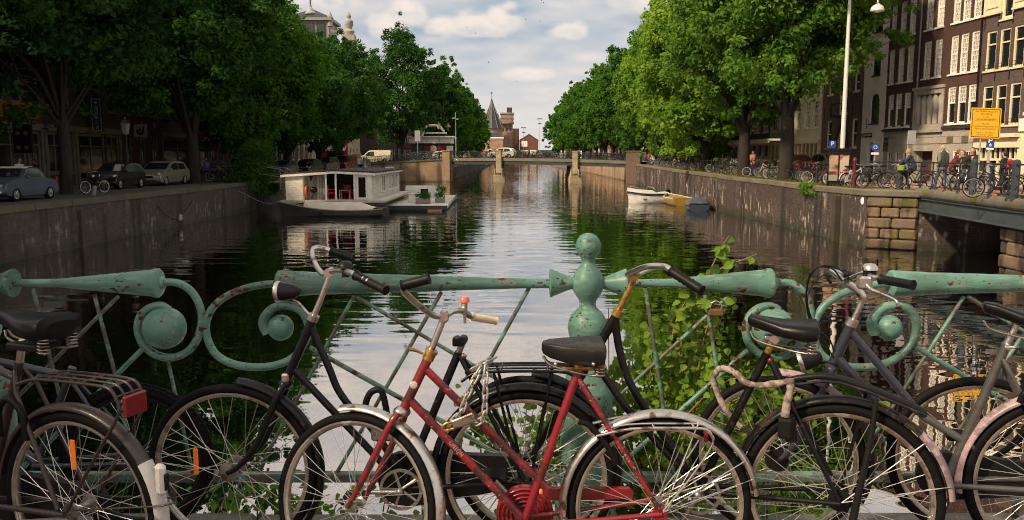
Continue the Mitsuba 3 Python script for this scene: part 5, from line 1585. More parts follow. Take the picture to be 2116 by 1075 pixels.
b.tube('stem', [(.783, .934), (.752, 1.02), (.749, 1.045), (.775, 1.075), (.818, 1.101)], [.0105, .012, .017, .016, .015], 'chrome', 12, 4)
b.tube('headset', [(.788, .925), (.778, .952)], .024, 'chrome', 12)
b.tube('handlebar', [(.619, .3, 1.143), (.716, .2, 1.146), (.745, .16, 1.152), (.765, .12, 1.152), (.80, .05, 1.122), (.818, 0, 1.105), (.832, -.05, 1.112), (.855, -.12, 1.125), (.845, -.18, 1.118), (.80, -.24, 1.10), (.74, -.30, 1.08)], .0115, 'chrome', 12, 5)
grip(b, (.712, .205, 1.146), (.617, .302, 1.143), .0170, 'rubber_grip', False)
grip(b, (.80, -.24, 1.10), (.735, -.305, 1.078), .0170, 'rubber_grip', False)
bl = b.put('bell', G().lathe([(0, .026), (.018, .023), (.028, .013), (.030, 0), (0, 0)], 18, (.744, .145, 1.172)), 'chrome', 40)
b.put('bell_base', G().cyl([.744, .145, 1.150], [.744, .145, 1.173], .024, 12), 'black_paint', False, bl)
b.tube('brake_lever', [(.765, .15, 1.128), (.742, .2, 1.105), (.712, .24, 1.098), (.672, .295, 1.085), (.664, .30, 1.068)], [.010, .009, .007, .006, .006], 'chrome', 8, 3)
b.put('brake_bracket', G().cbox([.735, .14, 1.10], [.79, .18, 1.15], .008), 'chrome')
b.tube('brake_lever', [(.86, -.15, 1.10), (.875, -.20, 1.095), (.85, -.25, 1.06)], .007, 'black_paint', 8, 3)
b.tube('brake_cable', [(.80, .1, 1.12), (.85, .1, 1.165), (.912, .12, 1.177), (.952, .1, 1.134), (.962, .05, 1.029), (.93, .03, .929), (.85, .02, .803)], .0032, 'rubber_grip', 6, 6)
b.tube('brake_cable', [(.83, .03, 1.11), (.87, .06, 1.16), (.925, .08, 1.165), (.955, .06, 1.12), (.957, .04, 1.02), (.92, .025, .92), (.86, .02, .86), (.84, 0, .79)], .0032, 'rubber_grip', 6, 6)
b.tube('brake_cable', [(.866, -.18, 1.11), (.914, -.05, 1.10), (.952, 0, 1.041), (.945, .02, .946), (.89, .02, .87), (.846, .02, .794)], .0032, 'rubber_grip', 6, 6)
headlamp(b, (.965, .03, .775), .043, .08, SM, 'black_paint', 'lamp_glass', -.35)
b.tube('lamp_bracket', [(.865, .02, .775), (.90, .03, .775)], .006, 'black_paint', 8)
mudguard(b, 'front_mudguard', fh, 88, 130, 'mud_pink', SM)
mudguard(b, 'front_mudguard', fh, 130, 205, 'black_paint', SM)
mudguard(b, 'rear_mudguard', rh, -10, 165, 'mud_pink')
saddle(b, [(.08, .06, 1.015, .975), (.09, .095, 1.028, .962), (.14, .10, 1.022, .96), (.21, .075, 1.025, .972), (.28, .04, 1.045, .995), (.315, .028, 1.048, 1.005), (.322, .014, 1.038, 1.015)], 'vinyl')
plate(b, 'chain_case', hull2(bb, .10, rh, .055), -.085, -.05, 'black_paint')
b.put('bottom_bracket', G().cyl([.406, -.04, .321], [.406, .042, .321], .026, 14).cyl([.406, .042, .321], [.406, .06, .321], .014, 12), 'grey_metallic', 40)
crank(b, bb, -1.25, 1)
crank(b, bb, 1.9, -1)
b.put('frame_lock', G().tube(curve([(.19, .06, .68), (.175, .065, .72), (.14, .065, .70), (.135, .06, .64)], 4), .012, 8), 'rubber_grip', 50)
b.put('key_tag', G().cbox([.63, .03, .60], [.68, .034, .635], .003).cyl([.645, .03, .635], [.645, .03, .66], .004, 6), 'lime')

# ---- bicycle behind the grey one: its front end
k = thing('bicycle', 'dark bicycle whose front wheel shows behind the grey bicycle, nearest the picture edge', 'bicycle')
b = Bike(k, (3.03, 3.02), 2.9, .35)
fh, rh, bb = (1.131, .35), (0, .35), (.46, .31)
wheel(b, 'front_wheel', fh, None, .02, 'rim_steel', spin=.22)
wheel(b, 'rear_wheel', rh, None, .02, 'rim_steel', spin=.3)
b.tube('head_tube', [(.80, .96), (.88, .76)], .018, 'black_gloss', 12)
b.tube('down_tube', [(.875, .79), (.46, .31)], .015, 'black_gloss', 12)
b.tube('top_tube', [(.81, .93), (.26, .62)], .014, 'black_gloss', 12)
b.tube('seat_tube', [(.22, .85), (.46, .31)], .015, 'black_gloss', 12)
for s in (1, -1):
    b.tube('seat_stay', [(.23, s * .015, .81), (0, s * .065, .35)], .0085, 'black_gloss', 8)
    b.tube('chain_stay', [(.45, s * .03, .31), (0, s * .065, .35)], .010, 'black_gloss', 8)
fork(b, (.888, .74), fh, (.08, -.2), 'black_gloss', None, .055)
b.tube('stem', [(.80, .96), (.75, 1.09)], .0115, 'chrome', 10)
b.tube('handlebar', [(.50, .28, 1.08), (.64, .24, 1.12), (.74, .08, 1.10), (.75, 0, 1.09), (.74, -.08, 1.10), (.64, -.24, 1.12), (.50, -.28, 1.08)], .0115, 'chrome', 10, 4)
saddle(b, [(.09, .06, .985, .955), (.10, .095, 1.0, .940), (.15, .10, 1.0, .935), (.22, .075, .995, .945), (.29, .04, 1.0, .962), (.32, .02, .99, .97)], 'vinyl')
b.tube('seat_post', [(.22, .85), (.20, .95)], .013, 'steel_dull', 10)

# ---- dark bicycle at the shaded end: rear half in view
k = thing('bicycle', 'dark brown-black bicycle with red rack reflector and white tipped mudguard', 'bicycle')
b = Bike(k, (-1.540, 2.804), 2.79, .355)
fh, rh, bb = (1.12, .355), (0, .355), (.46, .31)
wheel(b, 'front_wheel', fh, None, .019, 'rim_steel', spin=.1)
wheel(b, 'rear_wheel', rh, None, .020, 'rim_steel', hub_r=.036, hub_w=.042, spin=.22)
b.put('spoke_reflector', G().cbox([-.012, .014, .50], [.012, .020, .61], .004), 'reflector_orange')
b.tube('head_tube', [(.80, .98), (.89, .78)], .018, 'brown_black', 12)
b.tube('down_tube', [(.88, .80), (.46, .31)], .0155, 'brown_black', 12)
b.tube('top_tube', [(.81, .95), (.26, .80)], .0145, 'brown_black', 12)
b.tube('seat_tube', [(.245, .865), (.46, .31)], .0160, 'brown_black', 12)
b.tube('seat_post', [(.245, .865), (.222, .945)], .0135, 'chrome', 10)
for s in (1, -1):
    b.tube('seat_stay', [(.252, s * .018, .835), (.22, s * .045, .77), (.03, s * .068, .37)], .0085, 'brown_black', 8)
    b.tube('chain_stay', [(.44, s * .03, .31), (0, s * .068, .355)], .011, 'brown_black', 8)
fork(b, (.90, .76), fh, (.09, -.2), 'brown_black', None, .055)
b.tube('stem', [(.80, .98), (.76, 1.09)], .0115, 'chrome', 10)
b.tube('handlebar', [(.50, .28, 1.10), (.64, .24, 1.14), (.75, .08, 1.10), (.76, 0, 1.09), (.79, -.08, 1.10), (.80, -.20, 1.13), (.78, -.26, 1.10)], .0115, 'chrome', 10, 4)
saddle(b, [(.03, .06, 1.03, .985), (.04, .095, 1.052, .968), (.09, .105, 1.050, .962), (.17, .08, 1.045, .975), (.25, .045, 1.05, .99), (.30, .03, 1.055, 1.0), (.31, .015, 1.045, 1.01)], 'vinyl')
b.put('saddle_clamp', G().cbox([.10, -.05, .92], [.25, .05, .945], .006), 'black_paint')
rack(b, [(.20, .80), (.12, .825), (0, .832), (-.18, .832), (-.235, .82), (-.262, .775)], .055, 'brown_black', .0062, 5)
for s in (1, -1):
    b.tube('rack_stay', [(-.262, s * .055, .78), (-.255, s * .058, .73), (-.13, s * .062, .55), (-.01, s * .068, .365)], .006, 'brown_black', 8, 4)
b.put('rack_reflector', G().cbox([-.285, -.05, .728], [-.270, .05, .802], .005), 'reflector_red')
mudguard(b, 'rear_mudguard', rh, 10, 146, 'brown_black')
mg = mudguard(b, 'mudguard_tip', rh, 146, 197, 'mud_white', None, .024, .031)
b.put('tail_light', G().cbox([-.392, -.016, .455], [-.350, .016, .565], .012), 'mud_white')
b.put('tail_lens', G().cbox([-.400, -.011, .475], [-.391, .011, .535], .004), 'black_paint')
for s in (1, -1):
    b.tube('mudguard_stay', [(-.43, s * .0, .437), (-.40, s * .035, .434), (0, s * .068, .37)], .0034, 'brown_black', 7)
b.put('frame_lock', G().tube(curve([(.30, .055, .60), (.29, .06, .70), (.24, .06, .745), (.18, .058, .70), (.17, .055, .60)], 4), .013, 8), 'rubber_grip', 50)
plate(b, 'chain_case', hull2(bb, .10, rh, .05), -.085, -.05, 'black_paint')
crank(b, bb, .3, 1)

# ---- mountain bicycle with knobby tyres behind it
k = thing('bicycle', 'mountain bicycle with a knobby tyre against the railing in the shade', 'bicycle')
b = Bike(k, (-1.592, 3.36), 3.13, .325)
fh, rh, bb = (1.06, .325), (0, .325), (.43, .30)
wheel(b, 'rear_wheel', rh, None, .025, 'black_paint', hub_r=.024, n_sp=32, knob=True)
wheel(b, 'front_wheel', fh, None, .025, 'black_paint', hub_r=.024, n_sp=32)
for nm, pts, r in (('head_tube', [(.80, .82), (.84, .70)], .02), ('down_tube', [(.835, .72), (.43, .30)], .019), ('top_tube', [(.805, .80), (.26, .68)], .016), ('seat_tube', [(.25, .72), (.43, .30)], .016)):
    b.tube(nm, pts, r, 'blue_black', 12)
for s in (1, -1):
    b.tube('seat_stay', [(.26, s * .015, .68), (0, s * .065, .325)], .009, 'blue_black', 8)
    b.tube('chain_stay', [(.43, s * .03, .30), (0, s * .065, .325)], .011, 'blue_black', 8)
fork(b, (.85, .68), fh, (.05, -.15), 'black_paint', None, .055)
b.tube('stem', [(.80, .82), (.78, .88), (.86, .93)], .014, 'black_paint', 10)
b.tube('handlebar', [(.84, .30, .95), (.86, 0, .93), (.84, -.30, .95)], .0125, 'black_paint', 10, 4)

# ------------------------------------------------------------------ cars
for nm, c, kw in (('car_blue', (0.055, 0.075, 0.105), {}), ('car_black', (0.010, 0.011, 0.013), {}), ('car_silver', (0.30, 0.29, 0.25), {'metallic': 0.5}), ('car_grey', (0.10, 0.105, 0.11), {'metallic': 0.4}), ('car_maroon', (0.10, 0.010, 0.012), {}),
                  ('car_white', (0.62, 0.60, 0.56), {}), ('car_cream', (0.60, 0.54, 0.40), {}), ('car_red', (0.42, 0.02, 0.012), {}), ('car_navy', (0.014, 0.018, 0.035), {})):
    mat(nm, c, 0.25, clearcoat=0.9, clearcoat_gloss=0.92, **kw)
mat('car_glass', (0.012, 0.014, 0.015), 0.06, specular=0.7)
mat('soft_top', (0.50, 0.46, 0.37), 0.7)
mat('alloy', (0.45, 0.45, 0.44), 0.35, metallic=0.8)
mat('plate_yellow', (0.62, 0.42, 0.02), 0.5)
mat('tail_red', (0.35, 0.01, 0.01), 0.2)


def arches(xs, r, zb_):
    """underside of the body with its wheel arches, from front to back"""
    out = []
    for x in sorted(xs, reverse=True):
        for a in np.linspace(0, PI, 9):
            out.append((x + r * math.cos(a), zb_ + max(0, r * math.sin(a) * 1.05 - .02)))
    return out


KIND = {
    'retro': dict(L=3.74, W=.80, top=[(.02, .30), (-.02, .50), (.05, .68), (.22, .82), (.55, .90), (.98, .93), (1.18, 1.20), (1.36, 1.33), (1.62, 1.375), (1.95, 1.37), (2.18, 1.31), (2.58, .96), (3.05, .92), (3.42, .84), (3.66, .70), (3.75, .52), (3.74, .36), (3.66, .28)], wx=(.66, 3.01), wr=.29, belt=.92,
                  side=[[(1.22, .95), (1.33, 1.22), (1.50, 1.29), (1.95, 1.29), (2.40, .98)]], screen=((2.20, 1.295), (2.56, .985)), rear=((1.08, 1.05), (1.28, 1.27))),
    'hatch': dict(L=3.42, W=.80, top=[(.10, .28), (.02, .50), (.03, .85), (.10, .95), (.30, 1.32), (.45, 1.41), (.9, 1.465), (1.5, 1.46), (1.95, 1.38), (2.62, .98), (3.02, .86), (3.30, .70), (3.41, .50), (3.40, .32), (3.32, .22)], wx=(.60, 2.92), wr=.30, belt=.92,
                  side=[[(.42, 1.0), (.52, 1.30), (1.18, 1.37), (1.20, .95)], [(1.28, .95), (1.26, 1.37), (1.60, 1.36), (1.98, 1.26), (2.42, .96)]], screen=((2.0, 1.355), (2.58, 1.0)), rear=((.12, 1.0), (.30, 1.30))),
    'estate': dict(L=4.35, W=.86, top=[(.12, .28), (.02, .52), (.05, .88), (.20, 1.0), (.55, 1.38), (.80, 1.47), (1.4, 1.52), (2.1, 1.50), (2.55, 1.40), (3.28, .98), (3.75, .88), (4.15, .74), (4.33, .54), (4.34, .34), (4.22, .22)], wx=(.82, 3.52), wr=.32, belt=.94,
                   side=[[(.62, 1.02), (.80, 1.34), (1.62, 1.42), (1.62, .97)], [(1.70, .97), (1.70, 1.42), (2.12, 1.41), (2.52, 1.31), (3.02, .98)]], screen=((2.6, 1.375), (3.24, 1.0)), rear=((.25, 1.05), (.52, 1.33))),
    'suv': dict(L=4.4, W=.90, top=[(.08, .30), (.0, .55), (.02, 1.05), (.12, 1.15), (.30, 1.62), (.6, 1.72), (2.2, 1.72), (2.6, 1.62), (3.1, 1.12), (4.0, 1.0), (4.32, .85), (4.40, .55), (4.38, .36), (4.25, .26)], wx=(.85, 3.50), wr=.37, belt=1.08,
                side=[[(.42, 1.15), (.5, 1.58), (1.45, 1.62), (1.45, 1.12)], [(1.55, 1.12), (1.55, 1.62), (2.15, 1.62), (2.5, 1.54), (2.85, 1.12)]], screen=((2.66, 1.585), (3.06, 1.16)), rear=((.13, 1.2), (.28, 1.58))),
    'van': dict(L=4.9, W=.95, top=[(.05, .30), (.0, .55), (.0, 1.7), (.12, 1.90), (.4, 1.96), (3.1, 1.95), (3.5, 1.84), (4.15, 1.22), (4.65, 1.05), (4.85, .80), (4.90, .50), (4.86, .32), (4.75, .24)], wx=(.95, 3.95), wr=.35, belt=1.12,
                side=[[(2.6, 1.16), (2.6, 1.76), (3.4, 1.72), (3.98, 1.16)]], screen=((3.54, 1.80), (4.12, 1.25)), rear=((.0, 1.2), (.0, 1.7)))}


def car(name, label, kind, m, x, y, z, yaw, cat='car', group=None, roof=None, plate='plate_yellow', rimm='alloy', detail=True):
    t = thing(name, label, cat, group)
    d = KIND[kind]
    M = place(x, y, z, yaw)
    W, belt = d['W'], d['belt']
    tum = .42

    def hw(zz):
        return W - .05 * max(0, (.5 - zz)) - max(0.0, zz - belt) * tum * .55

    prof = d['top'] + arches(d['wx'], d['wr'] + .05, .20)
    prof = np.array(prof)[::-1]
    c = prof.mean(0)
    sl = [(-1, .945), (-.97, .975), (-.86, .995), (-.5, 1.0), (0, 1.002), (.5, 1.0), (.86, .995), (.97, .975), (1, .945)]
    v, n = [], len(prof)
    for s, k in sl:
        for q in prof:
            p = c + (q - c) * [k ** .6, k]
            v.append([p[0], s * hw(p[1]), p[1]])
    f = []
    for i in range(len(sl) - 1):
        for j in range(n):
            f.append([i * n + j, i * n + (j + 1) % n, (i + 1) * n + (j + 1) % n, (i + 1) * n + j])
    g = G().raw(v, f)
    pp = Polygon(prof).buffer(0)
    for e, flip in ((0, 1), ((len(sl) - 1) * n, 0)):
        pl = Polygon([(v[e + j][0], v[e + j][2]) for j in range(n)]).buffer(0)
        for gg in getattr(pl, 'geoms', [pl]):
            tv, tf = trimesh.creation.triangulate_polygon(gg, engine='earcut')
            w = np.array([[a, (1 if e else -1) * hw(b_), b_] for a, b_ in tv])
            g.raw(w, tf if flip else tf[:, ::-1])

    def P(nm, g, mm, sm=False, parent=None):
        vv, ff = g.mesh()
        return put(nm, (vv @ M[:3, :3].T + M[:3, 3], ff), mm, sm, parent or t)

    P('body', g, m, 32)
    # glass
    for s in (1, -1):
        for poly in d['side']:
            q = np.array(poly)
            pl = Polygon(q).buffer(-.03).buffer(.03)
            tv, tf = trimesh.creation.triangulate_polygon(pl, engine='earcut')
            w = np.array([[a, s * (hw(b_) * 1.0 + .008), b_] for a, b_ in tv])
            w2 = w - [0, s * .03, 0]
            nn = len(w)
            P('window', G().raw(np.vstack([w, w2]), np.vstack([tf if s < 0 else tf[:, ::-1], (tf[:, ::-1] if s < 0 else tf) + nn])), 'car_glass', False)
    for nm, (a, b_) in (('windscreen', d['screen']), ('rear_window', d['rear'])):
        a, b_ = np.array(a), np.array(b_)
        dd = (b_ - a) / np.linalg.norm(b_ - a)
        nrm = np.array([-dd[1], dd[0]]) if nm == 'windscreen' else np.array([-abs(dd[1]), abs(dd[0])])
        if nm == 'windscreen':
            nrm = np.array([abs(dd[1]), abs(dd[0])])
        a, b_ = a + nrm * .022, b_ + nrm * .022
        vv, ys = [], np.linspace(-1, 1, 7)
        for q in (a, b_):
            for yy in ys:
                k = (hw(q[1]) - .10) * yy
                vv.append([q[0] - .05 * yy * yy * np.sign(nrm[0]), k, q[1]])
        ff = [[i, i + 1, i + 8, i + 7] for i in range(6)]
        vv2 = [[p[0] - nrm[0] * .03, p[1], p[2] - nrm[1] * .03] for p in vv]
        ff2 = [[q[3] + 14, q[2] + 14, q[1] + 14, q[0] + 14] for q in ff]
        P(nm, G().raw(vv + vv2, ff + ff2), 'car_glass', 30)
    if roof:
        q = [p for p in d['top'] if p[1] > belt - .02 and p[0] < d['screen'][0][0] + .02]
        vv, k = [], len(q)
        ys = [(-1.012, .012), (-.9, .028), (-.5, .03), (0, .03), (.5, .03), (.9, .028), (1.012, .012)]
        for yy, up in ys:
            for p in q:
                vv.append([p[0] - (.02 if p[0] < 1.4 else 0), yy * hw(p[1]), p[1] + up])
        ff = [[i * k + j, (i + 1) * k + j, (i + 1) * k + j + 1, i * k + j + 1] for i in range(len(ys) - 1) for j in range(k - 1)]
        lo = [[a, b_ * .96, c_ - .05] for a, b_, c_ in vv]
        nv = len(vv)
        P('soft_roof', G().raw(vv + lo, ff + [[x_ + nv for x_ in reversed(q_)] for q_ in ff]), roof, 30)
    # wheels
    Ry = np.array([[1, 0, 0], [0, 0, 1], [0, -1, 0]], float)
    r = d['wr']
    for wx in d['wx']:
        for s in (1, -1):
            o = (wx, s * (W - .10), r)
            k = P('wheel', G().lathe([(r * .6, -.09), (r * .93, -.09), (r, -.06), (r, .06), (r * .93, .09), (r * .62, .09), (r * .6, -.09)], 22, o, Ry), 'rubber', 40)
            g = G().lathe([(0, s * .05), (r * .15, s * .06), (r * .18, s * .045), (r * .58, s * .02), (r * .63, s * .088), (r * .55, s * .08), (r * .5, 0)], 22, o, Ry)
            for i in range(6):
                a = i * PI / 3
                g.tube([[o[0] + r * .1 * math.cos(a), o[1] + s * .07, o[2] + r * .1 * math.sin(a)], [o[0] + r * .58 * math.cos(a), o[1] + s * .075, o[2] + r * .58 * math.sin(a)]], .022, 5)
            P('rim', g, rimm, 40, k)
    Lc = d['L']
    zf = np.interp(.66, [0, 2], [0, 2])
    fx = [p for p in d['top'] if p[0] > Lc - .45]
    for s in (1, -1):
        hx = Lc - .13
        if kind == 'retro':
            k = P('headlight', G().lathe([(.115, 0), (.12, .02), (.10, .03)], 18, (Lc - .09, s * .56, .62), np.array([[0, 0, 1], [0, 1, 0], [-1, 0, 0]])), 'chrome', 40)
            P('lens', G().lathe([(.10, .0), (.10, .028), (.05, .05), (0, .055)], 18, (Lc - .09, s * .56, .62), np.array([[0, 0, 1], [0, 1, 0], [-1, 0, 0]])), 'lamp_glass', True, k)
        else:
            P('headlight', G().ball((Lc - .24, s * (W - .20), .72 if kind != 'van' else .92), .13, 12, (1.35, 1.0, .75)), 'lamp_glass', True)
        P('tail_light', G().cbox([.02, s * (W - .10) - .07, .72], [.10, s * (W - .10) + .07, .95], .02), 'tail_red')
        P('mirror', G().ball((d['screen'][1][0] - .22, s * (W + .09), belt + .07), .09, 10, (.6, 1, .75)), m, True)
    P('bumper', G().cbox([Lc - .06, -W + .14, .34], [Lc + .035, W - .14, .46], .03), 'chrome' if kind == 'retro' else ('black_paint' if kind in ('van', 'suv') else m))
    P('number_plate', G().cbox([Lc + .03, -.26, .36], [Lc + .045, .26, .46], .004), plate)
    if kind != 'retro':
        P('grille', G().cbox([Lc - .02, -.42, .50], [Lc + .012, .42, .62], .02), 'black_paint')
    return t


car('parked_car', 'blue-grey retro convertible with cream soft roof at the canal edge', 'retro', 'car_blue', -20.75, 36.4, ZL, -PI / 2 - .03, roof='soft_top')
car('parked_car', 'black hatchback parked nose first behind the shaded bicycle', 'hatch', 'car_black', -22.3, 48.65, ZL, -PI / 2 - .05)
car('parked_car', 'silver estate car parked between the black hatchback and the tree', 'estate', 'car_silver', -22.15, 54.8, ZL, -PI / 2 - .04, plate='dull_white')
car('parked_car', 'dark grey car at the near end of the row by the houseboat handrail', 'hatch', 'car_grey', -20.9, 78.2, ZL, -PI / 2 - .10)
car('parked_car', 'black car with a bright windscreen, second in the row by the houseboat', 'estate', 'car_black', -20.6, 87.0, ZL, -PI / 2 - .14)
car('parked_car', 'dark car with a wide bonnet before the dark red van', 'suv', 'car_grey', -20.6, 95.0, ZL, -PI / 2 - .14)
car('parked_van', 'dark red van with its windscreen to the camera in front of the red shop', 'van', 'car_maroon', -20.6, 106.0, ZL, -PI / 2 - .14, cat='van')
car('parked_car', 'grey car behind the dark red van', 'hatch', 'car_grey', -20.0, 113.0, ZL, -PI / 2 - .12)
car('parked_car', 'white off-road car beside the abutment pillar', 'suv', 'car_white', -25.2, 120.0, ZL, -.35)
car('parked_van', 'cream coloured van parked on the ramp of the far bridge', 'van', 'car_cream', -18.6, 128.3, 2.72, PI - .04, cat='van')
car('parked_car', 'dark blue car on the ramp beside the cream van', 'hatch', 'car_navy', -15.6, 127.0, 2.95, -.05)
car('parked_car', 'black estate car before the white roofed kiosk', 'suv', 'car_black', -14.8, 131.0, 2.9, 0.03)
car('parked_car', 'white hatchback on the ramp next to the end pillar of the far bridge', 'hatch', 'car_white', -12.4, 128.5, 3.05, .04)
car('parked_car', 'red car half hidden behind the forked tree trunk', 'hatch', 'car_red', 20.3, 60.8, zr(58), -PI / 2 + .05)
car('parked_car', 'silver car standing behind the red car on the sunny quay', 'estate', 'car_silver', 22.1, 59.6, zr(58), -PI / 2 + .05)
car('parked_car', 'black car among the bicycles far along the sunny quay', 'suv', 'car_black', 20.6, 94.0, zr(92), -PI / 2 + .05)
car('parked_car', 'small dark car by the sunny end of the far bridge', 'hatch', 'car_navy', 22.0, 106.0, zr(106), -PI / 2 + .05)
car('parked_car', 'white car crossing the far bridge', 'estate', 'car_white', 0.6, 124.2, 3.52, PI - .33)

# ------------------------------------------------------------------ houseboat, raft and boats
mat('clapboard', paint((0.82, 0.75, 0.62), 0.12, 3.0, rust=0.25, rc=(0.45, 0.38, 0.28), rsc=9, th=.62), 0.55)
mat('clapboard_grey', paint((0.66, 0.64, 0.60), 0.10, 3.0), 0.55)  # same white boards, shade of the side wall put into the colour
mat('roof_felt', paint((0.030, 0.031, 0.034), 0.25, 1.2), 0.75)
mat('hull_dark', paint((0.040, 0.038, 0.036), 0.3, 2.0, rust=0.3, rsc=7, th=.64), 0.5)
mat('hull_white', paint((0.62, 0.60, 0.55), 0.15, 3.0, rust=0.2, rsc=10, th=.64), 0.4)
mat('hull_yellow', paint((0.27, 0.17, 0.028), 0.2, 3.0), 0.45)
mat('hull_red', paint((0.20, 0.014, 0.018), 0.2, 3.0), 0.35)
mat('hull_navy', paint((0.02, 0.03, 0.05), 0.2, 3.0), 0.35)
mat('tarp_cream', paint((0.66, 0.60, 0.49), 0.2, 2.5), 0.7)
mat('tarp_blue', lambda p, n, uv: mix((0.040, 0.045, 0.062), (0.085, 0.092, 0.12), fbm(p.x * 2.2, p.y * 2.2, p.z * 3, octaves=4)), 0.6)
mat('raft_deck', paint((0.46, 0.43, 0.37), 0.2, 1.4), 0.8)
mat('curtain', lambda p, n, uv: mix((0.30, 0.28, 0.25), (0.52, 0.49, 0.44), noise(p.x * 14, 0, 0)), 0.85)
mat('plastic_red', (0.50, 0.015, 0.02), 0.4)
mat('buoy_orange', paint((0.55, 0.14, 0.06), 0.15, 5.0), 0.5)
mat('wood', paint((0.22, 0.13, 0.07), 0.3, 6.0), 0.6)
mat('glass_dark', (0.010, 0.011, 0.011), 0.05, specular=0.6)


def hull(L, B, D, bow=.55, stern=.8, sheer=.25, n=22, flat=.5):
    """boat shell: stern at x=0, bow at x=L, waterline at z=0, gunwale about z=D; outside, inside and rail"""
    xs = np.linspace(0, 1, n)
    v, k = [], 9
    for x in xs:
        w = B / 2 * (stern + (1 - stern) * min(1, x / .3)) if x < .3 else B / 2 * max(0.015, 1 - ((x - .3) / .7) ** (1.6 + bow * 2))
        g = D * (1 + sheer * (max(0, x - .35) / .65) ** 2 * 1.6 + sheer * .3 * (max(0, .3 - x) / .3) ** 2)
        xx = x * L + (.10 * L * bow * (x > .95) * 0)
        for j in range(k):
            t = j / (k - 1)
            y = w * (1 - (1 - t) ** 2.4 * (1 - flat * .4)) if j else w * flat * .6
            z = -.35 * D * (1 - t) + g * t - .1 * (1 - t)
            v.append([xx + .12 * t * L * .25 * (x > .9) * (x - .9) / .1, y, z])
    v = np.array(v)
    g = G()
    f = [[i * k + j, i * k + j + 1, (i + 1) * k + j + 1, (i + 1) * k + j] for i in range(n - 1) for j in range(k - 1)]
    f = np.array(f)
    g.raw(v, f[:, ::-1])
    g.raw(v * [1, -1, 1], f)
    inn = v * [.985, .93, 1] + [.01 * L, 0, .0]
    inn[:, 2] = np.maximum(inn[:, 2], .12 * D)
    g.raw(inn, f)
    g.raw(inn * [1, -1, 1], f[:, ::-1])
    top = v[k - 1::k]
    ti = inn[k - 1::k]
    for s in (1, -1):
        vv = np.vstack([top, ti]) * [1, s, 1]
        g.raw(vv, [[i, i + 1, n + i + 1, n + i] if s < 0 else [i, n + i, n + i + 1, i + 1] for i in range(n - 1)])
    tr = v[:k]
    m = np.vstack([tr, tr * [1, -1, 1]])
    g.raw(m, [[j, k + j, k + j + 1, j + 1] for j in range(k - 1)])
    g.raw(m + [.04, 0, 0], [[j + 1, k + j + 1, k + j, j] for j in range(k - 1)])
    g.raw([[.03 * L, -B * .42, .14 * D], [.86 * L, -.06, .14 * D], [.86 * L, .06, .14 * D], [.03 * L, B * .42, .14 * D]], [[0, 1, 2, 3]])
    rail = np.vstack([top, (top * [1, -1, 1])[::-1]])
    return g, rail


def boat(name, label, x, y, yaw, L, B, D, m, railm, cat='boat', **kw):
    t = thing(name, label, cat)
    M = place(x, y, 0, yaw)
    g, rail = hull(L, B, D, **kw)
    v, f = g.mesh()
    put('hull', (v @ M[:3, :3].T + M[:3, 3], f), m, 40, t)
    g = G().tube(rail, .035, 6)
    v, f = g.mesh()
    put('gunwale', (v @ M[:3, :3].T + M[:3, 3], f), railm, 50, t)

    def P(nm, g, mm, sm=False, parent=None):
        vv, ff = g.mesh()
        return put(nm, (vv @ M[:3, :3].T + M[:3, 3], ff), mm, sm, parent or t)
    return t, P, rail


def cover(rail, L, top, seed, z0=.0, s0=0.0, s1=1.0):
    """tarpaulin stretched over a boat's rail, with folds"""
    n = len(rail) // 2
    a, b_ = rail[:n], rail[n:][::-1]
    i0, i1 = int(s0 * (n - 1)), int(s1 * (n - 1)) + 1
    a, b_ = a[i0:i1], b_[i0:i1]
    N, n = n, i1 - i0
    v, k = [], 11
    for i in range(n):
        for j in range(k):
            t = j / (k - 1)
            p = a[i] * (1 - t) + b_[i] * t
            h = math.sin(PI * t) ** .8 * top((i + i0) / (N - 1)) + z0
            w = .05 * meshkit.noise(np.array([i * .55, j * .8, seed]), seed)
            out = 1.06
            v.append([p[0], p[1] * (out if 0 < j < k - 1 else .99), p[2] + h + w * (1 if 0 < j < k - 1 else 0) - (.01 if j in (0, k - 1) else -.05)])
    f = [[i * k + j, i * k + j + 1, (i + 1) * k + j + 1, (i + 1) * k + j] for i in range(n - 1) for j in range(k - 1)]
    v = np.array(v)
    f = np.array(f)
    return G().raw(v, f).raw(v - [0, 0, .02], f[:, ::-1])


# the houseboat
HX0, HX1, HY0, HY1 = -14.85, -9.25, 54.2, 67.6
HB = t = thing('houseboat', 'white boarded houseboat with flat dark roof, glazed porch and steel chimney', 'houseboat')
put('hull', G().cbox([HX0 - .25, HY0 - .35, -.6], [HX1 + .35, HY1 + .6, .80], .05), 'hull_dark', parent=t)
put('deck', G().box([HX0 - .3, HY0 - .4, .80], [HX1 + .9, HY1 + .7, .95]), 'raft_deck', parent=t)
ridge = -11.6


def rz(x):
    return float(np.interp(x, [HX0 - .3, ridge, HX1 + .3], [2.62, 2.86, 2.74]))


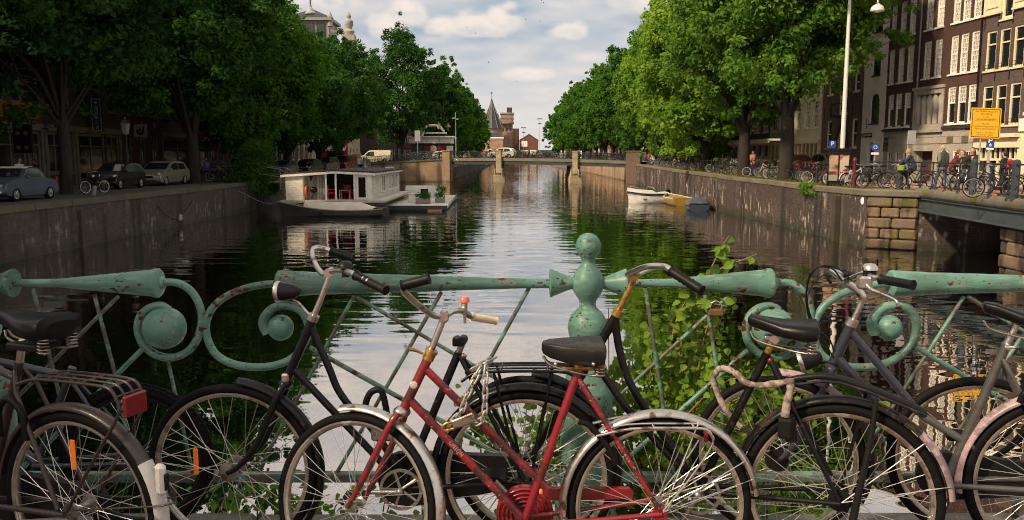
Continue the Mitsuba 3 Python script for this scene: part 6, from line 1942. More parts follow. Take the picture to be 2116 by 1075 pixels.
w = put('wall', G().box([HX0, HY0 + .03, .95], [-13.75, HY0 + .12, rz(HX0)]).box([HX1 - .12, HY0 + .1, .95], [HX1 - .02, HY1, rz(HX1)]).box([HX0, HY0 + .15, .95], [HX0 + .1, HY1, rz(HX0)]).box([HX0, HY1 - .1, .95], [HX1, HY1, rz(HX0)]), 'clapboard', parent=t)
for i in range(12):
    z = .97 + i * .138
    put('board', G().cbox([HX0 - .02, HY0 - .02, z], [-13.73, HY0 + .03, z + .122], .012), 'clapboard', parent=w)
openings = [(58.5, 60.2), (61.9, 62.9), (63.6, 64.8), (65.2, 66.4)]
for i in range(16):
    z = .97 + i * .108
    ys = [HY0 + .22] + sum([[a - .12, b_ + .12] for a, b_ in openings], []) + [HY1]
    segs = list(zip(ys[::2], ys[1::2])) if 1.25 < z < 2.50 else [(HY0 + .22, HY1)]
    for a, b_ in segs:
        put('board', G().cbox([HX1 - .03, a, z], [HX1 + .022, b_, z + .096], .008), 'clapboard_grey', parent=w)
for a, b_ in openings:
    q = put('window', G().box([HX1 - .03, a - .1, 1.28], [HX1 + .05, a, 2.52]).box([HX1 - .03, b_, 1.28], [HX1 + .05, b_ + .1, 2.52]).box([HX1 - .03, a, 1.28], [HX1 + .05, b_, 1.38]).box([HX1 - .03, a, 2.42], [HX1 + .05, b_, 2.52]).box([HX1 - .02, (a + b_) / 2 - .03, 1.38], [HX1 + .035, (a + b_) / 2 + .03, 2.42]), 'white_paint', parent=t)
    put('pane', G().box([HX1 - .025, a, 1.38], [HX1 - .005, b_, 2.42]), 'pane', parent=q)
# porch: cream recess, curtain, posts, dark panes, door
put('porch_wall', G().box([-13.73, HY0 + 1.2, .95], [-12.9, HY0 + 1.3, 2.7]).box([-13.75, HY0 + .12, .95], [-13.68, HY0 + 1.2, 2.65]), 'tarp_cream', parent=t)
v = []
xs = np.linspace(-13.0, -12.25, 40)
cv = G()
vv = [[x, HY0 + .45 + .05 * math.sin(x * 60), z] for z in (.97, 2.62) for x in xs]
ff = [[i, i + 1, 41 + i, 40 + i] for i in range(39)]
cv.raw(vv, ff).raw(np.array(vv) + [0, .012, 0], [q[::-1] for q in ff])
put('curtain', cv, 'curtain', 40, t)
for x in (-12.22, -11.58, -10.35, -9.98 + .55):
    put('post', G().box([x - .05, HY0 - .0, .95], [x + .05, HY0 + .12, rz(x) - .02]), 'white_paint', parent=t)
put('post', G().box([HX1 - .22, HY0 - .02, .95], [HX1 + .02, HY0 + .22, rz(HX1) - .02]), 'white_paint', parent=t)
put('porch_back', G().box([-12.95, HY0 + 2.6, .95], [-9.4, HY0 + 2.7, 2.7]), 'shop_dark', parent=t)
d_ = put('door', G().box([-10.28, HY0 + .04, .97], [-10.1, HY0 + .1, 2.6]).box([-9.62, HY0 + .04, .97], [-9.48, HY0 + .1, 2.6]).box([-10.1, HY0 + .04, .97], [-9.62, HY0 + .1, 1.12]).box([-10.1, HY0 + .04, 2.45], [-9.62, HY0 + .1, 2.6]), 'clapboard', parent=t)
put('pane', G().box([-10.1, HY0 + .06, 1.12], [-9.62, HY0 + .08, 2.45]), 'glass_dark', parent=d_)
put('handle', G().tube([[-10.2, HY0 + .0, 1.75], [-10.2, HY0 + .0, 1.9]], .015, 6), 'chrome', parent=d_)
g = G()
xs = [HX0 - .3, HX0 + .8, -13, ridge, -10.4, HX1 + .3]
for lo, hi, nm, mm, y0, y1 in ((-.02, .09, 'roof', 'roof_felt', HY0 - .18, HY1 + .3), (-.17, -.021, 'fascia', 'clapboard', HY0 - .20, HY0 - .10)):
    v = []
    for x in xs:
        v += [[x, y0, rz(x) + lo], [x, y0, rz(x) + hi], [x, y1, rz(x) + hi], [x, y1, rz(x) + lo]]
    f = [[4 * i + k, 4 * i + 4 + k, 4 * i + 4 + (k + 1) % 4, 4 * i + (k + 1) % 4] for i in range(5) for k in range(4)] + [[0, 1, 2, 3], [23, 22, 21, 20]]
    put(nm, G().raw(v, f), mm, parent=t)
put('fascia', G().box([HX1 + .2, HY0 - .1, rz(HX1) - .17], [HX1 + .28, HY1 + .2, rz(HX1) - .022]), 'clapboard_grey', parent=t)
ch = put('chimney', G().lathe([(.18, 2.80), (.17, 2.95), (.12, 3.0), (.12, 3.55), (.15, 3.56), (.15, 3.74), (.05, 3.82), (0, 3.82)], 16, (-10.35, 58.3, 0)), 'steel_dull', 40, t)
put('band', G().lathe([(.17, 3.02), (.20, 3.03), (.20, 3.10), (.13, 3.12)], 16, (-10.35, 58.3, 0)), 'chrome', 40, ch)
put('skylight', G().cbox([-9.9, 64.5, 2.84], [-9.3, 65.3, 2.98], .03), 'hull_white', parent=t)
put('mooring_rope', G().tube(curve([(-14.9, 54.2, .9), (-16.4, 54.6, .75), (-18.3, 55.2, 1.5)], 6), .02, 5), 'tape', True, t)
put('porch_lamp', G().box([-13.55, HY0 + 1.05, 2.40], [-13.35, HY0 + 1.2, 2.5]).cyl([-13.45, HY0 + 1.1, 2.2], [-13.45, HY0 + 1.1, 2.4], .05, 8), 'black_paint', parent=t)
tag(put('lifebuoy', G().tube([[-13.62 + .05, HY0 + .35 + .30 * math.cos(a), 1.48 + .42 * math.sin(a)] for a in np.linspace(0, 2 * PI, 24, endpoint=False)], .085, 8, closed=True), 'buoy_orange', True), 'faded orange lifebuoy hanging in the porch of the houseboat', 'lifebuoy')
t = thing('barbecue', 'black kettle barbecue standing in front of the porch curtain', 'barbecue')
put('bowl', G().ball((-13.05, HY0 + .1, 1.62), .25, 18, (1, 1, .85)), 'black_gloss', True, t)
for a in (0, 2.1, 4.2):
    put('leg', G().cyl([-13.05, HY0 + .1, 1.5], [-13.05 + .3 * math.cos(a), HY0 + .1 + .3 * math.sin(a), .96], .015, 6), 'black_paint', parent=t)
t = thing('garden_table', 'small white garden table in the porch among red chairs', 'table')
put('tabletop', G().cbox([-11.5, HY0 + .5, 1.55], [-10.75, HY0 + 1.1, 1.59], .01), 'dull_white', parent=t)
for x in (-11.45, -10.8):
    for y in (.55, 1.05):
        put('leg', G().cyl([x, HY0 + y, .95], [x, HY0 + y, 1.55], .022, 6), 'white_paint', parent=t)
for i, (x, y, a, lab) in enumerate(((-12.0, .7, .3, 'red plastic garden chair at the curtain end of the porch table'), (-10.6, .9, 2.6, 'red plastic garden chair near the porch door'), (-11.2, 1.6, -1.6, 'red plastic garden chair behind the porch table'))):
    t = thing('garden_chair', lab, 'chair')
    M = place(x, HY0 + y, .95, a)
    for nm, g in (('seat', G().cbox([-.24, -.25, .42], [.24, .25, .47], .015)), ('backrest', G().cbox([-.28, -.25, .47], [-.23, .25, .95], .015)), ('armrest', G().cbox([-.25, .22, .66], [.2, .28, .70], .01)), ('armrest', G().cbox([-.25, -.28, .66], [.2, -.22, .70], .01)),
                  ('leg', G().cyl([.2, .22, 0], [.2, .25, .68], .022, 6)), ('leg', G().cyl([.2, -.22, 0], [.2, -.25, .68], .022, 6)), ('leg', G().cyl([-.26, .22, 0], [-.24, .22, .45], .022, 6)), ('leg', G().cyl([-.26, -.22, 0], [-.24, -.22, .45], .022, 6))):
        v, f = g.mesh()
        put(nm, (v @ M[:3, :3].T + M[:3, 3], f), 'plastic_red', False, t)
t = thing('gangway_rail', 'white tubular handrail of the steps from the quay to the houseboat', 'handrail')
for y in (59.2, 61.2):
    put('rail', G().tube([[-18.3, y, 3.15], [-16.6, y, 2.9], [-15.2, y, 1.95]], .03, 6).tube([[-18.3, y, 2.6], [-16.6, y, 2.35], [-15.2, y, 1.4]], .022, 6), 'dull_white', 50, t)
    for x, z0, z1 in ((-18.3, 1.9, 3.15), (-16.6, 1.4, 2.9), (-15.2, .95, 1.95)):
        put('post', G().cyl([x, y, z0], [x, y, z1], .03, 6), 'dull_white', parent=t)
put('gangway', G().box([-18.4, 59.3, 1.9], [-16.6, 61.1, 2.0]).box([-16.6, 59.3, 1.4], [-15.0, 61.1, 1.5]), 'wood', parent=t)

# grey sloop lying across in front of the houseboat
t, P, rail = boat('moored_sloop', 'dark grey sloop with a pale cover lying in front of the houseboat', -8.15, 52.9, PI - .02, 6.7, 2.0, .42, 'hull_dark', 'dull_white', sheer=.75, bow=.5)
P('cover', cover(rail[: ], 6.7, lambda s: .40 * min(1, max(0, s - .1) * 7) * (1 - .5 * max(0, s - .45) / .45), 3, 0, .12, .78), 'tarp_cream', 40)
P('strake', G().tube([p + [0, 0, -.15] for p in rail], .03, 5), 'hull_dark', 50)
P('rudder', G().box([-.25, -.03, -.4], [.02, .03, .55]), 'hull_dark')
P('fender', G().tube([[3.9, 1.07, .38], [3.9, 1.09, .2], [3.9, 1.06, -.02]], [.05, .10, .06], 8), 'black_paint', 50)

# raft with its planters
t = thing('raft', 'low floating raft with pale deck beside the houseboat', 'raft')
put('float', G().box([-9.0, 57.9, -.5], [-4.8, 73.2, .17]), 'hull_dark', parent=t)
for i in range(16):
    y = 57.7 + i * .98
    put('deck_board', G().cbox([-9.2, y + .006, .17], [-4.55 - .03 * i, y + .974, .39], .01), 'raft_deck', parent=t)
put('fascia', G().box([-9.2, 57.62, .12], [-4.55, 57.69, .36]), 'roof_felt', parent=t)
put('crate', G().box([-5.9, 57.5, -.3], [-4.9, 57.61, .11]), 'wood', parent=t)
t, P, rail = boat('upturned_dinghy', 'white dinghy lying upside down on the raft', 0, 0, 0, 3.2, 1.35, .62, 'hull_white', 'dull_white', bow=.4)
for k in [x for x in list(scene) if x.startswith(t + '__')]:
    scene[k]['to_world'] = T(np.array(place(-8.9, 69.4, 1.06, -.05)) @ np.diag([1, 1, -1, 1]))
t = thing('white_crate', 'white plastic crate standing on the raft before the dinghy', 'crate')
put('box', G().cbox([-7.75, 61.6, .39], [-6.95, 62.3, 1.0], .03), 'white_paint', parent=t)
put('lid', G().cbox([-7.8, 61.55, 1.0], [-6.9, 62.35, 1.06], .02), 'hull_white', parent=t)
t = thing('garden_chair', 'dark folding chair beside the planter on the raft', 'chair')
for nm, g in (('seat', G().box([-6.85, 61.3, .82], [-6.3, 61.8, .86])), ('backrest', G().box([-6.85, 61.8, .9], [-6.3, 61.85, 1.38])), ('leg', G().cyl([-6.82, 61.3, .39], [-6.82, 61.7, .84], .02, 6)), ('leg', G().cyl([-6.33, 61.3, .39], [-6.33, 61.7, .84], .02, 6)), ('leg', G().cyl([-6.82, 61.85, .39], [-6.82, 61.5, .84], .02, 6)), ('leg', G().cyl([-6.33, 61.85, .39], [-6.33, 61.5, .84], .02, 6))):
    put(nm, g, 'black_paint', parent=t)
for i, (x, y, w, h, hh, lf, lab) in enumerate(((-6.45, 59.7, 1.05, .42, .45, 'leaf_mid', 'pale planter box with low dark greenery on the raft'), (-5.35, 61.2, .70, .35, .85, 'leaf_vine', 'planter with a bushy yellow-green shrub at the raft edge'))):
    t = thing('planter', lab, 'planter')
    put('box', G().cbox([x - w / 2, y - .25, .39], [x + w / 2, y + .25, .39 + h], .02), 'dull_white', parent=t)
    r = np.random.default_rng(40 + i)
    c = np.stack([r.uniform(-w / 2.4, w / 2.4, 9), r.uniform(-.2, .2, 9), r.uniform(.0, hh, 9)], 1) + [x, y, .42 + h]
    put('foliage', leaves(c, np.full(9, .24), 70, .06, 50 + i), lf, parent=t)

# small boats at the right quay wall
t, P, rail = boat('motor_boat', 'white motor boat with dark hull moored at the wall, farthest of the four', 13.3, 71.6, PI + .35, 3.6, 1.6, .62, 'hull_navy', 'hull_white', bow=.4)
P('foredeck', cover(rail, 3.6, lambda s: .22 if s > .35 else .02, 5), 'hull_white', 40)
P('windscreen_frame', G().tube(curve([(1.2, -.72, .65), (1.5, -.62, 1.1), (1.6, 0, 1.18), (1.5, .62, 1.1), (1.2, .72, .65)], 4), .03, 6), 'chrome', True)
P('bow_rail', G().tube(curve([(2.0, -.6, .95), (2.9, -.35, 1.2), (3.5, 0, 1.25), (2.9, .35, 1.2), (2.0, .6, .95)], 4), .02, 6), 'chrome', True)
P('outboard', G().cbox([-.45, -.2, .35], [-.05, .2, .95], .08).cbox([-.35, -.1, -.3], [-.2, .1, .4], .02), 'black_gloss')
t, P, rail = boat('open_boat', 'white open boat with dark benches, broad stern to the camera', 12.9, 67.6, PI + .22, 3.5, 1.7, .52, 'hull_white', 'hull_white', bow=.3, stern=.95)
for x in (.6, 1.5, 2.2):
    P('bench', G().box([x, -.7, .36], [x + .3, .7, .42]), 'black_paint')
P('cover', cover(rail, 3.5, lambda s: -.06 if s < .62 else .06, 9), 'tarp_blue', 40)
t, P, rail = boat('rowing_boat', 'yellow rowing boat with white rim moored next to the covered boat', 13.25, 63.2, PI / 2 + .12, 4.2, 1.9, .58, 'hull_yellow', 'hull_white', stern=.95)
for x in (.9, 2.2):
    P('bench', G().box([x, -.85, .42], [x + .3, .85, .48]), 'wood')
t, P, rail = boat('covered_boat', 'dark hulled boat with a red rim under a blue-grey tarpaulin by the quay wall', 13.1, 57.6, PI / 2 - .14, 4.4, 1.8, .42, 'hull_navy', 'hull_red', bow=.5)
P('cover', cover(rail, 4.4, lambda s: .40 * min(1, s / .22) * (1 - .5 * s), 14), 'tarp_blue', 40)

# ------------------------------------------------------------------ people
SKIN = {'light': (0.45, 0.27, 0.19), 'tan': (0.34, 0.19, 0.12)}
for nm, c in SKIN.items():
    mat('skin_' + nm, c, 0.55)
for nm, c in dict(navy=(0.018, 0.025, 0.050), maroon=(0.12, 0.012, 0.022), olive=(0.040, 0.045, 0.032), jeans=(0.055, 0.085, 0.145), black=(0.010, 0.010, 0.011), white=(0.62, 0.60, 0.57), blue=(0.06, 0.09, 0.22), red=(0.35, 0.02, 0.025), grey=(0.14, 0.14, 0.14), beige=(0.40, 0.32, 0.22),
                  pink=(0.45, 0.20, 0.20), green=(0.04, 0.09, 0.05)).items():
    mat('cloth_' + nm, c, 0.85)
for nm, c in dict(blond=(0.34, 0.22, 0.09), brown=(0.060, 0.030, 0.016), dark=(0.014, 0.010, 0.008), grey=(0.25, 0.24, 0.22), ginger=(0.16, 0.06, 0.02)).items():
    mat('hair_' + nm, c, 0.6)

POSES = {  # joints: hips, knees, ankles, shoulders, elbows, wrists, for left and right; x forward, y left, z up, for a height of 1.75
    'stand': dict(pel=(0, 0, .93), chest=(0, 0, 1.28), neck=(.0, 0, 1.47), head=(.02, 0, 1.62), L=((.02, .47), (-.01, .08), (.0, .24, 1.16), (.04, .25, .90)), R=((.02, .47), (-.02, .08), (.0, -.24, 1.16), (.05, -.25, .90))),
    'walk': dict(pel=(0, 0, .92), chest=(.03, 0, 1.27), neck=(.05, 0, 1.46), head=(.08, 0, 1.61), L=((.20, .49), (.26, .09), (-.10, .25, 1.15), (-.02, .27, .92)), R=((-.02, .48), (-.34, .14), (.14, -.25, 1.15), (.30, -.24, .98))),
    'cycle': dict(pel=(-.05, 0, .98), chest=(.10, 0, 1.32), neck=(.16, 0, 1.50), head=(.21, 0, 1.65), L=((.30, .72), (.20, .34), (.25, .25, 1.22), (.47, .26, 1.12)), R=((.26, .52), (.12, .14), (.25, -.25, 1.22), (.47, -.26, 1.12))),
    'sit': dict(pel=(0, 0, .50), chest=(.03, 0, .86), neck=(.05, 0, 1.05), head=(.08, 0, 1.20), L=((.42, .50), (.44, .09), (.08, .24, .74), (.30, .20, .70)), R=((.42, .50), (.44, .09), (.08, -.24, .74), (.30, -.20, .72)))}


def blob(bones, refine=.045, it=6):
    """one smooth skin over the hulls of pairs of balls"""
    man = None
    for (a, ra), (b_, rb) in bones:
        s = manifold3d.Manifold.sphere(ra, 12).translate([float(x) for x in a])
        s2 = manifold3d.Manifold.sphere(rb, 12).translate([float(x) for x in b_])
        h = manifold3d.Manifold.batch_hull([s, s2])
        man = h if man is None else man + h
    man = man.refine_to_length(refine)
    m = man.to_mesh()
    tm = trimesh.Trimesh(np.array(m.vert_properties[:, :3]), np.array(m.tri_verts), process=True)
    trimesh.smoothing.filter_taubin(tm, iterations=it)
    return np.array(tm.vertices), np.array(tm.faces)


def person(label, x, y, z, yaw, pose='stand', top='navy', legs='jeans', hair='brown', skin='light', h=1.75, long_hair=False, vest=False, sleeves=True, backpack=None, bald=False, group=None, skirt=False):
    t = thing('person', label, 'person', group)
    p = POSES[pose]
    M = place(x, y, z, yaw, h / 1.75)
    A = lambda q: np.array(q, float)
    pel, chest, neck, head = A(p['pel']), A(p['chest']), A(p['neck']), A(p['head'])
    body, up, lo, shoes = [], [], [], []
    face = A([.03, 0, .0])
    body += [((neck, .055), (head - [.01, 0, .06], .062)), ((head + [.005, 0, .035], .088), (head + [.02, 0, -.045], .066)), ((head + [.085, 0, -.01], .014), (head + [.098, 0, -.028], .012)), ((chest, .11), (neck, .05)), ((pel, .12), (chest, .12))]
    for s in (1, -1):
        body.append(((head + [.0, s * .078, -.005], .02), (head + [.0, s * .080, -.025], .014)))
    wv = .17
    up += [((pel + [0, .06, .04], .125), (chest + [0, .08, 0], .128)), ((pel + [0, -.06, .04], .125), (chest + [0, -.08, 0], .128)), ((chest + [0, .13, .10], .072), (chest + [0, -.13, .10], .072)), ((chest + [0, 0, .1], .1), (neck - [0, 0, .02], .062)), ((pel + [0, .07, -.06], .12), (pel + [0, -.07, -.06], .12))]
    lo += [((pel + [0, .07, -.03], .118), (pel + [0, -.07, -.03], .118))]
    for s, q in ((1, p['L']), (-1, p['R'])):
        kn, an, el, wr = A((q[0][0], s * .10, q[0][1])), A((q[1][0], s * .10, q[1][1])), A(q[2]), A(q[3])
        hip, sh = pel + [0, s * .09, -.04], chest + [0, s * .185, .11]
        lo += [((hip, .092), (kn, .064)), ((kn, .064), (an + [0, 0, .03], .050))]
        body += [((hip, .07), (kn, .05)), ((kn, .05), (an, .036)), ((sh, .05), (el, .038)), ((el, .038), (wr, .028))]
        hd = wr + (wr - el) / np.linalg.norm(wr - el) * .07
        body += [((wr, .03), (hd, .032)), ((hd, .030), (hd + (wr - el) / np.linalg.norm(wr - el) * .07 + [.01, 0, 0], .016)), ((wr + [.02, 0, 0], .016), (hd + [.035, 0, 0], .012))]
        shoes.append([((an + [-.04, 0, -.045], .042), (an + [.13, s * .01, -.055], .033))])
        if sleeves:
            up += [((sh, .068), (el, .052)), ((el, .052), (wr, .042))]
        else:
            up += [((sh, .072), (sh * .55 + el * .45, .060))]

    def P(nm, vf, m, sm=True, parent=None):
        v, f = vf
        return put(nm, (np.asarray(v) @ M[:3, :3].T + M[:3, 3], f), m, sm, parent or t)
    P('body', blob(body, .04, 5), 'skin_' + skin)
    P('jacket' if sleeves else 'shirt', blob(up), 'cloth_' + top)
    P('trousers', blob(lo), 'cloth_' + legs)
    for q in shoes:
        P('shoe', blob(q, .05, 2), 'cloth_black')
    if vest:
        P('vest', blob([((pel + [0, .06, .06], .15), (chest + [0, .08, 0], .155)), ((pel + [0, -.06, .06], .15), (chest + [0, -.08, 0], .155)), ((chest + [0, .10, .10], .09), (chest + [0, -.10, .10], .09)), ((chest + [-.04, 0, .12], .09), (neck + [-.04, 0, .0], .085))]), 'cloth_olive')
    hb = [((head + [-.02, 0, .055], .092), (head + [-.045, 0, -.01], .085))]
    if bald:
        hb = [((head + [-.055, 0, -.01], .062), (head + [-.05, 0, .02], .06))]
    if long_hair:
        hb += [((head + [-.06, 0, -.02], .085), (head + [-.13, .02, -.22], .07)), ((head + [-.13, .02, -.22], .07), (head + [-.20, .05, -.36], .035))]
    P('hair', blob(hb, .04, 4), 'hair_' + hair)
    if backpack:
        P('backpack', blob([((chest + [-.20, .06, .06], .09), (chest + [-.20, -.06, .06], .09)), ((chest + [-.21, .06, -.16], .10), (chest + [-.21, -.06, -.16], .10)), ((chest + [-.21, 0, .06], .1), (chest + [-.21, 0, -.16], .11))]), 'cloth_' + backpack)
    return t


# ------------------------------------------------------------------ distant bicycles: one light bicycle, copied part by part
def far_bike_parts():
    R = .34
    Ry = np.array([[1, 0, 0], [0, 0, 1], [0, -1, 0]], float)
    w = G().lathe([(R - .018 + .022 * math.cos(a), .02 * math.sin(a)) for a in np.linspace(0, 2 * PI, 6)], 22, R=Ry)
    rim = G().lathe([(R - .04, .014), (R - .062, .012), (R - .062, -.012), (R - .04, -.014), (R - .04, .014)], 22, R=Ry)
    for i in range(10):
        a = i * PI / 5
        rim.tube([[0, .02 * (-1) ** i, 0], [(R - .05) * math.cos(a), 0, (R - .05) * math.sin(a)]], .003, 3, caps=False)
    fr = G()
    for pts, r in (([(.82, 0, .92), (.90, 0, .70)], .022), ([(.88, 0, .74), (.48, 0, .30)], .018), ([(.83, 0, .88), (.34, 0, .60)], .016), ([(.26, 0, .84), (.48, 0, .30)], .018), ([(.27, .03, .80), (0, .06, .34)], .011), ([(.27, -.03, .80), (0, -.06, .34)], .011), ([(.48, .03, .30), (0, .06, .34)], .012),
                   ([(.48, -.03, .30), (0, -.06, .34)], .012), ([(.90, .05, .70), (.97, .05, .52), (1.10, .05, .34)], .012), ([(.90, -.05, .70), (.97, -.05, .52), (1.10, -.05, .34)], .012)):
        fr.tube(pts, r, 5)
    fr.box([-.0, .055, .27], [.50, .075, .37])
    mg = G()
    for c in (0, 1.10):
        an = np.radians(np.linspace(5 if c == 0 else 80, 170, 9))
        v = np.array([[c + (R + .03) * math.cos(a), y, (R + .03) * math.sin(a) + R] for a in an for y in (-.028, .028)])
        f = [[2 * i, 2 * i + 1, 2 * i + 3, 2 * i + 2] for i in range(8)]
        mg.raw(v, f).raw(v + [0, 0, .006], [q[::-1] for q in f])
    mg.tube([(.18, .05, .74), (-.28, .05, .76), (-.28, -.05, .76), (.18, -.05, .74)], .010, 4).tube([(-.2, .05, .75), (0, .06, .34)], .007, 4).tube([(-.2, -.05, .75), (0, -.06, .34)], .007, 4)
    hb = G().tube(curve([(.58, .28, 1.06), (.74, .24, 1.10), (.80, .08, 1.06), (.78, 0, 1.05), (.80, -.08, 1.06), (.74, -.24, 1.10), (.58, -.28, 1.06)], 2), .014, 5).tube([(.82, 0, .92), (.78, 0, 1.05)], .013, 5)
    sd = G().tube([(.26, 0, .84), (.24, 0, .95)], .014, 5)
    s2 = G().ball((.14, 0, .985), .1, 10, (1.0, .95, .42)).ball((.27, 0, .99), .06, 8, (1.5, .6, .5))
    return {'wheel': mikit.ply(w.mesh(), 'm_rubber', smooth=True), 'rim': mikit.ply(rim.mesh(), 'm_rim_steel', smooth=False), 'frame': mikit.ply(fr.mesh(), 'm_black_gloss', smooth=False), 'mudguard': mikit.ply(mg.mesh(), 'm_black_gloss', smooth=False), 'handlebar': mikit.ply(hb.mesh(), 'm_chrome', smooth=False),
            'seat_post': mikit.ply(sd.mesh(), 'm_chrome', smooth=False), 'saddle': mikit.ply(s2.mesh(), 'm_vinyl', smooth=True), 'basket': mikit.ply(G().cbox([.86, -.2, .78], [1.14, .2, 1.02], .03).mesh(), 'm_wood', smooth=False)}


FB_ = far_bike_parts()
BN = [0]


def far_bike(label, x, y, z, yaw, color='black_gloss', lean=0.0, group=None, tyre='rubber', rim='rim_steel', basket=False, light=False, wh=True):
    t = thing('parked_bicycle', label, 'bicycle', group)
    M = place(x, y, z, yaw, 1.0, lean)
    for c in (0, 1.10):
        k = share('wheel', FB_['wheel'], tyre, t, M @ place(c, 0, .34))
        share('rim', FB_['rim'], rim, k, M @ place(c, 0, .34))
    share('frame', FB_['frame'], color, t, M)
    if not light:
        share('mudguard', FB_['mudguard'], color, t, M)
        share('seat_post', FB_['seat_post'], 'chrome', t, M)
    share('handlebar', FB_['handlebar'], 'chrome', t, M)
    share('saddle', FB_['saddle'], 'vinyl', t, M)
    if basket:
        share('basket', FB_['basket'], basket if isinstance(basket, str) else 'wood', t, M)
    return t


rng = random.Random(21)
COLS = ['black_gloss', 'black_gloss', 'blue_black', 'black_gloss', 'grey_metallic', 'brown_black', 'black_gloss', 'car_white', 'black_gloss', 'car_maroon', 'hull_navy']
CN = {'black_gloss': 'black', 'blue_black': 'blue-black', 'grey_metallic': 'grey', 'brown_black': 'brown-black', 'car_white': 'white', 'car_maroon': 'dark red', 'hull_navy': 'navy', 'lime': 'lime green', 'cream_paint': 'cream'}
# row by the trees on the sunny quay
i = 0
y = 37.3
while y < 109:
    xw = float(np.interp(y, [p[1] for p in RWALL[1:]], [p[0] for p in RWALL[1:]]))
    dx = rng.uniform(.9, 1.5) if y > 44 else rng.uniform(.7, 2.0)
    c = COLS[i % len(COLS)] if i != 2 else 'car_white'
    near_tree = any(abs(y - ty) < .75 and abs(xw + dx + .5 - tx) < 1.2 for tx, ty in ((16.3, 49.0), (15.55, 55.3), (16.2, 69), (17.2, 80), (17.8, 91), (18.6, 102)))
    if not near_tree:
        yaw = rng.choice((rng.uniform(-.5, .5), PI + rng.uniform(-.6, .6), PI + rng.uniform(-.9, .3)))
        ox = xw + dx + (1.0 if abs(yaw) > 1.6 else 0)
        far_bike(f'{CN[c]} bicycle parked along the sunny quay, {nth(i)} from the side bridge', ox, y, zr(y), yaw, c, rng.uniform(-.08, .08), light=y > 62, rim=('alloy', 'car_white', 'chrome', 'alloy')[i % 4])
        i += 1
    y += rng.uniform(.55, .95) if y < 62 else rng.uniform(.8, 1.5)
NQ = i
# second row on the street side
for j in range(14):
    yy = 44 + j * 1.6 + rng.uniform(-.3, .3)
    c = COLS[(j * 3 + 1) % len(COLS)]
    far_bike(f'{CN[c]} bicycle in the back row by the trees, {nth(j)} from the street lamp', 18.0 + rng.uniform(-.2, .3), yy, zr(yy), PI / 2 + rng.uniform(-.7, .7), c, rng.uniform(-.06, .06), light=True, rim='alloy')
# along the far bridge
for j in range(26):
    s = .9 + j * 1.0 + rng.uniform(-.2, .2)
    q = oB + RB @ np.array([s, .55 + rng.uniform(0, .15), 0])
    c = COLS[(j * 5 + 2) % len(COLS)]
    if min(abs(s - 7.55), abs(s - 18.95)) > .5:
        far_bike(f'{CN[c]} bicycle against the far bridge railing, {nth(j)} from the shaded bank', q[0], q[1], zb(s), math.atan2(d[1], d[0]) * 0 - .32 + rng.choice((0, PI)) + rng.uniform(-.25, .25), c, .08, light=True)
for j in range(24):
    s = 1.2 + j * 1.05 + rng.uniform(-.2, .2)
    q = oB + RB @ np.array([s, 9.2, 0])
    c = COLS[(j * 3 + 1) % len(COLS)]
    far_bike(f'{CN[c]} bicycle at the rear railing of the far bridge, {nth(j)} from the shaded bank', q[0], q[1], zb(s), -.32 + rng.choice((0, PI)) + rng.uniform(-.25, .25), c, -.08, light=True)
# against the fence over the left abutment
for j in range(15):
    x = -22.0 + j * .84 + rng.uniform(-.15, .15)
    z = float(np.interp(x, [-23, -9.4], [2.52, 3.3]))
    c = COLS[(j * 7 + 3) % len(COLS)]
    far_bike(f'{CN[c]} bicycle at the fence above the orange-brown abutment, {nth(j)} from its pillar', x, 123.9, z, rng.choice((0, PI)) + rng.uniform(-.5, .5), c, .06, light=True)
# shaded quay
far_bike('dark bicycle with bright rimmed wheel standing alone by the black hatchback', -20.25, 41.0, ZL, -PI * .62, 'blue_black', .02, rim='car_white', basket='black_paint')
for j in range(10):
    yy = 59.2 + j * .98
    c = ('black_gloss', 'grey_metallic', 'black_gloss', 'blue_black', 'black_gloss')[j % 5]
    far_bike(f'{CN[c]} bicycle in the shaded row before the hedge, {nth(j)} from the silver car', -20.4 + rng.uniform(-.2, .2), yy, ZL, -.15 + rng.uniform(-.3, .3) + rng.choice((0, 0, PI)), c, rng.uniform(-.08, .08), rim='car_white' if j % 2 else 'chrome')
for j in range(7):
    c = ('black_gloss', 'hull_navy', 'grey_metallic', 'black_gloss')[j % 4]
    far_bike(f'{CN[c]} bicycle at the house side of the shaded row, {nth(j)} from the silver car', -22.0 + rng.uniform(-.2, .2), 60.0 + j * 1.3, ZL, .1 + rng.uniform(-.4, .4), c, .04, rim='alloy')
# bicycles standing or ridden on the side bridge
for lab, x, y, yaw, c, bs in (('black bicycle ridden by the blond person in the navy jacket', 17.55, 35.0, PI / 2 + .95, 'black_gloss', 'lime'), ('black bicycle ridden by the person in the maroon jacket', 18.9, 35.6, PI / 2 - 1.9, 'black_gloss', False), ('dark bicycle under the long haired rider in black', 18.2, 32.7, -PI / 2 - 1.05, 'blue_black', False),
                          ('white wheeled bicycle behind the long haired rider', 19.4, 33.8, -.5, 'car_white', False), ('black bicycle leaning behind the last railing panel near the picture edge', 16.3, 26.9, 2.6, 'black_gloss', False), ('black bicycle near the blue parking sign', 17.3, 28.2, 2.2, 'black_gloss', False),
                          ('bicycle wheeled along by the person in jeans', 18.9, 34.6, 2.5, 'black_gloss', False), ('bright bicycle beside the tall bollard post on the quay', 17.0, 37.4, 2.4, 'grey_metallic', False)):
    far_bike(lab, x, y, zr(y) + .03, yaw, c, .03, basket=bs)

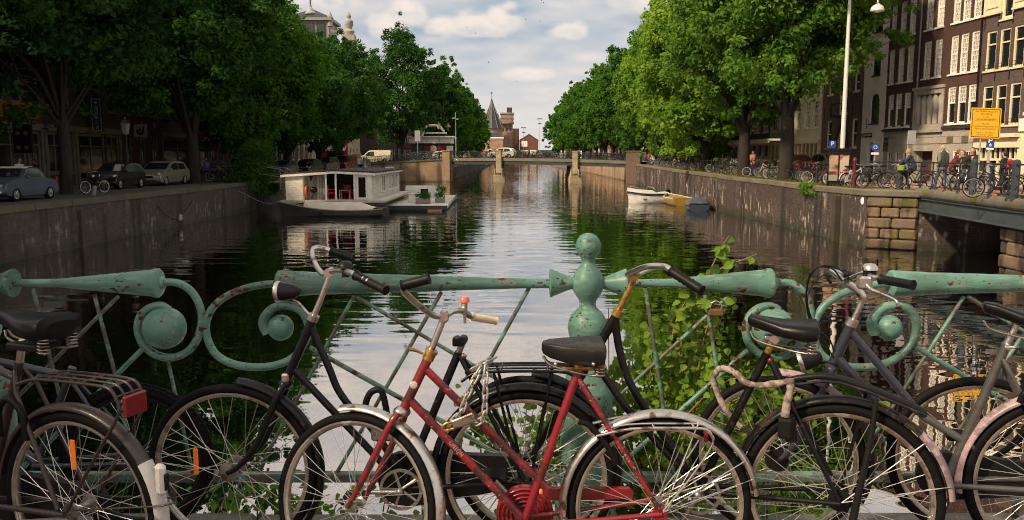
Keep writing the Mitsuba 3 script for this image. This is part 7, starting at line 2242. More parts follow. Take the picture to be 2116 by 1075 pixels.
zs = 2.44
person('blond person in a navy jacket riding past the tall railing post', 17.2, 35.55, zr(35), PI / 2 + .95, 'cycle', 'navy', 'black', 'blond', h=1.72)
person('person in a maroon jacket on a bicycle, seen from behind', 18.75, 35.2, zr(35), PI / 2 - 1.9, 'cycle', 'maroon', 'black', 'ginger', h=1.70)
person('person in dark clothes bending beside the long railing', 19.4, 35.3, zr(35), PI / 2, 'stand', 'black', 'jeans', 'dark', h=1.45)
person('long haired person in a dark top and light jeans walking beside a bicycle', 18.5, 33.9, zs, PI, 'walk', 'black', 'jeans', 'ginger', h=1.64, long_hair=True)
person('bald man in an olive padded vest and jeans walking on the side bridge', 17.55, 33.7, zs, PI / 2 + .2, 'walk', 'grey', 'jeans', 'grey', h=1.86, vest=True, bald=True)
person('woman with long blowing brown hair riding in a black top', 18.05, 32.3, zs, -PI / 2 - 1.05, 'cycle', 'black', 'black', 'brown', h=1.70, long_hair=True)
person('person in a dark coat with a red backpack on the side bridge', 17.6, 29.6, zs, 2.2, 'stand', 'black', 'navy', 'dark', h=1.58, backpack='red')
crowd = [(19.3, 66.5, 'white', 'red', 'walk', 'man in a white shirt walking by the cafe'), (19.0, 65.4, 'pink', 'beige', 'walk', 'person in a pink shirt beside the man in white'), (20.2, 75.5, 'blue', 'black', 'stand', 'person in a blue shirt standing by the cafe terrace'), (20.8, 71.0, 'white', 'beige', 'sit', 'person in white seated at the cafe terrace'),
         (20.1, 70.2, 'grey', 'beige', 'sit', 'person in grey seated at the terrace edge'), (20.9, 68.4, 'red', 'black', 'sit', 'person in red seated at the terrace'), (20.2, 67.6, 'beige', 'black', 'sit', 'person in beige seated nearest the forked tree'), (19.2, 84.0, 'white', 'grey', 'walk', 'person in white walking beyond the leaning tree'),
         (19.8, 88.0, 'grey', 'jeans', 'walk', 'person in grey walking under the yellow banner'), (17.4, 97.0, 'navy', 'jeans', 'walk', 'person in navy among the bicycles far along the quay'), (18.2, 93.0, 'blue', 'beige', 'walk', 'person in light blue near the black car'), (17.8, 108.0, 'red', 'jeans', 'walk', 'person in red by the end pillar of the far bridge'),
         (18.6, 110.0, 'pink', 'white', 'stand', 'person in pink by the sunny end of the far bridge')]
for x, y, a, b_, ps, lab in crowd:
    person(lab, x, y, zr(y), random.Random(x * y).uniform(0, 6), ps, a, b_, random.Random(x + y).choice(('brown', 'dark', 'blond', 'grey')), h=random.Random(y).uniform(1.62, 1.82), sleeves=a not in ('white', 'pink', 'blue'))
for x, y, a, b_, ps, lab in ((-23.6, 39.6, 'white', 'black', 'walk', 'man in a white shirt with a dark bag behind the retro convertible'), (-24.8, 43.2, 'black', 'navy', 'walk', 'person in dark clothes beside the shop front behind the convertible'), (-24.6, 58.8, 'grey', 'black', 'stand', 'person in grey behind the silver car'),
                            (-24.2, 60.3, 'black', 'black', 'stand', 'dark dressed person beside the trunk behind the silver car'), (-22.9, 62.0, 'blue', 'navy', 'stand', 'person in dark blue between the tree trunk and the bicycle row'), (-25.0, 104.0, 'red', 'black', 'sit', 'person in red sitting outside the red shop'),
                            (-23.8, 112.0, 'black', 'black', 'stand', 'dark figure by the railing before the abutment pillar')):
    person(lab, x, y, ZL, random.Random(y).uniform(0, 6), ps, a, b_, 'dark', 'tan', random.Random(x).uniform(1.65, 1.8), sleeves=a != 'white')

# ------------------------------------------------------------------ railings, posts, lamps and signs of the street
mat('sign_yellow', (0.78, 0.40, 0.012), 0.5)
mat('sign_blue', (0.015, 0.06, 0.28), 0.4)
mat('sign_back', (0.30, 0.31, 0.31), 0.5)
mat('lamp_white', (0.60, 0.59, 0.55), 0.4)
mat('sign_red', (0.22, 0.008, 0.008), 0.5)
mat('sign_gold', (0.16, 0.10, 0.008), 0.5)
mat('letter_black', (0.012, 0.012, 0.012), 0.6)
mat('poster_a', lambda p, n, uv: mix((0.42, 0.26, 0.17), (0.05, 0.025, 0.018), smoothstep(0.42, 0.6, fbm(p.x * 2.2 + 4, p.y * 2.2, p.z * 2.4, octaves=3))), 0.4)
mat('poster_b', lambda p, n, uv: mix((0.48, 0.36, 0.27), (0.30, 0.06, 0.04), smoothstep(0.48, 0.60, fbm(p.x * 2.6 + 9, p.y * 2.6, p.z * 2.0, octaves=3))), 0.4)


def words(text, h, m, M, parent, bold=False, name='lettering', align=.5, depth=.004):
    """flat lettering in the frame M, centred at its origin"""
    tm = meshkit.text_mesh(text, h, depth, bold)
    v = np.array(tm.vertices)
    v = v - [v[:, 0].min() + (v[:, 0].max() - v[:, 0].min()) * align, 0, 0]
    return put(name, (v @ M[:3, :3].T + M[:3, 3], np.array(tm.faces)), m, parent=parent)


def shift(M, x, y, z=0.0):
    N = M.copy()
    N[:3, 3] = M[:3, 3] + M[:3, :3] @ np.array([x, y, z])
    return N


# railing of the side bridge
t = thing('bridge_railing', 'dark blue-black railing with thick posts along the side bridge and its corner', 'railing')
line = np.array([[16.0, 37.2], [16.75, 35.7], [16.62, 33.8], [15.35, 24.0]])
pts = resample(line, 1.28)
for x, y, z in ((16.75, 35.7, zr(36)), (15.94, 28.55, 2.46), (15.6, 25.6, 2.46)):
    big = (x > 16.5)
    put('post', G().lathe([(0, 1.32), (.13, 1.30), (.16, 1.24), (.16, 1.18), (.13, 1.16), (.13, .22), (.155, .20), (.155, .0)] if big else [(0, 1.28), (.09, 1.26), (.12, 1.18), (.12, .0)], 16 if big else 8, (x, y, z)), 'iron_blue', 40, t)
for i, (x, y) in enumerate(pts[2:]):
    put('baluster', G().lathe([(0, 1.14), (.03, 1.13), (.028, .3), (.06, .22), (.03, .15), (.085, .04), (.09, 0)], 8, (x, y, 2.46)), 'black_iron', 40, t)
for zz, r in ((1.12, .030), (.78, .018), (.18, .020)):
    put('rail', G().tube([[x, y, 2.46 + zz] for x, y in line], r, 7), 'black_iron', 40, t)
for i in range(2, len(pts) - 1):
    a, b_ = pts[i], pts[i + 1]
    put('brace', G().tube([[a[0], a[1], 2.6], [b_[0], b_[1], 3.25]] if i % 2 else [[a[0], a[1], 3.25], [b_[0], b_[1], 2.6]], .016, 5), 'black_iron', 40, t)
# fence by the first bicycles, fence on the left abutment, low racks
t = thing('quay_fence', 'thin black fence on the mossy quay edge between trees and water', 'fence')
for j in range(9):
    yy = 58 + j * 1.6
    xw = float(np.interp(yy, [p[1] for p in RWALL[1:]], [p[0] for p in RWALL[1:]])) + .75
    put('post', G().cyl([xw, yy, zr(yy)], [xw, yy, zr(yy) + 1.0], .035, 6), 'black_iron', parent=t)
for zz in (.95, .5):
    put('rail', G().tube([[float(np.interp(yy, [p[1] for p in RWALL[1:]], [p[0] for p in RWALL[1:]])) + .75, yy, zr(yy) + zz] for yy in np.arange(58, 71.2, 1.6)], .022, 5), 'black_iron', parent=t)
t = thing('quay_fence', 'black bar fence above the orange-brown abutment', 'fence')
g = G()
for x in np.arange(-22.4, -9.6, .15):
    z = float(np.interp(x, [-23, -9.4], [2.56, 3.36]))
    g.box([x - .028, 122.82, z], [x + .028, 122.86, z + 1.05])
k = put('bars', g, 'black_iron', parent=t)
labels[k] = {'kind': 'stuff'}
for zz in (.15, 1.05):
    put('rail', G().tube([[-22.4, 122.835, 2.6 + zz], [-9.7, 122.835, 3.36 + zz]], .03, 5), 'black_iron', parent=t)
t = thing('quay_fence', 'dark fence between the street and the abutment pillar on the shaded bank', 'fence')
for j in range(7):
    put('post', G().cyl([-19.5 - .55 * j, 108 + j * 2.4, 2.0], [-19.5 - .55 * j, 108 + j * 2.4, 3.1], .04, 6), 'black_iron', parent=t)
put('panel', G().raw([[-19.5, 108, 2.1], [-22.8, 122.4, 2.3], [-22.8, 122.4, 3.3], [-19.5, 108, 3.05]], [[0, 1, 2, 3]]).raw([[-19.53, 108, 2.1], [-22.83, 122.4, 2.3], [-22.83, 122.4, 3.3], [-19.53, 108, 3.05]], [[3, 2, 1, 0]]), 'black_iron', parent=t)
for x, y, m, lab, hh in ((15.55, 37.6, 'car_maroon', 'dark red iron post standing among the bicycles on the quay', 1.35), (16.4, 44.5, 'black_iron', 'slim black bollard between the quay bicycles', .9), (16.2, 52.2, 'black_iron', 'slim black bollard between the two big trees', .9)):
    t = thing('bollard', lab, 'bollard')
    put('shaft', G().lathe([(0, hh), (.07, hh - .02), (.10, hh - .08), (.075, hh - .14), (.075, .25), (.11, .2), (.11, 0)], 12, (x, y, zr(y))), m, 40, t)
    put('cap', G().ball((x, y, zr(y) + hh), .06, 10), m, True, t)
t = thing('bollard', 'small pale bollard leaning on the shaded quay beside the lone bicycle', 'bollard')
put('shaft', G().cyl([-19.6, 38.6, 2.0], [-19.52, 38.6, 2.42], .10, 10), 'dull_white', 40, t)
put('cap', G().ball((-19.52, 38.6, 2.42), .10, 10, (1, 1, .4)), 'dull_white', True, t)

# tall white street lamp
LX, LY = 17.35, 43.6
t = thing('street_lamp', 'tall cream street lamp post with a hanging white dome lamp', 'street lamp')
put('pole', G().tube([[LX, LY, 2.3], [LX, LY, 3.9], [LX, LY, 4.0], [LX, LY, 9], [LX, LY, 13.2]], [.19, .18, .125, .10, .07], 14), 'lamp_white', 40, t)
put('collar', G().lathe([(.13, 3.9), (.17, 3.92), (.17, 4.02), (.12, 4.05)], 14, (LX, LY, 0)), 'lamp_white', 40, t)
put('arm', G().tube(curve([(LX, LY, 13.1), (LX + .35, LY - .1, 13.35), (LX + 1.05, LY - .35, 13.3), (LX + 1.25, LY - .45, 12.9)], 5), .04, 8), 'lamp_white', True, t)
k = put('lamp_shade', G().lathe([(.03, .62), (.05, .40), (.12, .34), (.30, .20), (.33, .05), (.335, 0), (.30, .0), (.12, .16), (0, .18)], 20, (LX + 1.25, LY - .45, 11.15)), 'lamp_white', True, t)
put('rod', G().cyl([LX + 1.25, LY - .45, 11.6], [LX + 1.25, LY - .45, 12.95], .025, 6), 'lamp_white', parent=k)
put('glass', G().ball((LX + 1.25, LY - .45, 11.2), .22, 14, (1, 1, .55)), 'white_paint', True, k)
t = thing('street_lamp', 'white camera mast on the far bridge ramp by the kiosk', 'street lamp')
put('pole', G().tube([[-9.35, 138, 3.2], [-9.35, 138, 10.6]], [.11, .08], 8), 'lamp_white', 40, t)
put('camera', G().box([-9.9, 137.8, 9.9], [-9.4, 138.2, 10.15]).box([-9.3, 137.8, 9.75], [-8.9, 138.2, 9.95]), 'lamp_white', parent=t)
put('cap', G().cyl([-9.35, 138, 10.6], [-9.35, 138, 11.0], .06, 8), 'lamp_white', parent=t)
for x, y, z, lab in ((-10.9, 124.2, 3.3, 'dark old style street lantern at the end pillar of the far bridge'), (-23.4, 50.4, 2.0, 'dark old style street lantern between the upright shop signs'), (-22.9, 72.5, 2.0, 'dark street lantern behind the shaded bicycle row')):
    t = thing('street_lamp', lab, 'street lamp')
    hh = 5.0 if y > 100 else 3.6
    put('pole', G().lathe([(.14, 0), (.13, .6), (.07, .7), (.05, 2.2), (.045, hh - .5)], 10, (x, y, z)), 'black_iron', 40, t)
    put('lantern', G().lathe([(.05, hh - .5), (.18, hh - .45), (.30, hh + .15), (.32, hh + .18), (.16, hh + .36), (.05, hh + .42), (.05, hh + .55), (0, hh + .58)], 6, (x, y, z)), 'lamp_glass' if y < 60 else 'dull_white', False, t)
    put('lantern_cap', G().lathe([(.33, hh + .17), (.17, hh + .40), (.06, hh + .44), (0, hh + .6)], 6, (x, y, z)), 'black_iron', False, t)

# yellow road works board and blue parking sign
t = thing('road_sign', 'big yellow road works board with black lettering on two poles', 'sign')
SX, SY, SZ = 17.62, 31.0, 5.05
M = frame((SX, SY, SZ), (1, -.12, -.035))
R = M[:3, :3]
put('board', G().prism(sbox(-.50, -.53, .50, .53).buffer(.03), -.012, .0, M), 'sign_yellow', parent=t)
put('border', G().prism(sbox(-.48, -.51, .48, .51).buffer(.01).difference(sbox(-.465, -.495, .465, .495)), .001, .004, M), 'letter_black', parent=t)
for i, (tx, yy, hh) in enumerate((('Recht Boomssloot', .40, .068), ('afsluiting', .305, .068), ('i.v.m.', .215, .06), ('werkzaamheden', .115, .07), ('tussen', -.05, .06), ('Korte Koningsstraat en', -.145, .058), ('Recht Boomssloot', -.235, .062), ('van 06-07-2014', -.375, .052), ('t/m 11-07-2014', -.455, .052))):
    words(tx, hh, 'letter_black', shift(M, 0, yy, .001), t, depth=.003)
put('line', G().prism(sbox(-.42, .085, .42, .095), .001, .003, M), 'letter_black', parent=t)
for dx in (-.12, .20):
    put('pole', G().cyl([SX + dx, SY + .05, 2.4], [SX + dx, SY + .05, SZ - .4], .03, 8), 'sign_back', 40, t)
t = thing('parking_sign', 'small blue parking sign with a white P below the yellow board', 'sign')
M = frame((17.85, 31.0, 4.33), (1, -.12, -.03))
put('board', G().prism(sbox(-.125, -.17, .125, .21).buffer(.015), -.01, 0, M), 'sign_blue', parent=t)
words('P', .19, 'white_paint', shift(M, 0, -.0, .001), t, True)
put('wheelchair_mark', G().prism(Point(0, -.09).buffer(.045).difference(Point(0, -.09).buffer(.028)), .001, .004, M).prism(sbox(-.012, -.10, .012, -.015), .001, .004, M), 'white_paint', parent=t)
put('under_plate', G().prism(sbox(-.13, -.26, .13, -.19), -.01, 0, M), 'white_paint', parent=t)
put('pole', G().cyl([17.85, 31.03, 2.4], [17.85, 31.03, 4.5], .028, 8), 'sign_back', 40, t)
t = thing('road_sign', 'grey back of a traffic sign on a thin pole before the stone base', 'sign')
put('plate', G().cbox([17.62, 37.0, 4.35], [17.98, 37.03, 4.95], .01), 'sign_back', parent=t)
put('pole', G().cyl([17.66, 37.06, 2.4], [17.66, 37.06, 4.95], .03, 8), 'sign_back', 40, t)
t = thing('parking_sign', 'blue parking sign beside the tall street lamp', 'sign')
M = frame((16.6, 43.0, 4.38), (1, 0, 0))
put('board', G().prism(sbox(-.16, -.22, .16, .22).buffer(.015), -.01, 0, M), 'sign_blue', parent=t)
words('P', .2, 'white_paint', shift(M, 0, .0, .001), t, True)
put('under_plate', G().prism(sbox(-.17, -.34, .17, -.25), -.01, 0, M), 'white_paint', parent=t)
put('pole', G().cyl([16.6, 43.03, 2.3], [16.6, 43.03, 4.6], .028, 8), 'sign_back', 40, t)
t = thing('road_sign', 'round blue cycle path sign at the corner of the white house', 'sign')
put('disc', G().lathe([(0, .0), (.22, .0), (.22, .02), (0, .02)], 20, (19.2, 43.9, 4.30), np.array([[1, 0, 0], [0, 0, -1], [0, 1, 0]])), 'sign_blue', 40, t)
put('mark', G().lathe([(.07, .001), (.085, .004), (.10, .001)], 16, (19.2, 43.87, 4.30), np.array([[1, 0, 0], [0, 0, 1], [0, -1, 0]])), 'white_paint', parent=t)
put('under_plate', G().cbox([19.0, 43.88, 3.9], [19.4, 43.91, 4.02], .004), 'white_paint', parent=t)
put('pole', G().cyl([19.2, 43.94, 2.35], [19.2, 43.94, 4.5], .028, 8), 'sign_back', 40, t)
# street name board of the white house
M, L = rfront(54.6, 51.85)
t = thing('name_board', 'black street name board with white lettering on the white house', 'sign')
N = shift(M, .75, 5.16, .055)
put('board', G().prism(sbox(-.62, -.13, .62, .13), -.03, 0, N), 'black_paint', parent=t)
words('BOOMSSLOOT', .12, 'white_paint', shift(N, 0, -.06, .001), t)

# poster stand among the bicycles
t = thing('poster_stand', 'dark framed poster stand with two pictures of faces among the bicycles', 'poster stand')
M = frame((16.25, 41.2, 2.36), (1, -.25, 0))
put('frame', G().prism(sbox(-.52, 0, .52, 1.75).difference(shapely.union_all([sbox(-.47, .25, -.03, 1.55), sbox(.03, .25, .47, 1.55)])), -.06, .06, M).prism(sbox(-.62, 1.75, .62, 1.86), -.12, .12, M), 'black_paint', parent=t)
for i, (a, b_) in enumerate(((-.47, -.03), (.03, .47))):
    k = put('poster', G().prism(sbox(a, .25, b_, 1.55), -.02, .02, M), ('poster_a', 'poster_b')[i], parent=t)
    put('poster_text', G().prism(sbox(a + .05, .62, b_ - .05, .72), .021, .024, M), 'sign_red', parent=k)
    put('poster_text', G().prism(sbox(a, .25, b_, .55), .021, .024, M), 'dull_white', parent=k)

# cafe signs, banner, flag, parasols
t = thing('cafe_sign', 'round cream and red disc sign over the cafe', 'sign')
k = put('disc', G().lathe([(0, -.05), (.52, -.05), (.55, 0), (.52, .05), (0, .05)], 24, (21.6, 74.0, 6.45), np.array([[1, 0, 0], [0, 0, 1], [0, -1, 0]])), 'cream_paint', 40, t)
put('ring', G().lathe([(.36, .052), (.44, .062), (.52, .052)], 24, (21.6, 74.0, 6.45), np.array([[1, 0, 0], [0, 0, 1], [0, -1, 0]])), 'sign_red', 40, k)
put('arc', G().tube([[21.6 + .25 * math.cos(a), 73.93, 6.45 + .25 * math.sin(a)] for a in np.linspace(PI * 1.15, PI * 1.85, 9)], .04, 6), 'sign_red', 40, k)
put('arm', G().cyl([21.6, 74.06, 6.45], [22.3, 74.06, 6.45], .03, 6), 'black_iron', parent=t)
t = thing('shop_banner', 'yellow shop banner with brown marks along the sunny house row', 'banner')
put('cloth', G().box([21.2, 87.9, 5.0], [21.3, 95.5, 5.75]), 'sign_yellow', parent=t)
put('cloth', G().box([20.35, 87.86, 5.0], [22.0, 87.95, 5.75]), 'sign_yellow', parent=t)
for i in range(3):
    put('mark', G().box([20.5 + .5 * i, 87.82, 5.2], [20.8 + .5 * i, 87.855, 5.55]), 'wood', parent=t)
t = thing('shop_board', 'red shop lettering board under the cafe roof', 'sign')
put('board', G().box([20.9, 79.4, 5.35], [22.0, 79.5, 5.75]), 'black_paint', parent=t)
words('BAR', .3, 'sign_red', frame((21.45, 79.39, 5.42), (1, 0, 0)), t, True)
t = thing('flag', 'dark blue and white flag hanging from the cream house front', 'flag')
put('pole', G().cyl([22.0, 84.5, 6.4], [20.8, 84.5, 7.6], .03, 6), 'dull_white', parent=t)
g = G()
vv = [[20.85 + .9 * u * .5 + .05 * math.sin(u * 9 + w_ * 4), 84.5 + .1 * math.sin(u * 8), 7.45 - 1.5 * w_ - u * .7] for w_ in np.linspace(0, 1, 6) for u in np.linspace(0, 1, 8)]
ff = [[8 * i + j, 8 * i + j + 1, 8 * i + 9 + j, 8 * i + 8 + j] for i in range(5) for j in range(7)]
put('cloth', G().raw(vv, ff).raw(np.array(vv) + [0, .01, 0], [q[::-1] for q in ff]), 'hull_navy', 40, t)
for x, y, lab in ((20.6, 69.6, 'closed grey parasol on the cafe terrace'), (20.9, 73.4, 'second closed parasol on the cafe terrace')):
    t = thing('parasol', lab, 'parasol')
    put('pole', G().cyl([x, y, 2.5], [x, y, 4.9], .03, 6), 'wood', parent=t)
    put('canopy', G().lathe([(0, 4.95), (.06, 4.9), (.16, 4.2), (.22, 3.6), (.12, 3.5)], 10, (x, y, 0)), 'cloth_grey', 40, t)
for x, y, lab in ((20.5, 70.8, 'small dark cafe table among the seated people'), (20.6, 68.0, 'small dark cafe table nearest the forked tree')):
    t = thing('cafe_table', lab, 'table')
    put('tabletop', G().cyl([x, y, 3.22], [x, y, 3.26], .4, 14), 'wood', 40, t)
    put('leg', G().cyl([x, y, 2.5], [x, y, 3.22], .04, 6), 'black_iron', parent=t)
    put('foot', G().cyl([x, y, 2.5], [x, y, 2.54], .25, 10), 'black_iron', parent=t)
t = thing('awning', 'white flat awning over the cafe front behind the trees', 'awning')
put('roof', G().box([20.4, 66, 5.05], [22.4, 79, 5.2]), 'white_paint', parent=t)
put('valance', G().box([20.38, 66, 4.85], [20.42, 79, 5.2]), 'white_paint', parent=t)
t = thing('notice_board', 'small red and white board on legs by the sunny end of the far bridge', 'sign')
put('board', G().box([17.6, 104, 3.3], [19.0, 104.1, 4.5]), 'white_paint', parent=t)
put('picture', G().box([17.9, 103.95, 3.4], [18.7, 103.99, 4.1]), 'sign_red', parent=t)
put('leg', G().cyl([17.7, 104.05, 2.6], [17.7, 104.05, 3.3], .04, 6), 'black_iron', parent=t)
put('leg', G().cyl([18.9, 104.05, 2.6], [18.9, 104.05, 3.3], .04, 6), 'black_iron', parent=t)

# shop signs of the shaded bank
def strokes(M, cells, s, m, parent):
    """characters drawn with flat strokes on a 10 x 10 grid"""
    for (ox, oy), st in cells:
        g = G()
        for x0, y0, x1, y1 in st:
            a, b_ = np.array([x0, y0]) / 10 * s + [ox, oy], np.array([x1, y1]) / 10 * s + [ox, oy]
            dd = b_ - a
            nn = np.array([-dd[1], dd[0]]) / (np.linalg.norm(dd) + 1e-9) * s * .05
            g.prism(Polygon([a + nn, b_ + nn, b_ - nn, a - nn]), .002, .008, M)
        put('character', g, m, parent=parent)


HUA = [(1, 8.6, 9, 8.6), (3, 9.6, 3, 7.6), (7, 9.6, 7, 7.6), (.6, 6.6, 9.4, 6.6), (2, 7.4, 2, 4.6), (4, 7.4, 4, 4.6), (6, 7.4, 6, 4.6), (8, 7.4, 8, 4.6), (1.2, 4.6, 8.8, 4.6), (.4, 2.8, 9.6, 2.8), (5, 9, 5, 0)]
QIAO = [(2.4, 9.6, .6, 6), (1.7, 7.4, 1.7, 0), (3.6, 8.8, 9, 9.2), (6.2, 9, 6.2, 7), (3.4, 7.4, 9.6, 7.4), (4.6, 5.9, 8, 5.9), (4.6, 4.7, 8, 4.7), (4.6, 5.9, 4.6, 4.7), (8, 5.9, 8, 4.7), (3.8, 3.8, 9.2, 3.8), (3.8, 3.8, 3.8, 0), (9.2, 3.8, 9.2, 0), (5.3, 2.6, 7.8, 2.6), (5.3, 1.1, 7.8, 1.1), (5.3, 2.6, 5.3, 1.1), (7.8, 2.6, 7.8, 1.1)]
MAO = [(1, 9, 4.2, 9.4), (1.4, 9, 1.4, 6.8), (1.4, 6.8, 4.2, 7.4), (5, 9.2, 9, 9.2), (9, 9.2, 8.8, 6.8), (6.8, 9, 5.4, 6.6), (2.4, 5.8, 7.8, 5.8), (2.4, 5.8, 2.4, 1.8), (7.8, 5.8, 7.8, 1.8), (2.4, 4.4, 7.8, 4.4), (2.4, 3.1, 7.8, 3.1), (2.4, 1.8, 7.8, 1.8), (3.8, 1.6, 1.4, 0), (6.4, 1.6, 8.8, 0)]
YI = [(2.6, 9.4, 7.4, 9.4), (2.6, 9.4, 2.6, 5.8), (7.4, 9.4, 7.4, 5.8), (2.6, 7.6, 7.4, 7.6), (2.6, 5.8, 7.4, 5.8), (3, 5.6, 1, 3.2), (2.4, 4.6, 9, 4.6), (9, 4.6, 8, .2), (5, 4.4, 2, 1), (7, 4.4, 4, .4)]
GONG = [(4, 9, 1, 5.4), (6, 9, 9.2, 5.4), (4.6, 5.6, 2.2, 1.2), (2.2, 1.2, 8, 1.6), (6.6, 3.2, 8.6, .4)]
SI = [(1.6, 8.8, 8.8, 8.8), (8.8, 8.8, 8.6, .6), (1.4, 6.6, 6.8, 6.6), (2, 4.8, 6.2, 4.8), (2, 4.8, 2, 1.6), (6.2, 4.8, 6.2, 1.6), (2, 1.6, 6.2, 1.6)]
SIX = [HUA, QIAO, MAO, YI, GONG, SI]


def blade_sign(name, label, x, y, z0, z1, w, board, ink, rim):
    """upright sign that stands out from the front, its face along the street"""
    t = thing(name, label, 'sign')
    M = frame((x, y, z0), (1, 0, 0))
    put('board', G().prism(sbox(0, 0, w, z1 - z0), -.18, 0, M), board, parent=t)
    put('rim', G().prism(sbox(0, 0, w, z1 - z0).difference(sbox(.05, .05, w - .05, z1 - z0 - .05)), .001, .02, M), rim, parent=t)
    h = (z1 - z0 - .2) / 6
    s = min(h * .86, w - .22)
    strokes(M, [((w / 2 - s / 2, z1 - z0 - .12 - (i + 1) * h + (h - s) / 2), SIX[i]) for i in range(6)], s, ink, t)
    put('bracket', G().box([-.35, y - y - .12, .3], [0, -.06, .36], M[:3, :3] @ np.eye(3), M[:3, 3]).box([-.35, .3, -.12], [.0, .36, -.06], M[:3, :3], M[:3, 3]), 'black_iron', parent=t)
    return t


mat('sign_white', (0.34, 0.34, 0.33), 0.5)
blade_sign('shop_sign', 'upright white shop sign with black Chinese characters', -27.9, 50.4, 5.55, 7.35, .55, 'sign_white', 'letter_black', 'letter_black')
blade_sign('shop_sign', 'upright dark blue shop sign with pale Chinese characters', -27.9, 55.4, 5.5, 7.6, .62, 'hull_navy', 'sign_white', 'sign_white')
h, M, L = LH[3]
t = thing('shop_sign', 'long yellow sign board with red Chinese characters over the pale shop front', 'sign')
N = shift(M, .5, 6.0, .16)
put('board', G().prism(sbox(0, 0, 3.9, .80), -.12, 0, N), 'sign_gold', parent=t)
strokes(N, [((.35 + .56 * i, .16), SIX[i]) for i in range(6)], .48, 'sign_red', t)
t = thing('shop_lantern', 'dark sign box with yellow marks hanging before the pale shop front', 'sign')
put('box', G().box([-27.9, 46.5, 4.0], [-26.9, 46.7, 5.6]), 'black_paint', parent=t)
for dx in (.15, .6):
    for dz in (.3, 1.1):
        put('mark', G().prism(Point(dx + .12, dz).buffer(.12), .002, .01, frame((-27.9, 46.5, 4.0), (1, 0, 0))), 'sign_gold', parent=t)
t = thing('shop_sign', 'square white hanging sign with a black round emblem', 'sign')
M = frame((-27.9, 61.4, 5.2), (1, 0, 0))
put('board', G().prism(sbox(0, 0, .95, .95), -.1, 0, M), 'sign_white', parent=t)
put('emblem', G().prism(Point(.48, .45).buffer(.30).difference(Point(.48, .58).buffer(.17)), .002, .01, M).prism(sbox(.70, .5, .76, .85), .002, .01, M).prism(Point(.48, .56).buffer(.09), .002, .012, M), 'letter_black', parent=t)
for x, y, z, w, hh, lab in ((-27.9, 73.2, 4.3, 1.9, 1.5, 'dark red shop sign with a white oval cup mark above the pale doorway'), (-27.9, 77.0, 6.2, 1.5, 1.3, 'smaller red hanging sign with a white oval mark in the shade of the tree')):
    t = thing('shop_sign', lab, 'sign')
    M = frame((x, y, z), (1, 0, 0))
    put('board', G().prism(sbox(0, 0, w, hh), -.1, 0, M), 'sign_red', parent=t)
    put('oval', G().prism(shapely.affinity.scale(Point(w / 2, hh * .62).buffer(.3), 1.15, .72), .002, .012, M), 'sign_white', parent=t)
    if w > 1.6:
        words('Coffee & Lounge', .16, 'sign_white', shift(M, w / 2, .2, .002), t)
# red shop front further along the shaded bank
t = thing('red_shop', 'red painted shop front with a grey awning and white sign on the shaded bank', 'shop')
put('frame', G().box([-28.3, 122.6, 2.0], [-27.4, 122.9, 8]).box([-24.9, 122.6, 2.0], [-24.3, 122.9, 8]).box([-28.3, 122.6, 6.6], [-24.3, 122.9, 8.2]), 'plastic_red', parent=t)
put('back', G().box([-28.2, 123.2, 2.0], [-24.4, 123.4, 8]), 'shop_dark', parent=t)
put('awning', G().raw([[-27.4, 122.5, 5.3], [-24.4, 122.5, 5.3], [-24.4, 121.2, 4.6], [-27.4, 121.2, 4.6]], [[0, 1, 2, 3]]).raw([[-27.4, 122.5, 5.28], [-24.4, 122.5, 5.28], [-24.4, 121.2, 4.58], [-27.4, 121.2, 4.58]], [[3, 2, 1, 0]]), 'sign_back', parent=t)
put('sign_board', G().box([-27.3, 122.4, 5.6], [-25.2, 122.55, 7.2]), 'sign_white', parent=t)
words('CAFE 21', .42, 'letter_black', frame((-26.25, 122.39, 6.1), (1, 0, 0)), t, True) if False else None
put('column', G().box([-29.6, 122.2, 2.0], [-28.4, 122.6, 7.5]), 'cream_paint', parent=t)

# ivy hedge hanging over the shaded quay wall
r = np.random.default_rng(77)
c = np.stack([r.uniform(-19.2, -17.7, 46), r.uniform(56.5, 62.5, 46), r.uniform(2.1, 4.6, 46)], 1)
c2 = np.stack([r.uniform(-18.2, -17.8, 16), r.uniform(57, 62, 16), r.uniform(1.3, 2.2, 16)], 1)
t = thing('hedge', 'overgrown green hedge that hangs over the quay wall beside the houseboat', 'hedge')
put('foliage', leaves(np.vstack([c, c2]), r.uniform(.45, .8, 62), 170, .10, 78), 'leaf_dark', parent=t)
put('stem', G().tube([[-18.6, 59.5, 1.9], [-18.5, 59.5, 3.6]], [.09, .04], 7).tube([[-18.7, 61, 1.9], [-18.4, 61, 3.4]], [.08, .03], 7), 'bark', True, t)
# mooring chain on the shaded wall, grass tufts and a weed on the sunny wall
t = thing('mooring_chain', 'slack mooring chain hanging on the dark quay wall', 'chain')
put('chain', G().tube([[WL + .05, 42.5 + 4.6 * u, 1.25 - .75 * math.sin(PI * u)] for u in np.linspace(0, 1, 16)], .03, 5), 'black_iron', 50, t)
put('float', G().ball((WL + .12, 45.0, .5), .14, 8, (1, 1, 1.4)), 'dull_white', True, t)
t = thing('wall_weed', 'green weed growing out of the coping of the sunny quay wall', 'weed')
r = np.random.default_rng(5)
c = np.stack([r.uniform(14.5, 15.0, 10), r.uniform(40.2, 41.6, 10), r.uniform(2.0, 2.45, 10)], 1)
put('foliage', leaves(c, np.full(10, .24), 70, .07, 6), 'leaf_vine', parent=t)
r = np.random.default_rng(15)
n = 5200
yy = r.uniform(36.5, 92, n)
xx = np.interp(yy, [p[1] for p in RWALL[1:]], [p[0] for p in RWALL[1:]]) + .42 + r.random(n) ** 2 * 1.5
keep = meshkit.noise(np.stack([xx * .8, yy * .45, yy * 0], 1), 3) > .42
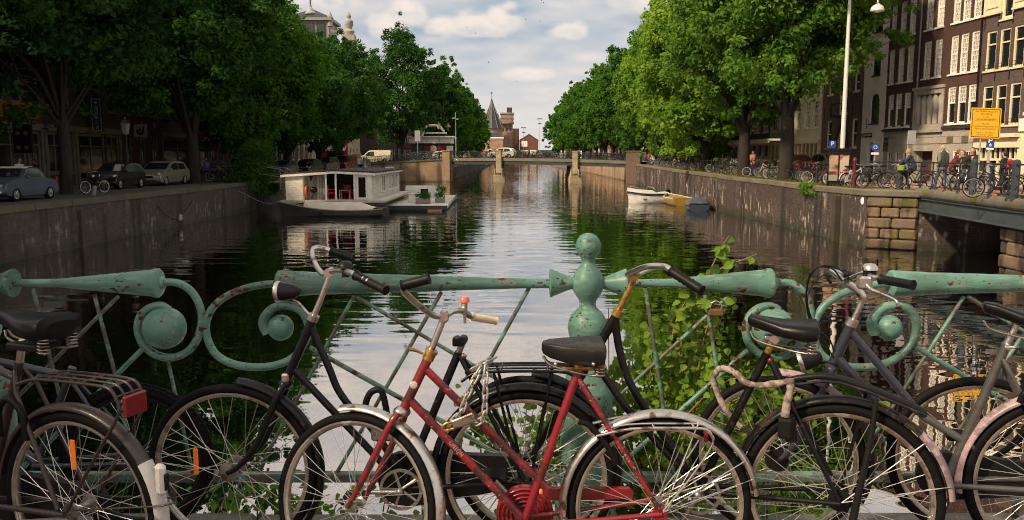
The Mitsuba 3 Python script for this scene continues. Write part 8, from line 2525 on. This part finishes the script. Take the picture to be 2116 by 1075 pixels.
xx, yy = xx[keep], yy[keep]
hh = r.uniform(.05, .20, len(xx))
zz = np.array([zr(a) for a in yy])
an = r.uniform(0, PI, len(xx))
v = np.stack([np.stack([xx - .02 * np.cos(an), yy - .02 * np.sin(an), zz], 1), np.stack([xx + .02 * np.cos(an), yy + .02 * np.sin(an), zz], 1), np.stack([xx + r.normal(size=len(xx)) * .05, yy + r.normal(size=len(xx)) * .05, zz + hh], 1)], 1).reshape(-1, 3)
k = put('grass', (v, np.arange(len(v)).reshape(-1, 3)), 'grass')
tag(k, 'dry yellow-green grass along the mossy edge of the sunny quay', 'grass', kind='stuff')

# ------------------------------------------------------------------ far end: tower house, brick block, red house, kiosk, church
t = thing('round_tower', 'round brick tower with a tall pointed slate roof at the end of the canal', 'tower')
TX, TY = -10.6, 432
put('wall', G().lathe([(5.6, 1), (5.6, 17), (5.9, 17.3), (5.9, 18.2)], 24, (TX, TY + 6, 0)), 'brick_tower', 40, t)
rf = put('roof', G().lathe([(6.5, 18.0), (3.3, 24.5), (1.3, 29.5), (.25, 33.5), (0, 34)], 12, (TX, TY + 6, 0)), 'slate', False, t)
for i in range(12):
    a = 2 * PI * i / 12
    put('ridge', G().tube([[TX + 6.5 * math.cos(a), TY + 6 + 6.5 * math.sin(a), 18.05], [TX + 1.3 * math.cos(a), TY + 6 + 1.3 * math.sin(a), 29.6], [TX, TY + 6, 33.8]], .12, 4), 'dull_white', parent=rf)
put('finial', G().cyl([TX, TY + 6, 33.5], [TX, TY + 6, 37.5], .12, 6).box([TX - .7, TY + 6, 36.2], [TX + .7, TY + 6.1, 36.6]), 'black_iron', parent=rf)
for x in (-12.6, -10.8, -9.0):
    put('window', G().box([x, TY - .1 + abs(x + 10.6) * .25, 13.5], [x + .8, TY + 1.5, 15.0]), 'pane', parent=t)
t = thing('brick_block', 'tall sunlit brick building with a flat crowned tower at the end of the canal', 'building')
BX = -4.2
put('wall', G().box([BX - 2.8, 448, 1], [BX + 4.6, 470, 21]).box([BX - 1.8, 446, 21.4], [BX + 5.0, 458, 26]).box([BX + 4.6, 452, 1], [BX + 8.0, 480, 18.5]).box([BX - 22, 452, 1], [BX - 2.8, 470, 24]), 'brick_tower', parent=t)
put('cornice', G().box([BX - 2.2, 445.6, 25.9], [BX + 5.4, 458.4, 26.7]).box([BX - 2.1, 445.7, 21.0], [BX + 5.3, 458.3, 21.5]).box([BX - 2.1, 445.7, 23.6], [BX + 5.3, 458.3, 24.0]), 'dull_white', parent=t)
put('crown', G().box([BX + 1.4, 449, 26.7], [BX + 4.2, 454, 29.6]), 'brick_dark', parent=t)
put('railing', G().box([BX - 7, 452, 24], [BX - 3, 452.3, 26.2]), 'black_iron', parent=t)
for x in (-1.4, .8, 2.8):
    for z in (5, 9, 13, 17):
        put('window', G().box([BX + x, 447.9, z], [BX + x + 1.1, 448.5, z + 1.9]), 'dull_white' if z < 14 else 'pane', parent=t)
t = thing('stepped_house', 'low brick house with a white cornice in front of the round tower', 'house')
put('wall', G().box([-12.2, 424.5, 1], [-4.6, 430.5, 12.6]).box([-12.2, 421.5, 1], [-9.0, 424.5, 7.5]), 'brick_tower', parent=t)
put('cornice', G().box([-12.5, 424.2, 12.6], [-4.3, 430.8, 13.3]), 'white_paint', parent=t)
put('roof', G().raw([[-12.5, 424.2, 13.3], [-4.3, 424.2, 13.3], [-4.3, 430.8, 13.3], [-12.5, 430.8, 13.3], [-10, 427.5, 15.8], [-7, 427.5, 15.8]], [[0, 1, 5], [0, 5, 4], [2, 3, 4], [2, 4, 5], [1, 2, 5], [3, 0, 4]]), 'slate', parent=t)
w = put('window', G().box([-12.0, 421.3, 4.2], [-10.2, 421.45, 7.0]), 'white_paint', parent=t)
put('pane', G().box([-11.85, 421.2, 4.4], [-11.15, 421.28, 6.8]).box([-11.05, 421.2, 4.4], [-10.35, 421.28, 6.8]), 'pane', parent=w)
t = thing('gable_house', 'small dark red house with white panels at the end of the canal', 'house')
put('wall', G().prism(Polygon([(0, 0), (10, 0), (10, 10), (5, 13), (0, 10)]), 0, 8, frame((4.0, 452, 2.2), (1, 0, 0))), 'brick_red', parent=t)
for x, z, w_, hh in ((1, 2.0, 3.4, 2.6), (1, 6.4, 3.2, 3), (5.6, 2.0, 3.4, 2.6)):
    put('panel', G().box([4 + x, 443.7, 2.2 + z], [4 + x + w_, 443.95, 2.2 + z + hh]), 'white_paint', parent=t)
put('roof', G().raw([[3.6, 443.6, 12.0], [9, 443.6, 15.5], [9, 452.4, 15.5], [3.6, 452.4, 12.0], [14.4, 443.6, 12.0], [14.4, 452.4, 12.0]], [[0, 1, 2, 3], [1, 4, 5, 2]]), 'slate', parent=t)
t = thing('low_building', 'long low pale building behind the far end of the canal', 'building')
put('wall', G().box([-60, 470, 1], [60, 490, 6.5]), 'white_render', parent=t)
put('roof', G().box([-61, 469, 6.5], [61, 491, 7.0]), 'slate', parent=t)
for x, y, hh, lab in ((4.6, 330, 15.0, 'tall thin lamp mast at the far end of the canal'), (11.0, 330, 18.5, 'tall mast with cross arms at the end of the sunny tree row')):
    t = thing('lamp_mast', lab, 'mast')
    put('pole', G().cyl([x, y, 2], [x, y, hh], .08, 6), 'sign_back', parent=t)
    put('arm', G().box([x - 1.0, y - .1, hh - .3], [x + 1.0, y + .1, hh]).box([x - .7, y - .1, hh - 2.2], [x + .7, y + .1, hh - 1.9]), 'black_iron', parent=t)
t = thing('kiosk', 'low kiosk with a white flat roof, white roof frame and red posters', 'kiosk')
KX0, KX1, KY = -17.4, -10.2, 141.0
put('wall', G().box([KX0 + .3, KY, 3.0], [KX1 - .3, KY + 5, 6.0]), 'brick_dark', parent=t)
put('roof', G().cbox([KX0 - .4, KY - 1, 6.9], [KX1 + .4, KY + 6, 7.15], .05).box([KX0, KY - .4, 5.95], [KX1, KY + 5.4, 6.9]), 'white_paint', parent=t)
put('roof_frame', G().tube([[KX0 + 2.0, KY + 1, 7.2], [KX0 + 2.9, KY + 1, 9.0], [KX0 + 5.0, KY + 1, 9.0], [KX0 + 5.8, KY + 1, 7.9]], .22, 4).tube([[KX0 + 2.6, KY + 1, 7.7], [KX0 + 6.3, KY + 1, 7.7]], .16, 4), 'white_paint', parent=t)
for x, m in ((.6, 'leaf_mid'), (2.2, 'sign_red'), (4.6, 'sign_red'), (6.0, 'white_paint')):
    put('poster', G().box([KX0 + .3 + x, KY - .12, 3.9], [KX0 + 1.4 + x, KY - .05, 5.5]), 'cloth_green' if m == 'leaf_mid' else m, parent=t)
put('disc', G().lathe([(0, 0), (.6, 0), (.6, .08), (0, .08)], 18, (KX0 + 4.0, KY - .1, 5.0), np.array([[1, 0, 0], [0, 0, 1], [0, -1, 0]])), 'cream_paint', 40, t)
t = thing('road_sign', 'grey back of a traffic sign in front of the kiosk', 'sign')
put('plate', G().box([-14.55, 124.5, 6.0], [-13.75, 124.55, 7.6]), 'sign_back', parent=t)
put('pole', G().cyl([-14.15, 124.6, 3.0], [-14.15, 124.6, 7.0], .05, 6), 'sign_back', parent=t)
t = thing('lamp_bracket', 'golden street lamp hanging beside the white camera mast', 'street lamp')
put('lamp', G().lathe([(0, 9.3), (.1, 9.1), (.5, 8.6), (.2, 8.5), (.12, 8.0), (0, 8.0)], 10, (-10.6, 138, 0)), 'gold_rust', 40, t)
put('arm', G().cyl([-10.6, 138, 9.2], [-9.4, 138, 9.5], .04, 5), 'black_iron', parent=t)

# church lantern above the shaded trees
t = thing('church_tower', 'square church tower with dark louvres and a domed lantern above the shaded trees', 'tower')
CX, CY = -36.0, 152.0
put('wall', G().box([CX - 5, CY, 1], [CX + 3.6, CY + 8, 19]).box([CX - 4.4, CY + .4, 19], [CX + 3.0, CY + 7.6, 28.0]), 'dull_white', parent=t)
put('cornice', G().box([CX - 5.0, CY - .2, 28.0], [CX + 3.6, CY + 8.2, 28.5]), 'dull_white', parent=t)
put('louvre', G().box([CX - 3.3, CY + .2, 21.6], [CX + .3, CY + .42, 27.6]), 'slate', parent=t)
put('louvre', G().box([CX + .8, CY + .2, 22.2], [CX + 2.3, CY + .42, 27.6]), 'slate', parent=t)
put('roof', G().raw([[CX - 5, CY - .2, 28.5], [CX + 3.6, CY - .2, 28.5], [CX + 3.6, CY + 8.2, 28.5], [CX - 5, CY + 8.2, 28.5], [CX - .7, CY + 4, 30.6]], [[0, 1, 4], [1, 2, 4], [2, 3, 4], [3, 0, 4]]), 'slate', parent=t)
k = put('lantern', G().lathe([(.75, 28.60), (.75, 29.30), (1.1, 29.35), (1.1, 29.50), (.7, 29.90), (.4, 30.40), (.15, 30.70), (.25, 30.90), (.1, 31.10), (.06, 32.70), (0, 32.70)], 10, (CX - .6, CY + 2, 0)), 'sign_back', 40, t)
put('cross', G().box([CX - 1.05, CY + 1.9, 31.9], [CX - .15, CY + 2.1, 32.1]).box([CX - .7, CY + 1.9, 31.0], [CX - .5, CY + 2.1, 32.8]), 'black_iron', parent=k)
put('corner_pinnacle', G().lathe([(.5, 27), (.5, 28.30), (.65, 28.40), (.35, 29.00), (.2, 29.40), (.0, 29.70)], 8, (CX + 3.2, CY + .5, 0)), 'grey_stone', 40, t)
t = thing('gable_ornament', 'stone ornament with an urn on the gable beside the church tower', 'ornament')
put('block', G().box([CX + 5.4, CY, 19], [CX + 7.6, CY + 2, 25.5]), 'grey_stone', parent=t)
put('urn', G().lathe([(.9, 25.5), (1.0, 26.2), (.5, 26.6), (.8, 27.4), (.75, 28), (.3, 28.4), (.45, 28.9), (.1, 29.6), (0, 29.6)], 12, (CX + 6.5, CY + 1, 0)), 'grey_stone', 40, t)
put('beam', G().box([CX + 3.0, CY + .6, 26.1], [CX + 5.5, CY + .9, 26.5]), 'grey_stone', parent=t)
t = thing('gable_house', 'orange-red brick gable showing through the shaded trees', 'house')
put('wall', G().prism(Polygon([(0, 0), (7, 0), (7, 15), (3.5, 19.5), (0, 15)]), 0, 10, frame((-38.5, 212, 5), (1, 0, 0))), 'brick_tower', parent=t)
put('roof', G().raw([[-38.7, 201.8, 19.8], [-35, 201.8, 24.7], [-35, 212.2, 24.7], [-38.7, 212.2, 19.8], [-31.3, 201.8, 19.8], [-31.3, 212.2, 19.8]], [[0, 1, 2, 3], [1, 4, 5, 2]]), 'roof_tile', parent=t)

# birds
for i, (x, y, z) in enumerate(((9.0, 260, 51), (9.2, 250, 48.5), (-15, 280, 46), (-12, 280, 44), (4.5, 280, 48.5), (9, 270, 46.5), (-7.5, 270, 33.5), (1.5, 270, 27.5))):
    t = thing('bird', f'{nth(i)} small dark bird in the sky, counted from the top of the picture', 'bird')
    put('body', G().ball((x, y, z), .09, 8, (1.9, .8, .75)).ball((x - .18, y, z + .03), .05, 6), 'cloth_black', True, t)
    for s in (1, -1):
        a = .25 * math.sin(i * 2.3)
        v = np.array([[x - .06, y + s * .05, z + .02], [x + .10, y + s * .05, z + .02], [x + .12, y + s * .30, z + .12 + a], [x - .02, y + s * .32, z + .12 + a], [x + .14, y + s * .52, z + .06 + a]])
        f = np.array([[0, 1, 2], [0, 2, 3], [3, 2, 4]])
        put('wing', G().raw(np.vstack([v, v - [0, 0, .012]]), np.vstack([f, f[:, ::-1] + 5])), 'cloth_black', parent=t)

# ------------------------------------------------------------------ creeper on the railing and the bridge edge: every leaf its own piece
def leaf_shape(seed):
    """pointed, toothed, folded leaf of unit length along +x"""
    r = random.Random(seed)
    n = 9
    xs = np.linspace(0, 1, n)
    w = .42 * np.sin(PI * xs ** .75) ** .9 * (1 + .10 * np.array([(-1) ** i for i in range(n)]))
    w[0], w[-1] = .02, .0
    mid = [[x, 0, -.18 * x * x] for x in xs]
    up = [[x + .04, w_, .12 * w_ / .42 - .22 * x * x + r.uniform(-.02, .02)] for x, w_ in zip(xs, w)]
    dn = [[x + .04, -w_, .12 * w_ / .42 - .22 * x * x + r.uniform(-.02, .02)] for x, w_ in zip(xs, w)]
    v = mid + up + dn
    f = []
    for i in range(n - 1):
        f += [[i, i + 1, n + i + 1, n + i], [2 * n + i, 2 * n + i + 1, i + 1, i]]
    return G().raw(v, f)


leafmat('leaf_vine_dark', (0.035, 0.085, 0.022), (0.085, 0.160, 0.035), 0.4)
LEAVES = [leaf_shape(i) for i in range(4)]
LPLY = [mikit.ply(q.mesh(), 'm_leaf_vine', smooth=False) for q in LEAVES]


def creeper(label, stems, n_side, size, seed, single, spread=.06, name='creeper'):
    """stems as 3-D paths with leaves along them"""
    r = np.random.default_rng(seed)
    t = thing(name, label, 'creeper')
    pts, dirs = [], []
    for s in stems:
        c = curve(s, 6)
        put('stem', G().tube(c, np.linspace(.0055, .002, len(c)), 5), 'wood', True, t)
        L = np.r_[0, np.cumsum(np.linalg.norm(np.diff(c, axis=0), axis=1))]
        for k in range(int(L[-1] * n_side)):
            u = r.random() * L[-1]
            p = np.array([np.interp(u, L, c[:, j]) for j in range(3)])
            pts.append(p + r.normal(size=3) * spread * [1, .7, 1])
    pts = np.array(pts)
    bag, count = G(), 0
    order = r.permutation(len(pts))
    # nearest the railing front first: these are the ones kept as single leaves
    order = order[np.argsort(pts[order][:, 1])]
    for q in order:
        p = pts[q]
        a, tilt, roll = r.uniform(0, 2 * PI), r.uniform(-1.0, .25), r.normal() * .5
        s = size * r.uniform(.65, 1.25)
        ex = np.array([math.cos(a) * math.cos(tilt), math.sin(a) * math.cos(tilt) * .8 - .15, math.sin(tilt)])
        ex /= np.linalg.norm(ex)
        up = np.array([0, -.75, .65]) + r.normal(size=3) * .35
        ey = np.cross(up, ex)
        ey /= np.linalg.norm(ey)
        M = np.eye(4)
        M[:3, 0], M[:3, 1], M[:3, 2], M[:3, 3] = ex * s, ey * s, np.cross(ex, ey) * s, p
        i = int(r.integers(4))
        if count < single:
            share('leaf', LPLY[i], 'leaf_vine' if r.random() < .75 else 'leaf_vine_dark', t, M)
            count += 1
        else:
            bag.add(LEAVES[i], M)
    if bag.n:
        k = put('foliage', bag, 'leaf_vine', parent=t)
        labels[k] = {'kind': 'stuff'}
    return t


r0 = np.random.default_rng(31)
st = []
for i in range(26):
    x0 = r0.uniform(.42, .85)
    x1 = np.clip(x0 + r0.normal() * .09, .50, .80)
    top = r0.uniform(2.75, 3.22)
    st.append([(x0, 3.70 + r0.uniform(0, .12), 1.5), (x0 * .6 + x1 * .4 + r0.normal() * .05, 3.68 + r0.uniform(0, .14), 2.15), (x1 + r0.normal() * .05, 3.66 + r0.uniform(0, .16), 2.55), (x1 + r0.normal() * .07, 3.66 + r0.uniform(0, .14), top)])
for i in range(9):
    st.append([(.55 + .05 * i, 3.72, 2.2), (.75 + .05 * i, 3.66, 2.60), (.95 + .045 * i, 3.62, 2.75 + r0.uniform(-.1, .1)), (1.08 + .03 * i, 3.58, 2.80 + r0.uniform(-.12, .12))])
creeper('bright green creeper climbing the railing between the round post and the padlock', st, 110, .036, 32, 300, .055)
st = []
st.append([(.80, 3.70, 2.9), (.84, 3.68, 3.2), (.90, 3.66, 3.36), (.93, 3.64, 3.44), (.96, 3.62, 3.50)])
st.append([(.84, 3.68, 3.2), (.93, 3.66, 3.34), (1.02, 3.62, 3.39), (1.08, 3.60, 3.42)])
st.append([(.74, 3.70, 3.0), (.78, 3.66, 3.16), (.86, 3.6, 3.20), (.95, 3.58, 3.19)])
for i in range(5):
    st.append([(.70 + .05 * i, 3.68, 2.85), (.74 + .05 * i, 3.66, 3.10), (.80 + .06 * i, 3.64, 3.24 + .02 * i)])
creeper('upright young shoots of the creeper rising over the railing pipe', st, 60, .046, 36, 200, .018)
st = []
for i in range(14):
    x0 = r0.uniform(-.15, .35)
    st.append([(x0 + .25, 3.72, 1.7), (x0 + .15, 3.70, 2.25), (x0, 3.66, 2.55 + r0.uniform(0, .12)), (x0 - .10, 3.62, 2.62 + r0.uniform(-.05, .14))])
creeper('green creeper leaves seen through the rear wheel of the black roadster', st, 110, .036, 33, 290, .05)
st = []
for i in range(12):
    x0 = r0.uniform(-1.35, -.55)
    st.append([(x0, 3.74, 1.5), (x0 + r0.normal() * .04, 3.74, 1.9), (x0 + r0.normal() * .08, 3.72, 2.20), (x0 + r0.normal() * .12, 3.70, 2.27)])
creeper('low leafy plant at the bridge edge under the black roadster', st, 90, .038, 34, 290, .055)
